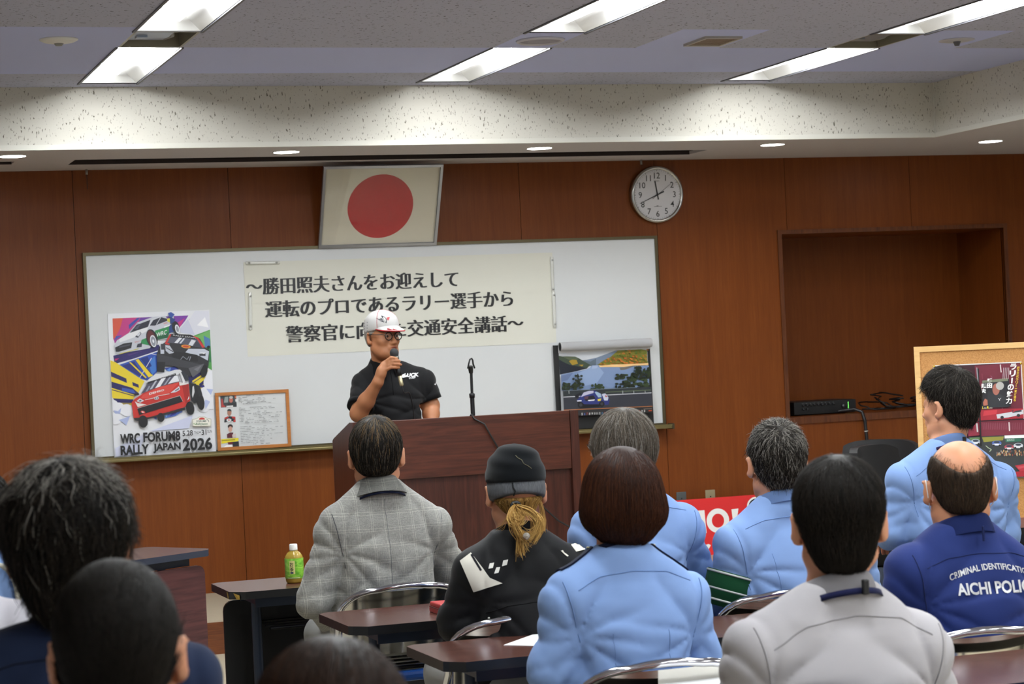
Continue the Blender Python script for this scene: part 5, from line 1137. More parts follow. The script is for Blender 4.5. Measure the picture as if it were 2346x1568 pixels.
class Person:
    def __init__(s, name_label, Y, head, neck, SL, SR, EL, ER, WL, WR, waist, hs=1.05, look=(3.05, 11.1), hpitch=0.0, hroll=0.0, turn=0.0, h=.006, bulk=1.0, stand=False, skin=None, seat=.45, face=True, depth=.115, fwd=None, headdy=.02):
        g3 = lambda q, dy=0.0: PY(q[0], q[1], Y+dy)
        wpt = g3(waist); s.root = Vector((wpt.x, Y, 0)); s.face = face
        s.t = thing('person', name_label, 'person', s.root, 0, 'audience seated at the tables' if not stand else None)
        L = lambda v: v-s.root
        s.neck = L(g3(neck)); s.SL, s.SR = L(g3(SL)), L(g3(SR)); s.EL, s.ER = L(g3(EL[:2], EL[2])), L(g3(ER[:2], ER[2])); s.WL, s.WR = L(g3(WL[:2], WL[2])), L(g3(WR[:2], WR[2]))
        hc = L(g3(head, headdy)); fw = fwd or (look[0]-(hc.x+s.root.x), look[1]-(hc.y+s.root.y)); a = turn; fw = (fw[0]*math.cos(a)-fw[1]*math.sin(a), fw[0]*math.sin(a)+fw[1]*math.cos(a))
        s.H = Head(hc, frame_of(fw, hpitch, hroll), hs, face); s.stand = stand; s.hs = hs; s.bulk = bulk; s.depth = depth; s.h = h; s.skinm = skin or SKIN; s.waist = L(wpt)
        ax = (s.SR-s.SL); s.yaw = math.atan2(ax.y, ax.x); s.mid = (s.SL+s.SR)/2; s.half = ax.length/2; s.seat = seat
        s.rings()
    def rings(s):
        b, m, hw, k = s.depth, s.mid, s.half, s.bulk; zs = m.z; wz = s.waist; lean = lambda z: (s.waist.x+(m.x-s.waist.x)*min(1, max(0, (z-.5)/(zs-.5))), s.waist.y+(m.y-s.waist.y)*min(1, max(0, (z-.5)/(zs-.5))))
        base = .47 if not s.stand else .82
        zz = [(base, .170*k, 1.08), (base+.10, .168*k, 1.08), (base+(zs-base)*.45, .170*k, 1.0), (zs-.16, hw*.93, 1.0), (zs-.06, hw*.95, .90), (zs+.0, hw*.86, .74), (zs+.035, hw*.55, .6)]
        s.R = [(z, lean(z)[0], lean(z)[1], a, b*f) for z, a, f in zz]
    def torso(s, off): return Loft([(z, x, y, a+off, b+off) for z, x, y, a, b in s.R[:-1]]+[(s.R[-1][0]+off, *s.R[-1][1:3], s.R[-1][3]+off, s.R[-1][4]+off)], s.yaw)
    def shoulder(s, g, off, k=.05):
        nb = s.neck
        for S in (s.SL, s.SR):
            g.add(Cap(nb+(S-nb)*.10+Vector((0, 0, -.016)), S+Vector((0, 0, -.004)), .048+off, .045+off), k)
            out = (S-s.mid).normalized(); g.add(Ell(S+Vector((0, 0, -.010)), (.046+off, .052+off, .046+off)), k*.7)
    def body(s, hands=True):
        g = Grp(); o = -.014
        g.add(s.torso(o), .03); s.shoulder(g, o); H = s.H
        nb = Vector((s.neck.x, s.neck.y+.02, s.neck.z))
        g.add(Cap(H.w(0, -.018, -.06), nb+Vector((0, 0, -.02)), .054*s.hs, .060*s.hs), .03)
        H.parts(g)
        for S, E, W, mr in ((s.SL, s.EL, s.WL, 1), (s.SR, s.ER, s.WR, -1)):
            g.add(Cap(S, E, .050+o*.5, .042+o*.4), .035); g.add(Cap(E, W, .041+o*.3, .027), .02)
            if hands: hand(g, W, (W-E), Vector((0, 0, 1)), 1.0, .45, mr)
        if s.stand:
            for q in (-1, 1): g.add(Cap((s.waist.x+q*.09, s.waist.y, .86), (s.waist.x+q*.11, s.waist.y-.01, .46), .085, .06), .03); g.add(Cap((s.waist.x+q*.11, s.waist.y-.01, .46), (s.waist.x+q*.115, s.waist.y+.02, .09), .055, .036), .02); g.add(Cap((s.waist.x+q*.115, s.waist.y+.03, .05), (s.waist.x+q*.12, s.waist.y-.12, .045), .036, .03), .02)
        else:
            for q in (-1, 1): g.add(Cap((s.waist.x+q*.085, s.waist.y-.02, s.seat+.09), (s.waist.x+q*.11, s.waist.y+.38, s.seat+.085), .08, .058), .03); g.add(Cap((s.waist.x+q*.11, s.waist.y+.38, s.seat+.085), (s.waist.x+q*.11, s.waist.y+.36, .09), .056, .038), .02); g.add(Cap((s.waist.x+q*.11, s.waist.y+.36, .05), (s.waist.x+q*.115, s.waist.y+.50, .042), .036, .03), .02)
        lo, hi = g.bound(); s.bodyfn = g
        lo[2] = max(lo[2], .012); s.bm = skin('body', g, lo, hi, s.h, s.skinm, s.t)
        H.eyes(s.t) if s.face else None
    def trousers(s, m=None):
        g = Grp(); x, y = s.waist.x, s.waist.y
        if s.stand:
            g.add(Loft([(.80, x, y, .165, .115), (.95, x, y, .17, .118)], s.yaw), .03)
            for q in (-1, 1): g.add(Cap((x+q*.085, y, .88), (x+q*.11, y-.01, .46), .098, .078), .02); g.add(Cap((x+q*.11, y-.01, .46), (x+q*.115, y+.02, .09), .076, .06), .02)
        else:
            g.add(Ell((x, y-.02, s.seat+.10), (.175, .14, .105)), .03)
            for q in (-1, 1): g.add(Cap((x+q*.085, y-.02, s.seat+.092), (x+q*.11, y+.38, s.seat+.088), .088, .07), .02); g.add(Cap((x+q*.11, y+.38, s.seat+.085), (x+q*.11, y+.36, .10), .07, .056), .02)
        lo, hi = g.bound(); skin('trousers', g, lo, hi, .012, m or M_TROUSER, s.t, 2)
        for q in (-1, 1):
            b = Grp(); yy = y+(.36 if not s.stand else .03); dy = .17 if not s.stand else -.17
            b.add(Cap((x+q*.11, yy, .05), (x+q*.118, yy+dy, .036), .044, .034), .02); b.add(Cap((x+q*.11, yy, .06), (x+q*.11, yy, .10), .044, .046), .02)
            fn = lambda P, b=b: smax(b(P), .0-P[:, 2], .004); lo, hi = b.bound(); lo[2] = 0; skin('shoe', fn, lo, hi, .01, M_SHOE, s.t)
    def garment(s, name, m, off=.008, fold=.0035, seed=1, sleeve='long', h=.0075, extra=None, cut=.045, hem=None, cuff=.0, slv=(.93, .93)):
        g = Grp(); g.add(s.torso(off), .03); s.shoulder(g, off+.002)
        for S, E, W, sl in ((s.SL, s.EL, s.WL, slv[0]), (s.SR, s.ER, s.WR, slv[1])):
            if sleeve == 'long': g.add(Cap(S, E, .047+off, .043+off), .03); g.add(Cap(E, E+(W-E)*sl, .043+off, .034+off), .02)
            else: g.add(Cap(S, S+(E-S)*sleeve, .056+off, .056+off), .03)
        if extra: extra(g)
        nk = A3(s.neck); ztop = s.neck.z+cut; sh = [tuple(s.SL), tuple(s.SR)]
        NC = Cap(s.neck+Vector((0, .02, -.015)), s.H.w(0, -.015, -.05), .058*s.hs, .056*s.hs)
        ends = [(A3(S+(E-S)*sleeve), A3((E-S).normalized())) for S, E in ((s.SL, s.EL), (s.SR, s.ER))] if sleeve != 'long' else []
        def fn(P):
            f = g(P); near = np.abs(f) < .05
            if near.any() and fold:
                Q = P[near]; d = folds(Q, seed, sh, fold)
                for S, E, sd in ((s.SL, s.EL, 3), (s.SR, s.ER, 4)): d = d+arm_folds(Q, S, E, seed+sd, fold*.62)
                dn = np.linalg.norm(Q-nk, axis=1); d = d*np.clip((dn-.05)/.08, 0, 1); f = f.copy(); f[near] += d
            f = smax(f, P[:, 2]-ztop, .012)
            for c, n in ends:
                q = (P-c)@n; dd = np.linalg.norm(P-c-np.outer(q, n), axis=1); f = np.where(dd < .12, smax(f, q, .006), f)
            return f
        s.gfn = fn; lo, hi = g.bound(); lo[2] = max(lo[2], .40); s.gm = skin(name, fn, lo, hi, h, m, s.t); return s.gm
    def collar(s, m, name='collar', r=.066, hgt=.04, leaf=.045, flare=.028, gap=.5, tilt=.85, parent=None, dz=0.0, both=True):
        """folded shirt collar around the neck, open at the front"""
        k = s.hs; prof = [(r, -.012), (r-.002, hgt*.6), (r-.001, hgt), (r+.004, hgt+.004), (r+.009, hgt-.002), (r+.009+flare*.5, hgt-leaf*.5), (r+.009+flare, hgt-leaf)]
        if not both: prof = [(r, -.012), (r-.002, hgt*.6), (r-.001, hgt), (r+.004, hgt+.002), (r+.006, hgt-.004), (r+.006, -.012)]
        f = s.H.M @ Vector((0, 1, 0)) if False else Vector((-math.sin(s.yaw), math.cos(s.yaw), 0)); x = Vector((f.y, -f.x, 0)); c = s.neck+f*.012+Vector((0, 0, dz)); P = []
        for rr, z in prof:
            row = []
            for i in range(41):
                a = -PI+gap/2+(2*PI-gap)*i/40; ca, sa = math.cos(a), math.sin(a)       # a=0 back
                p = c+x*(rr*k*sa)-f*(rr*k*1.05*ca)+Vector((0, 0, z-tilt*rr*(1-ca)*.5)); row.append(tuple(p))
            P.append(row)
        return MB().sheet(np.array(P), (0, 0, 0), 0).build(name, m, parent or s.t)
    def neckband(s, m, name, r, z, w, parent=None, gap=1.2, th=.002, tilt=1.0):
        f = Vector((-math.sin(s.yaw), math.cos(s.yaw), 0)); x = Vector((f.y, -f.x, 0)); c = s.neck+f*.012; k = s.hs; P = []
        for rr, zz in ((r+w*.35, z-w/2), (r, z+w/2), (r+th, z+w/2+.001), (r+w*.35+th, z-w/2)):
            P.append([tuple(c+x*(rr*k*math.sin(a))-f*(rr*k*1.05*math.cos(a))+Vector((0, 0, zz-tilt*rr*(1-math.cos(a))*.5))) for a in np.linspace(-PI+gap/2, PI-gap/2, 41)])
        P.append(P[0]); return MB().grid(np.array(P), 0).build(name, m, parent or s.t)
    # pixel helpers in the person's own frame
    def px(s, x, y, dy=-.35): return PY(x, y, s.root.y+dy)-s.root
    def cast(s, pts, fn, off=.0, dy=-.45):
        W = [PY(x, y, s.root.y+dy) for x, y in pts]; D = np.array([tuple((v-Vector((0, 0, CAM_H))).normalized()) for v in W], f32)
        return trace([tuple(v-s.root) for v in W], D, fn, off)
    def on_back(s, pts): return np.array([tuple(s.px(*p)) for p in pts])
    def hair(s, mats, th=.014, style='short', n=3500, L=.045, lift=.006, w=.0018, seed=0, mix=(1.,), jit=.3, extra=None, nape=-.075, whorl=(.01, -.05, .115), top=None, lim=None, keep=None, wave=0., stay=0., h=.006, down=.8, base_mi=0, mask=True, ztop=None, patchy=None, base=True, name='hair'):
        H = s.H; g = Grp(); g.add(H.E((0, -.014, .034), (.074+th*.8, .094+th, .086+th)), .02)
        g.add(H.E((0, -.045, -.02), (.050+th*.5, .052+th*.8, .064)), .03)
        if extra: extra(g, H)
        ys, zs_ = lim or ([-.12, -.06, -.035, -.012, .005, .03, .06, .10], [nape, nape+.004, -.045, .0, .028, .036, .058, .078])
        def fn(P):
            f = g(P)
            if mask:
                q = H.loc(P); m = (np.interp(q[:, 1], ys, zs_)-q[:, 2])*H.k; f = smax(f, m*.8, .012)
                if ztop is not None: f = smax(f, (q[:, 2]-ztop)*H.k, .006)
            return f
        wv = np.array(whorl)
        def flow(P):
            q = H.loc(P); d = q-wv; d /= np.linalg.norm(d, axis=1, keepdims=True)+1e-6; d = d+np.array([0, 0, -down])*np.clip((.1-q[:, 2])/.1, 0, 1)[:, None]
            return d@H.Mn.T
        lo, hi = g.bound(); s.hfn = fn
        return hair_mesh(name, fn, lo, hi, flow, mats, s.t, n, L*s.hs, 5, w, lift, seed, h, mix, jit, keep and (lambda P: keep(H.loc(P))), base_mi, wave, stay, [((lambda P, c=c, rd=rd: np.clip(1.5-np.linalg.norm((H.loc(P.astype(f32))-np.array(c, f32))/np.array(rd, f32), axis=1)*1.0, 0, 1)), i_, pr) for c, rd, i_, pr in (patchy or [])], base)
# ------------------------------------------------------------------ hair and cloth colours
BLK, BLK2, GRY, GRY2, BRN, BRN2, BRN3 = m_hair('#14110e'), m_hair('#211b16'), m_hair('#5d574e'), m_hair('#96918a'), m_hair('#33190d'), m_hair('#4a2815'), m_hair('#241109')
BLD, BLD2, GBR, GBR2 = m_hair('#b08a4c'), m_hair('#8a6532'), m_hair('#6f655a'), m_hair('#3c362f')
M_BLUE = m_cloth('#7c98c8'); M_BSEAM = m_cloth('#6480b0'); M_NAVYC = m_cloth('#10162c'); M_BAND = m_cloth('#161a3c', 400)
def m_check():
    n = NT('checked_wool'); sx = n.n('ShaderNodeSeparateXYZ', {0: n.obj()}); a = n.noise(n.obj((700, 700, 60)), 1, 2, .6); b = n.noise(n.obj((60, 60, 700)), 1, 2, .6); w = n.noise(n.obj((5, 5, 5)), 1, 2)
    def ln(s, per, wd, ph):
        v = n.math('ADD', n.math('MULTIPLY', s, 1/per), n.math('ADD', n.math('MULTIPLY', w, .35), ph)); return n.math('LESS_THAN', n.math('ABSOLUTE', n.math('SUBTRACT', n.math('FRACT', v), .5)), wd/per)
    m = n.math('ADD', n.math('ADD', ln(sx.outputs[0], .048, .0009, 0), ln(sx.outputs[0], .048, .0009, .14)), n.math('ADD', ln(sx.outputs[2], .055, .0009, .1), ln(sx.outputs[2], .055, .0009, .26)))
    base = n.ramp(n.math('ADD', n.math('MULTIPLY', a, .6), n.math('MULTIPLY', b, .4)), [(.36, hexc('#6c6b68')), (.64, hexc('#969590'))])
    return n.set(col=n.mix(n.math('MULTIPLY', m, .24), base, hexc('#d2cfc0')), rough=.9, spec=.2, sheen=.2).bump(a, .15, .0006).m
def sleeve_seams(p, m):
    for S, q in ((p.SL, -1), (p.SR, 1)):
        i = q*-1.0
        pts = [(S.x-i*.030, S.y-.4, S.z+.050), (S.x-i*.026, S.y-.4, S.z+.02), (S.x-i*.016, S.y-.4, S.z-.03), (S.x-i*.002, S.y-.4, S.z-.09), (S.x+i*.006, S.y-.4, S.z-.14)]
        seam('sleeve_seam', pts, (0, 1, 0), p.gfn, m, p.gm)
def yoke_seam(p, m, dz=-.055, hump=.025):
    a, b, c = p.SL, p.SR, p.neck; z = (a.z+b.z)/2+dz
    seam('yoke_seam', [(a.x+.0, c.y-.4, z), (a.x*.6+c.x*.4, c.y-.4, z+hump*.75), (c.x, c.y-.4, z+hump), (b.x*.6+c.x*.4, c.y-.4, z+hump*.75), (b.x-.0, c.y-.4, z)], (0, 1, 0), p.gfn, m, p.gm)
def tress(name, paths, mats, parent, n=160, spread=.010, w=.0018, seed=0, mix=(1.,), seg=14):
    """loose locks following a few guide curves"""
    r = np.random.RandomState(seed); b = MB()
    for i in range(n):
        P = np.array([tuple(v) for v in paths[r.randint(len(paths))]], float); t = np.linspace(0, len(P)-1, seg)
        Q = np.stack([np.interp(t, range(len(P)), P[:, k]) for k in range(3)], 1)
        for _ in range(2): Q[1:-1] = (Q[:-2]+2*Q[1:-1]+Q[2:])/4
        o = r.randn(3)*spread; e = r.randn(3)*spread*.9; f = np.linspace(0, 1, seg)[:, None]; Q = Q+o*np.sin(np.clip(f*1.3+.15, 0, 1)*PI/2)+e*f*f
        b.tube(Q, list(np.linspace(w, w*.4, seg)), 4, r.choice(len(mix), p=np.array(mix)/sum(mix)), caps=False)
    return b.build(name, mats, parent, fixn=False)

# ------------------------------------------------------------------ man in the grey checked jacket
p = Person('man in grey checked jacket with dark thinning hair in the front row', 7.30, (862, 1045), (866, 1108), (772, 1208), (984, 1202), (722, 1376, -.02), (1030, 1305, .06), (775, 1440, .24), (1000, 1392, .36), (872, 1440), hs=1.06)
p.body(); M_CHK = m_check()
p.garment('jacket', M_CHK, .016, 0.0091, 3, cut=.02); p.collar(M_CHK, 'jacket_collar', .060, .030, .050, .034, tilt=.75, dz=.0, parent=p.gm); p.neckband(M_NAVYC, 'collar_lining', .096, -.026, .007, parent=p.gm)
sleeve_seams(p, m_cloth('#55565a')); seam('back_seam', [(p.neck.x, p.neck.y-.4, p.neck.z-.05), (p.neck.x, p.neck.y-.4, .55)], (0, 1, 0), p.gfn, m_cloth('#66676a'), p.gm, .001)
p.trousers(m_cloth('#8a8a88'))
p.hair([BLK, BLK2, GRY, m_hair('#7a5f3c')], .016, n=5200, L=.05, lift=.003, w=.0013, mix=(6, 4, 1.4, .5), seed=1, nape=-.062, whorl=(.004, -.045, .12), jit=.2, base_mi=0, patchy=[((.012, -.06, .115), (.035, .05, .05), 3, .45), ((0, -.03, .12), (.07, .08, .06), 2, .22)])

# ------------------------------------------------------------------ woman in black jacket and knitted cap
p = Person('woman in black jacket with blond ponytail under a black and grey cap', 6.13, (1181, 1128), (1184, 1218), (1092, 1312), (1298, 1300), (1048, 1425, .04), (1332, 1420, .06), (1080, 1462, .30), (1330, 1462, .36), (1186, 1480), hs=1.0, turn=.03)
p.body(); M_J = m_cloth('#101012', 600, .6)
p.garment('jacket', M_J, .016, 0.0066, 8, cut=.012); p.collar(M_J, 'jacket_collar', .062, .034, .03, .006, parent=p.gm, both=False); yoke_seam(p, m_cloth('#08080a'), -.11)
M_WP = m_cloth('#d6d2c6')
def patch_px(name, q, m, nu=14, nv=8, off=.001, th=.0015, parent=None):
    G = np.array([[bil(q, np.array(u), np.array(v)) for u in np.linspace(0, 1, nu)] for v in np.linspace(0, 1, nv)])
    return cloth_patch(name, p.cast(G.reshape(-1, 2), p.gfn, off).reshape(nv, nu, 3), None, p.gfn, off, th, m, parent or p.gm)
patch_px('white_shoulder_panel', [(1054, 1286), (1079, 1267), (1124, 1327), (1085, 1357)], M_WP, 16, 12); patch_px('white_shoulder_panel', [(1096, 1340), (1123, 1325), (1151, 1337), (1086, 1357)], M_WP, 14, 8, .0013); patch_px('white_shoulder_panel', [(1308, 1249), (1336, 1240), (1340, 1260), (1320, 1265)], M_WP)
M_BLS = m_cloth('#202026'); patch_px('dark_piping', [(1078, 1272), (1082, 1270), (1104, 1307), (1100, 1309)], M_BLS, 8, 4, .0027)
M_WD = mat('#d5d3cb', .4)
for q in ([(1122, 1292), (1132, 1290), (1129, 1302), (1119, 1304)], [(1153, 1285), (1164, 1283), (1161, 1295), (1150, 1298)], [(1137, 1301), (1146, 1300), (1142, 1313), (1132, 1315)]): patch_px('reflective_diamond', q, M_WD, 5, 5)
patch_px('reflective_diamond', [(1118, 1416), (1121, 1414), (1128, 1428), (1120, 1430)], M_WD, 5, 5)
p.trousers(m_cloth('#9a9a98'))
p.hair([BLD, BLD2, m_hair('#5a3d1e')], .008, n=1600, L=.05, lift=.001, w=.0014, mix=(4, 3, 2), seed=2, nape=-.072, whorl=(.0, -.02, .12), jit=.12, lim=([-.12, -.06, -.035, -.012, .01, .05, .09], [-.068, -.064, -.05, -.02, .01, .04, .07]), base_mi=1, ztop=-.012)
H = p.H; t = thing('knit_cap', 'black knitted cap with a grey turned-up band on the blond woman', 'cap', p.root)
gc = Grp(); gc.add(H.E((0, -.012, .050), (.091, .106, .084)), .02); gc.add(H.E((0, -.012, .10), (.066, .078, .042)), .03); gc.add(H.E((.0, -.02, .143), (.007, .007, .006)), .006)
def capfn(P): q = H.loc(P); return smax(gc(P)+.0025*np.sin(q[:, 2]*130+q[:, 0]*25).astype(f32)*np.clip((q[:, 2]-.05)/.05, 0, 1), (.030-q[:, 2]-q[:, 1]*.06)*H.k, .006)
lo, hi = gc.bound(); crown = skin('crown', capfn, lo, hi, .005, m_cloth('#0a0d10', 500, .95, .1), t)
gb = Grp(); gb.add(H.E((0, -.012, .010), (.089, .103, .095)), .02)
def bandfn(P): q = H.loc(P); return smax(smax(gb(P), (q[:, 2]+q[:, 1]*.06-.036)*H.k, .004), (-.028-q[:, 2]-q[:, 1]*.28)*H.k, .004)
lo, hi = gb.bound(); nb_ = NT('knit'); kv = nb_.noise(nb_.obj((300, 300, 30)), 1, 3, .7); skin('band', bandfn, lo, hi, .005, nb_.set(col=nb_.ramp(kv, [(.3, hexc('#3f4144')), (.7, hexc('#5d5f63'))]), rough=.95).bump(kv, .3, .001).m, t)
M_YARN = mat('#0c1013', .9)
def capfn2(P): return np.minimum(capfn(P), bandfn(P))
pts = p.cast(np.stack([np.interp(np.linspace(0, 5, 30), range(6), v) for v in ((1174, 1176, 1181, 1177, 1180, 1179), (1106, 1118, 1126, 1135, 1144, 1155))], 1), capfn2, .0015); seam('yarn_tail', pts, None, capfn2, M_YARN, t, .0022, 30)
pts = p.cast(np.stack([np.interp(np.linspace(0, 5, 30), range(6), v) for v in ((1181, 1187, 1195, 1200, 1210, 1218), (1044, 1050, 1054, 1063, 1068, 1074))], 1), capfn2, .001); seam('loose_thread', pts, None, capfn2, mat('#6a6450', .9), t, .001, 30)
k = lambda x, y, d=-.115: p.px(x, y, d)
paths = [[k(1180, 1158, -.09), k(1172, 1172), k(1168, 1190, -.135), k(1180, 1205, -.14), k(1200, 1190, -.14), k(1185, 1172, -.13)], [k(1184, 1160, -.09), k(1200, 1170, -.13), k(1226, 1180, -.14), k(1236, 1200, -.145), k(1232, 1222, -.14), k(1218, 1240, -.14)], [k(1182, 1158, -.09), k(1190, 1165, -.12), k(1215, 1172, -.14), k(1233, 1192, -.145), k(1230, 1216, -.14), k(1212, 1236, -.14), k(1196, 1225, -.13)], [k(1176, 1175, -.13), k(1178, 1205, -.14), k(1190, 1228, -.145), k(1206, 1242, -.145)], [k(1186, 1200, -.14), k(1190, 1226, -.14), k(1192, 1250, -.14), k(1196, 1268, -.138)]]
tress('ponytail', paths, [BLD, BLD2, m_hair('#c9a562')], p.t, 420, .0065, .0013, 3, (4, 2, 2))
tress('loose_lock', [[k(1240, 1150, -.02), k(1244, 1172, -.03), k(1247, 1195, -.04), k(1246, 1218, -.05)], [k(1236, 1148, -.03), k(1241, 1180, -.04), k(1240, 1205, -.05)]], [BLD, BLD2], p.t, 60, .004, .001, 4, (3, 2))
tress('loose_strand', [[k(1190, 1245, -.13), k(1186, 1262, -.12), k(1198, 1268, -.12), k(1204, 1252, -.12)], [k(1200, 1250, -.13), k(1204, 1270, -.12), k(1196, 1290, -.12)], [k(1160, 1190, -.1), k(1150, 1206, -.09), k(1140, 1212, -.08)]], [BLD], p.t, 10, .004, .0007, 5)
tb = MB(); c = k(1182, 1158, -.10); tb.tube([c+Vector((.013*math.cos(a), .004, .013*math.sin(a)*.6)) for a in np.linspace(0, 2*PI, 15)[:-1]], .005, 8, closed=True); tb.build('hair_tie', M_BLACK, p.t)
c = k(1206, 1229, -.165); b = MB(); b.lathe([(.011*math.sin(a), -.011*math.cos(a)) for a in np.linspace(0, PI, 10)], c, 16, 'y'); b.build('hair_bead', NT('clear_bead').set(col=hexc('#d9d5c8'), rough=.08, trans=.7).m, p.t)

# ------------------------------------------------------------------ woman with the brown bob
p = Person('woman with brown bobbed hair in a light blue uniform shirt', 5.10, (1424, 1150), (1422, 1256), (1303, 1374), (1562, 1368), (1268, 1535, .0), (1604, 1520, .02), (1275, 1600, .28), (1590, 1590, .30), (1430, 1600), hs=1.0)
p.body(); p.garment('shirt', M_BLUE, .014, 0.0080, 12, cut=.012); p.collar(M_BLUE, 'collar', .060, .022, .030, .010, parent=p.gm); p.neckband(M_NAVYC, 'tie_band', .066, .024, .013, parent=p.gm, gap=.6, tilt=.85)
yoke_seam(p, M_BSEAM, .038, .038); sleeve_seams(p, M_BSEAM)
for q in (-1, 1): seam('back_dart', [(p.neck.x+q*.075, p.neck.y-.4, p.SL.z-.08), (p.neck.x+q*.07, p.neck.y-.4, p.SL.z-.25), (p.neck.x+q*.06, p.neck.y-.4, .5)], (0, 1, 0), p.gfn, M_BSEAM, p.gm, .0009)
for S in (p.SL, p.SR):
    n_ = p.neck; d_ = (S-n_); G = [[tuple(n_+d_*u+Vector((0, .016+.046*v, .3))) for u in np.linspace(.52, 1.12, 14)] for v in np.linspace(-.5, .5, 6)]
    ep = cloth_patch('epaulette', G, (0, 0, -1), p.gfn, .001, .004, M_NAVYC, p.gm)
    Q = trace([tuple(n_+d_*.58+Vector((0, .008, .3)))], (0, 0, -1), p.gfn, .005)[0]; MB().lathe([(0, .004), (.004, .003), (.006, 0), (0, 0)], Q, 12).build('button', mat('#c9c2a0', .25, .7), ep)
p.trousers()
def bob(g, H): g.add(H.E((0, -.018, .022), (.103, .112, .113)), .02); g.add(H.E((0, -.022, -.028), (.109, .104, .062)), .04); g.add(H.E((0, -.04, -.075), (.062, .058, .035)), .035)
p.hair([BRN, BRN2, BRN3], .02, n=9000, L=.16, lift=.0015, w=.0013, mix=(4, 2, 3), seed=5, extra=bob, whorl=(.006, -.03, .135), jit=.06, down=1.0, lim=([-.14, -.03, .0, .05, .07, .09, .12], [-.108, -.104, -.085, -.06, .04, .075, .09]), base_mi=2)

# ------------------------------------------------------------------ grey haired man in blue
p = Person('grey haired man in blue shirt behind the bobbed woman', 6.30, (1428, 1042), (1440, 1122), (1358, 1216), (1558, 1206), (1338, 1310, .02), (1588, 1300, .06), (1360, 1360, .3), (1606, 1324, .37), (1446, 1440), hs=1.05)
p.body(); p.garment('shirt', M_BLUE, .016, 0.0076, 17, cut=.012, slv=(.93, .45)); p.collar(M_BLUE, 'collar', .062, .026, .034, .012, parent=p.gm); yoke_seam(p, M_BSEAM, .05, .02); sleeve_seams(p, M_BSEAM); p.trousers()
w0 = p.WR; d_ = (p.WR-p.ER).normalized(); pts = []; a_ = Vector((0, 0, 1)).cross(d_).normalized(); b_ = d_.cross(a_)
tb = MB(); tb.tube([w0-d_*.0+a_*(.032*math.cos(a))+b_*(.030*math.sin(a)) for a in np.linspace(0, 2*PI, 20)[:-1]], .005, 6, closed=True, flat=1.6); tb.build('wristwatch', M_BLACK, p.t)
p.hair([GBR, GRY2, GBR2, m_hair('#4a4238')], .020, n=6500, L=.075, lift=.004, w=.0013, mix=(4, 1.6, 3, 3), seed=6, nape=-.07, whorl=(.0, -.035, .13), jit=.16, base_mi=2, extra=lambda g, H: g.add(H.E((0, -.02, .03), (.097, .108, .104)), .02))

# ------------------------------------------------------------------ short haired man with the green armband
p = Person('short haired man in blue shirt wearing a green armband with white stripes', 6.16, (1779, 1062), (1790, 1140), (1690, 1246), (1952, 1240), (1668, 1368, .02), (1982, 1372, .04), (1625, 1390, .27), (1975, 1400, .3), (1832, 1440), hs=1.06, turn=-.14)
p.body(); p.garment('shirt', M_BLUE, .016, 0.0080, 23, cut=.012); p.collar(M_BLUE, 'collar', .062, .03, .034, .012, parent=p.gm); yoke_seam(p, M_BSEAM, .06, .03); sleeve_seams(p, M_BSEAM); p.trousers()
seam('back_dart', [(p.neck.x-.085, p.neck.y-.4, p.SL.z-.03), (p.neck.x-.06, p.neck.y-.4, p.SL.z-.2), (p.neck.x-.05, p.neck.y-.4, .5)], (0, 1, 0), p.gfn, M_BSEAM, p.gm, .0009)
b = MB(); S, E = p.SL, p.EL; d_ = (E-S).normalized(); a_ = Vector((1, 0, 0)); a_ = (a_-d_*a_.dot(d_)).normalized(); b_ = d_.cross(a_); L_ = (E-S).length
ab = thing('armband', 'green armband with white stripes round the short haired man\'s left arm', 'armband', p.root)
def band(t0, t1, r, nm, m, par):
    P = []
    for t_, rr in ((t0, r), (t0+.001, r+.003), ((t0+t1)/2, r+.005), (t1-.001, r+.003), (t1, r), (t0, r)): P.append([tuple(S+d_*(t_+.012*math.cos(a+.6))+a_*(rr*math.cos(a))+b_*(rr*1.02*math.sin(a))) for a in np.linspace(0, 2*PI, 33)[:-1]])
    return MB().grid(np.array(P), 0, wrap=True).build(nm, m, par)
gbn = band(L_-.075, L_+.035, .0755, 'band', m_cloth('#0b3a22', 500), ab)
for t_ in (L_-.073, L_-.022, L_+.012): band(t_, t_+.008, .0775, 'white_stripe', mat('#a4a8a6', .6), ab)
p.hair([BLK, BLK2, GRY, GRY2], .012, n=8000, L=.028, lift=.006, w=.0012, mix=(6, 4, 2.4, 1.2), seed=7, nape=-.072, whorl=(-.008, -.066, .098), jit=.32, stay=.14, base_mi=1, down=.5, patchy=[((0, -.04, .11), (.07, .09, .06), 3, .35)])

# ------------------------------------------------------------------ man in the white shirt
p = Person('man in white shirt with navy lanyard and thick black hair', 4.08, (1922, 1200), (1922, 1342), (1738, 1486), (2098, 1480), (1682, 1680, .03), (2152, 1672, .03), (1700, 1760, .3), (2130, 1750, .3), (1935, 1750), hs=1.08, turn=-.26)
M_WS = m_cloth('#a7a4a7'); M_WSS = m_cloth('#8a888b')
p.body(); p.garment('shirt', M_WS, .014, 0.0080, 31, h=.0065, cut=.012); p.collar(M_WS, 'collar', .060, .034, .038, .012, parent=p.gm); yoke_seam(p, M_WSS, .018, .055); sleeve_seams(p, M_WSS); p.trousers()
nb = p.neckband(M_BAND, 'lanyard', .084, -.004, .012, tilt=.85); c = p.neck+Vector((.012, -.085*p.hs, .004)); MB().box(tuple(c+Vector((-.007, -.008, -.016))), tuple(c+Vector((.007, .004, .016))), bev=.003).build('lanyard_clip', M_BLACK, nb)
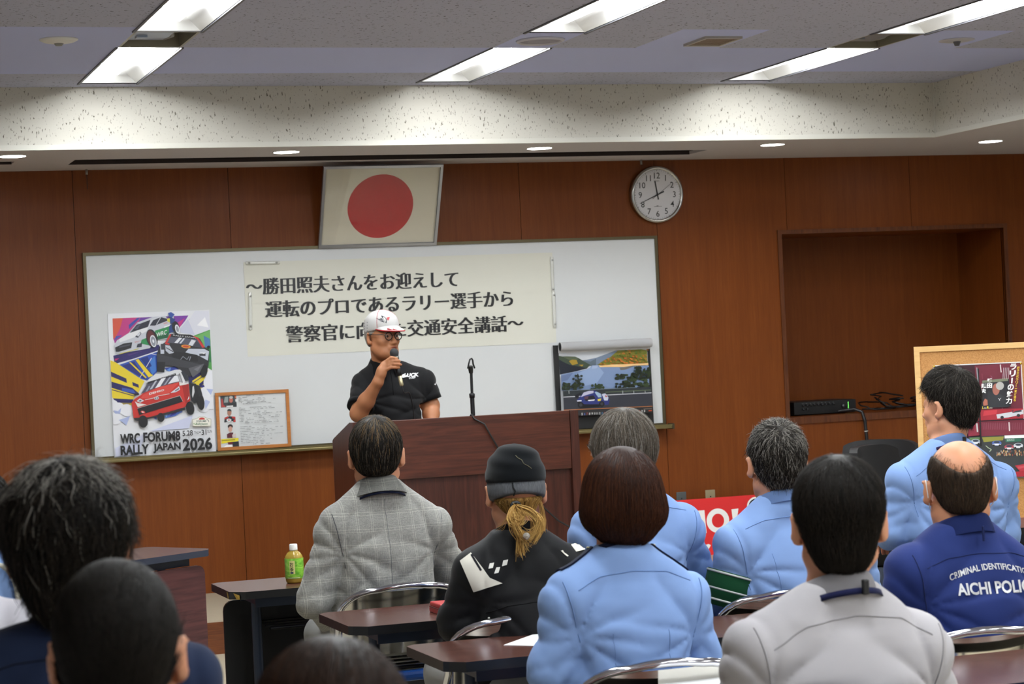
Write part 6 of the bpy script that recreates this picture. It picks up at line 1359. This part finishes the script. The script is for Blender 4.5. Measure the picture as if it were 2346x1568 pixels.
p.hair([BLK, BLK2, m_hair('#2b241e')], .009, n=9000, L=.06, lift=.006, w=.0012, mix=(6, 4, 2), seed=9, nape=-.088, whorl=(.0, -.04, .13), jit=.24, base_mi=0, wave=.1, extra=lambda g, H: (g.add(H.E((0, -.020, .046), (.082, .106, .088)), .02), g.add(H.E((0, -.045, -.045), (.050, .060, .055)), .03)))

# ------------------------------------------------------------------ man in front of the cork board
p = Person('short haired man in blue shirt sitting in front of the cork board', 7.22, (2176, 932), (2172, 1012), (2076, 1098), (2286, 1104), (2052, 1215, .04), (2304, 1222, .02), (2035, 1235, .30), (2300, 1245, .3), (2186, 1300), hs=1.06, turn=.12)
p.body(); p.garment('shirt', M_BLUE, .016, 0.0080, 41, cut=.014); p.collar(M_BLUE, 'collar', .060, .030, .032, .010, parent=p.gm); yoke_seam(p, M_BSEAM, .03, .06); sleeve_seams(p, M_BSEAM); p.trousers()
nb = p.neckband(m_cloth('#221a3e', 400), 'lanyard', .092, -.006, .010, tilt=.85); c = p.neck+Vector((.01, -.094*p.hs, .006)); MB().box(tuple(c+Vector((-.005, -.008, -.014))), tuple(c+Vector((.005, .004, .014))), bev=.002).build('lanyard_clip', M_BLACK, nb)
p.hair([BLK, BLK2, GRY, m_hair('#3b3631')], .013, n=8000, L=.034, lift=.006, w=.0012, mix=(6, 4, 1.2, 3), seed=11, nape=-.07, whorl=(.0, -.05, .125), jit=.25, stay=.1, base_mi=1, down=.6, extra=lambda g, H: g.add(H.E((0, .005, .072), (.070, .094, .074)), .03))

# ------------------------------------------------------------------ bald man in navy uniform
p = Person('bald man in dark blue uniform with white letters on the back', 5.12, (2198, 1118), (2206, 1204), (2092, 1310), (2338, 1316), (2066, 1440, .04), (2372, 1446, .04), (2090, 1490, .3), (2360, 1490, .3), (2212, 1490), hs=1.08, turn=-.30, skin=m_skin('#c08a66'))
M_UN = m_cloth('#233168', 700, .8); M_UNS = m_cloth('#18224c')
p.body(); p.garment('uniform_shirt', M_UN, .018, 0.0080, 47, cut=.012); p.collar(M_UN, 'collar', .062, .034, .044, .016, parent=p.gm); yoke_seam(p, M_UNS, .03, .03); sleeve_seams(p, M_UNS); p.trousers(m_cloth('#20306e'))
MB().box(tuple(p.neck+Vector((-.002, -.104, -.036))), tuple(p.neck+Vector((.004, -.098, .004))), bev=.002).build('collar_tab', M_UNS, p.gm)
b = MB(); fl_ = lambda P: p.gfn(P)
px_text(p, b, 'CRIMINAL IDENTIFICATION', [(2174, 1318), (2362, 1308), (2366, 1322), (2178, 1333)], p.gfn, off=.002, bold=.02, arch=22)
px_text(p, b, 'AICHI POLICE', [(2190, 1338), (2374, 1326), (2378, 1356), (2196, 1366)], p.gfn, off=.002, bold=.03)
b.build('white_lettering', mat('#c9cacc', .6), p.gm)
gm = p.H; fm = Grp(); fm.add(gm.E((0, .040, -.050), (.062, .066, .062)), .02); fm.add(gm.E((0, .09, -.045), (.03, .03, .04)), .03)
def maskfn(P): q = gm.loc(P); return smax(smax(smax(fm(P), (q[:, 2]+.008)*1.0, .006), (.028-q[:, 1])*1.0, .006), -(fm(P)+.004), .002)
lo, hi = fm.bound(); mk = skin('face_mask', maskfn, lo, hi, .005, mat('#24262c', .7), p.t)
b = MB()
for q in (-1, 1): b.tube([gm.w(q*.066, .03, -.02), gm.w(q*.082, .012, .016), gm.w(q*.088, -.018, .024), gm.w(q*.088, -.03, -.004), gm.w(q*.08, -.012, -.042), gm.w(q*.064, .03, -.075)], .0014, 6)
b.build('ear_loop', mat('#d9d9d9', .6), mk)
Hb = p.H; bald = Hb.E((0, -.022, .112), (.064, .130, .090))
def baldkeep(q): v = (q[:, 0]/.064)**2+((q[:, 1]+.02)/.13)**2+((q[:, 2]-.118)/.092)**2; return RNG.rand(len(q)) < np.clip((v-.75)/.5, .03, 1)
def bald_shape(g, H): g.cut(bald, .012)
p.hair([BLK2, m_hair('#33291f'), m_hair('#4a3b2e'), m_hair('#3d2e22')], .005, n=7500, L=.022, lift=.0025, w=.0011, mix=(4, 4, 4, 2), seed=13, nape=-.062, whorl=(.0, -.03, .12), jit=.25, base_mi=3, extra=bald_shape, h=.005)
p.hair([m_hair('#33291f'), m_hair('#5a4836')], .0008, n=5200, L=.022, lift=.002, w=.0008, mix=(3, 2), seed=14, nape=.0, whorl=(.0, -.03, .12), jit=.25, keep=lambda q: RNG.rand(len(q)) < np.clip((((q[:, 0]/.064)**2+((q[:, 1]+.022)/.13)**2+((q[:, 2]-.112)/.09)**2)-.60)/.5, .0, 1)*(q[:, 2] < .125), base=False, name='thin_hair')

# ------------------------------------------------------------------ tousled dark haired man at the left
p = Person('man with tousled dark hair and navy jacket at the left', 3.6, (160, 1262), (168, 1440), (-75, 1570), (408, 1560), (-130, 1800, .0), (470, 1800, .02), (-80, 1950, .3), (420, 1950, .3), (170, 1950), hs=1.10)
M_NV = m_cloth('#1d2740', 700); p.body(); p.garment('jacket', M_NV, .014, 0.0066, 53, h=.008, cut=.02); p.collar(m_cloth('#141a33'), 'jacket_collar', .062, .042, .050, .006, parent=p.gm, both=False); yoke_seam(p, m_cloth('#0e1424'), .03); p.trousers()
p.hair([BLK, BLK2, m_hair('#3a332b'), GRY2], .018, n=9000, L=.055, lift=.009, w=.0015, patchy=[((-.01, .0, .14), (.08, .09, .045), 3, .6)], mix=(6, 4, 2, .15), seed=15, nape=-.105, whorl=(.0, -.03, .14), jit=.34, wave=.4, stay=.12, base_mi=0, h=.007, extra=lambda g, H: (g.add(H.E((0, -.014, .040), (.086, .108, .094)), .02), g.add(H.E((0, -.05, -.05), (.048, .056, .056)), .03)))

# ------------------------------------------------------------------ smooth black hair in front
p = Person('person with smooth black hair and dark top, nearest at the lower left', 2.86, (272, 1502), (276, 1672), (92, 1790), (456, 1785), (60, 2050, .0), (490, 2050, .0), (100, 2200, .3), (450, 2200, .3), (275, 2250), hs=.98)
p.body(); p.garment('top', m_cloth('#15161c'), .012, 0.0057, 59, h=.009, cut=.01); p.collar(m_cloth('#15161c'), 'collar', .060, .03, .03, .008, parent=p.gm); p.trousers()
p.hair([BLK, BLK2, m_hair('#1b1713')], .012, n=8500, L=.13, lift=.0008, w=.0012, mix=(6, 3, 3), seed=17, nape=-.085, whorl=(.0, .05, .12), jit=.05, base_mi=0, lim=([-.13, -.06, -.035, -.012, .01, .04, .07, .1], [-.085, -.08, -.05, .0, .03, .05, .065, .085]))

# ------------------------------------------------------------------ brown hair at the bottom edge
p = Person('person with dark brown hair at the bottom edge of the photo', 2.42, (765, 1735), (768, 1960), (560, 2090), (970, 2080), (530, 2380, .0), (1000, 2380, .0), (580, 2500, .3), (950, 2500, .3), (768, 2500), hs=1.0)
p.body(); p.garment('top', m_cloth('#2a2a30'), .012, 0.0057, 61, h=.009, cut=.01); p.collar(m_cloth('#2a2a30'), 'collar', .060, .03, .03, .008, parent=p.gm); p.trousers()
p.hair([m_hair('#1a100a'), m_hair('#2c190e'), m_hair('#3a2212')], .020, n=8000, L=.14, lift=.002, w=.0013, mix=(4, 4, 2), seed=19, nape=-.10, whorl=(.01, .01, .13), jit=.06, base_mi=0, lim=([-.14, -.03, .0, .05, .07, .09, .12], [-.12, -.11, -.1, -.06, .04, .075, .09]), extra=lambda g, H: (g.add(H.E((0, -.018, .022), (.098, .110, .112)), .02), g.add(H.E((0, -.022, -.04), (.098, .095, .07)), .04)))

# ------------------------------------------------------------------ two people cut by the left edge
p = Person('person in light blue shirt with a white braided cord at the left edge', 5.5, (-52, 1196), (-56, 1280), (-155, 1366), (18, 1360), (-190, 1490, .0), (34, 1490, .0), (-160, 1540, .3), (20, 1540, .3), (-74, 1560), hs=1.05)
p.body(); p.garment('shirt', M_BLUE, .016, 0.0076, 67, cut=.012); p.collar(M_BLUE, 'collar', .062, .028, .034, .012, parent=p.gm); sleeve_seams(p, M_BSEAM); p.trousers()
p.hair([BLK, BLK2], .012, n=2500, L=.04, lift=.004, w=.0016, seed=21, mix=(3, 2))
S = p.SR; pts = p.cast([(-14, 1293), (4, 1296), (18, 1306), (30, 1322), (38, 1345), (42, 1370), (42, 1400)], p.gfn, .008); t_ = np.linspace(0, 6, 120); C_ = np.stack([np.interp(t_, range(7), pts[:, i]) for i in range(3)], 1); b = MB()
for q in range(3):
    ph = np.linspace(0, 2*PI*7, 120)+q*2*PI/3; b.tube(C_+np.stack([.004*np.cos(ph), .003*np.sin(ph)-.004, .004*np.sin(ph)*.3], 1), .0042, 6)
b.build('braided_cord', m_cloth('#d9d5c6', 600), p.t)
p = Person('person in pale grey shirt at the left edge behind the tousled man', 4.35, (-140, 1215), (-128, 1370), (-262, 1466), (30, 1464), (-300, 1620, .0), (62, 1640, .0), (-260, 1700, .3), (40, 1700, .3), (-120, 1700), hs=1.05)
p.body(); p.garment('shirt', m_cloth('#bcbac2'), .016, 0.0076, 71, cut=.012); p.collar(m_cloth('#bcbac2'), 'collar', .062, .03, .036, .012, parent=p.gm); yoke_seam(p, m_cloth('#9a98a2'), -.03); p.trousers()
p.hair([BLK, BLK2], .014, n=2500, L=.04, lift=.004, w=.0016, seed=23, mix=(3, 2))
# ================================================================== the speaker
SY = 11.12
p = Person('man in white cap and black polo shirt speaking into a microphone behind the lectern', SY, (876, 772), (879, 828), (838, 880), (966, 874), (822, 948, -.10), (987, 930, -.02), (866, 876, -.235), (990, 978, -.12), (905, 1010), hs=1.0, hpitch=-.02, h=.0045, stand=True, skin=SKIN_TAN, fwd=(.36, -.93), headdy=-.05, depth=.125, bulk=1.06)
# his right side is at the left of the photo: turn the body round so that it faces the hall
H = p.H
def spk(dx, dy, y): return PY(dx, dy, SY+y)-p.root
p.yaw = p.yaw+PI
# waist below the lectern edge
p.waist = Vector((p.waist.x, p.waist.y, .95)); p.rings()
g = Grp(); o = -.014
g.add(p.torso(o), .03); p.shoulder(g, o); g.add(Cap(H.w(0, -.018, -.06), p.neck+Vector((0, .0, -.03)), .056, .062), .03); H.parts(g)
g.add(H.E((0, .03, -.085), (.050, .056, .030)), .03)        # full jowls
for q in (-1, 1): g.add(H.E((q*.034, .042, -.066), (.018, .022, .022)), .02)
for S, E, W in ((p.SL, p.EL, p.WL), (p.SR, p.ER, p.WR)): g.add(Cap(S, E, .046, .044), .035); g.add(Cap(E, E+(W-E)*.4, .045, .042), .02); g.add(Cap(E+(W-E)*.4, W, .041, .027), .02)
# microphone axis, grip hand
MY = -.245
m0, m1 = spk(906, 822, MY), spk(914, 856, MY-.01); max_ = (m1-m0).normalized(); CAMD = (Vector((0, 0, CAM_H))-(p.root+m0)).normalized()
wr = p.WL; g.add(Cap(wr, spk(874, 850, MY+.0), .027, .027), .015); g.add(Cap(spk(874, 858, MY-.004), spk(880, 838, MY-.004), .024, .022), .012)
def fing(pts, r0=.0098, r1=.0078):
    n = len(pts)-1
    for i in range(n): g.add(Cap(pts[i], pts[i+1], r0+(r1-r0)*i/n, r0+(r1-r0)*(i+1)/n), .006 if i == 0 else .003)
f_ = -.030
for (kx, ky), (mx_, my_), (tx, ty) in (((879, 832), (896, 820), (909, 822)), ((877, 838), (898, 827), (915, 828)), ((876, 844), (898, 834), (918, 836)), ((877, 851), (896, 842), (914, 843))):
    fing([spk(kx, ky, MY-.006), spk((kx+mx_)/2+2, (ky+my_)/2-1, MY+f_*.8), spk(mx_, my_, MY+f_-.002), spk((mx_+tx)/2, (my_+ty)/2, MY+f_), spk(tx, ty, MY+f_*.55)])
fing([spk(876, 852, MY+.01), spk(884, 838, MY+.022), spk(893, 826, MY+.026), spk(903, 821, MY+.018)], .0115, .0085)
hand(g, p.WR, Vector((-.25, -.75, -.15)), Vector((0, 0, 1)), 1.0, .3, 1)
for q in (-1, 1): g.add(Cap((p.waist.x+q*.09, p.waist.y, .86), (p.waist.x+q*.10, p.waist.y-.01, .46), .085, .06), .03); g.add(Cap((p.waist.x+q*.10, p.waist.y-.01, .46), (p.waist.x+q*.105, p.waist.y+.02, .09), .055, .036), .02); g.add(Cap((p.waist.x+q*.105, p.waist.y+.03, .05), (p.waist.x+q*.11, p.waist.y-.12, .045), .036, .03), .02)
lo, hi = g.bound(); lo[2] = .012; p.bodyfn = g; p.bm = skin('body', g, lo, hi, .0042, SKIN_TAN, p.t); H.eyes(p.t)
M_POLO = m_cloth('#121214', 700, .75, .1)
p.garment('polo_shirt', M_POLO, .012, .006, 83, sleeve=.80, h=.006, cut=.0)
p.yaw -= PI; f_s = p.yaw; p.yaw += PI
p.collar(M_POLO, 'collar', .062, .036, .040, .022, parent=p.gm, gap=.8, tilt=.9, dz=.004)
for S, E in ((p.SL, p.EL), (p.SR, p.ER)):
    d_ = (E-S).normalized(); L_ = (E-S).length*.80; a_ = Vector((0, 1, 0)); a_ = (a_-d_*a_.dot(d_)).normalized(); b_ = d_.cross(a_); P = []
    for t_, rr in ((L_-.026, .0675), (L_-.025, .0705), (L_+.002, .0715), (L_+.003, .062)): P.append([tuple(S+d_*t_+a_*(rr*math.cos(a))+b_*(rr*math.sin(a))) for a in np.linspace(0, 2*PI, 29)[:-1]])
    MB().grid(np.array(P), 0, wrap=True).build('sleeve_cuff', m_cloth('#0b0b0d'), p.gm)
Q = p.cast(np.stack([np.interp(np.linspace(0, 2, 20), range(3), v) for v in ((893, 899, 902), (842, 880, 905))], 1), p.gfn, .0005); seam('placket', Q, None, p.gfn, m_cloth('#08080a'), p.gm, .002)
b = MB(); px_text(p, b, 'LUCK', [(927, 856), (960, 854), (959, 863), (925, 865)], p.gfn, off=.0015, bold=.05); px_text(p, b, 'STAFF', [(937, 865), (952, 863), (952, 867.5), (937, 869)], p.gfn, off=.0015, bold=.03)
b.add(p.cast([(921, 859), (926, 857), (926, 862), (936, 858), (935, 863), (924, 866), (920, 865)], p.gfn, .0016), [tuple(range(7))], 0, False); b.add(p.cast([(995, 881), (1000, 874), (998, 883)], p.gfn, .0016), [(0, 1, 2)], 0, False)
b.build('white_lettering', mat('#dcdcdc', .5), p.gm)
p.trousers(m_cloth('#1c1e24'))
p.hair([GRY2, GRY, m_hair('#b5b0a8')], .006, n=2200, L=.03, lift=.002, w=.0014, seed=31, mix=(4, 3, 2), nape=-.05, base_mi=0, jit=.15, lim=([-.12, -.06, -.03, -.008, .012, .02, .05, .09], [-.055, -.05, -.035, .0, .012, .018, .05, .08]), h=.005)
lb = MB()
for z_, r_, w_ in ((-.0550, .0036, .021), (-.0640, .0042, .019)):
    Q = trace([tuple(H.w(x_*w_, .17, z_-.002*x_*x_)) for x_ in np.linspace(-1, 1, 11)], tuple(-(H.M @ Vector((0, 1, 0)))), p.bodyfn, .0005); lb.tube(Q, [r_*(1-.75*abs(x_)) for x_ in np.linspace(-1, 1, 11)], 8)
lb.build('lips', m_skin('#8e4a3c', '#7a3a30'), p.t)
lb = MB()
for q in (-1, 1): lb.tube([H.w(q*.016, .0955, .022), H.w(q*.030, .091, .026), H.w(q*.046, .081, .022)], [.003, .0035, .002], 8)
lb.build('eyebrows', GRY2, p.t)
# glasses
gt = thing('glasses', 'round black-rimmed glasses on the speaker\'s face', 'glasses', p.root); M_GL = mat('#101012', .25)
for q in (-1, 1):
    c = lambda a, r=1.0: H.w(q*.0315+.0225*r*math.cos(a), .099-abs(.0225*math.cos(a)+q*.0*1)*.05, .002+.0205*r*math.sin(a))
    MB().tube([c(a) for a in np.linspace(0, 2*PI, 33)[:-1]], .0024, 8, closed=True).build('rim', M_GL, gt)
    MB().add([c(a, .95) for a in np.linspace(0, 2*PI, 25)[:-1]], [tuple(range(24))]).build('lens', M_GLASS, gt)
    MB().tube([H.w(q*.054, .096, .008), H.w(q*.068, .085, .012), H.w(q*.082, .04, .012), H.w(q*.086, .002, .014), H.w(q*.086, -.018, .002)], .0018, 6).build('temple', M_GL, gt)
MB().tube([H.w(-.010, .0985, .006), H.w(0, .102, .008), H.w(.010, .0985, .006)], .0020, 6).build('bridge', M_GL, gt)
# cap
ct = thing('baseball_cap', 'white baseball cap with red trim and winged emblem on the speaker', 'cap', p.root); M_CW = m_cloth('#c2c0be', 700, .8); M_RED = m_cloth('#a8222c', 600)
gc2 = Grp(); gc2.add(H.E((0, -.010, .050), (.086, .106, .084)), .02); gc2.add(H.E((0, .0, .078), (.074, .088, .060)), .03)
def cap2(P): q = H.loc(P); return smax(gc2(P), (.030-q[:, 2]+q[:, 1]*.16)*H.k, .004)
lo, hi = gc2.bound(); crown = skin('crown', cap2, lo, hi, .0045, M_CW, ct)
def sol(P): return gc2(P)
P = []; 
for v in np.linspace(0, 1, 9):
    row = []
    for u in np.linspace(-1, 1, 21):
        a = u*1.15; r0x, r0y = .086, .106; ex_ = .074*v*max(0, math.cos(u*1.57))**.6
        x = r0x*math.sin(a)*(1-.05*v); y = -.010+r0y*math.cos(a)+ex_; z = .056-.028*v*max(0, math.cos(u*1.57))**.5-.012*u*u
        row.append(tuple(H.w(x, y, z)))
    P.append(row)
P = np.array(P); up = H.M @ Vector((0, 0, 1))
br = MB().grid(P+np.array(up)*.003, 0).build('brim', M_CW, ct)
MB().grid(P-np.array(up)*.003, 0).build('brim_underside', M_RED, br); e = [tuple(q) for q in P[-1]]; MB().tube(e, .0026, 6).build('brim_edge', M_RED, br)
P2 = P+np.array(up)*.0045; MB().add([P2[8][12], P2[5][13], P2[7][14], P2[4][15], P2[6][16], P2[8][16]], [tuple(range(6))]).build('red_flash', mat('#8a1c26', .7), br)
for a in (-.95, .95, 2.5, -2.5):
    pts = [tuple(H.w(.3*math.sin(a)*s, -.01+.3*math.cos(a)*s, .145 if s == 0 else (.145-.11*s))) for s in np.linspace(.02, 1, 8)]
    ring = [H.w(.084*math.sin(a)*math.sin(t_), -.01+.104*math.cos(a)*math.sin(t_), .05+.085*math.cos(t_)) for t_ in np.linspace(.05, 1.75, 24)]
    ring = [Vector(tuple(q)) for q in ring]; Q = np.array([tuple(q) for q in ring], f32)
    for _ in range(8): Q = Q-grad(gc2, Q)*(gc2(Q)-.0003)[:, None]
    MB().tube(Q, .0012, 6).build('red_piping' if abs(a) < 2 else 'seam', M_RED if abs(a) < 2 else mat('#b5b3b0', .8), crown)
Q = H.w(0, -.005, .136); MB().lathe([(0, .004), (.006, .002), (.007, -.002), (0, -.002)], Q, 12).build('button', M_CW, crown)
def on_cap(name, polys, m):
    b = MB()
    for q in polys:
        n = len(q); Q = p.cast([(760+x/5.227, 690+y/5.227) for x, y in q], gc2, .0012); b.add(Q, [tuple(range(n))], 0, False)
    return b.build(name, m, crown)
on_cap('dark_emblem', [[(590, 172), (612, 178), (640, 195), (655, 215), (660, 245), (650, 265), (635, 250), (615, 215), (600, 195)], [(525, 205), (600, 205), (605, 215), (545, 215)], [(545, 220), (608, 218), (615, 230), (570, 230)], [(570, 238), (618, 233), (630, 262), (610, 250)], [(640, 250), (660, 258), (655, 268)]], mat('#3a3a40', .7))
on_cap('red_emblem', [[(655, 200), (695, 192), (692, 203), (660, 210)], [(660, 214), (692, 208), (688, 217), (662, 222)], [(664, 226), (686, 221), (678, 231)]], mat('#c02a36', .7))
on_cap('side_lettering', [[(385, 265+i*32), (388+40, 250+i*34), (430, 262+i*34), (388, 278+i*32)] for i in range(4)], mat('#77777c', .7))
# microphone in hand
mt = thing('microphone', 'black handheld microphone held at the speaker\'s mouth', 'microphone', p.root)
hd = m0-max_*.030; b = MB(); M_ax = max_.to_track_quat('Z', 'Y').to_matrix()
def along(prof, name, mm, n=20):
    q = MB(); q.lathe(prof, n=n); q.v = [tuple(hd+M_ax @ Vector(v)) for v in q.v]; return q.build(name, mm, mt)
along([(0, -.025)]+[(.0235*math.sin(a), .001-.026*math.cos(a)) for a in np.linspace(.2, 2.2, 12)]+[(.0185, .022)], 'windscreen', mat('#2c2e30', .85)); along([(.0185, .022), (.020, .026), (.019, .034), (.018, .036), (0, .036)], 'collar', mat('#8a8f86', .3, .8)); along([(0, .035), (.017, .035), (.0135, .10), (.0125, .122), (0, .122)], 'handle', mat('#17181a', .4)); along([(0, .122), (.0105, .122), (.0105, .172), (.006, .178), (0, .178)], 'plug', mat('#c9bf9a', .3, .6))
e_ = hd+max_*.178
pts = [e_, e_+max_*.04, spk(938, 898, -.22), spk(946, 930, -.2), spk(949, 962, -.19), spk(950, 990, -.19)]; P = np.array([tuple(v) for v in pts]); t_ = np.linspace(0, 5, 30); Q = np.stack([np.interp(t_, range(6), P[:, i]) for i in range(3)], 1)
for _ in range(3): Q[1:-1] = (Q[:-2]+2*Q[1:-1]+Q[2:])/4
MB().tube(Q, .0033, 8).build('cable', M_BLACK, mt)
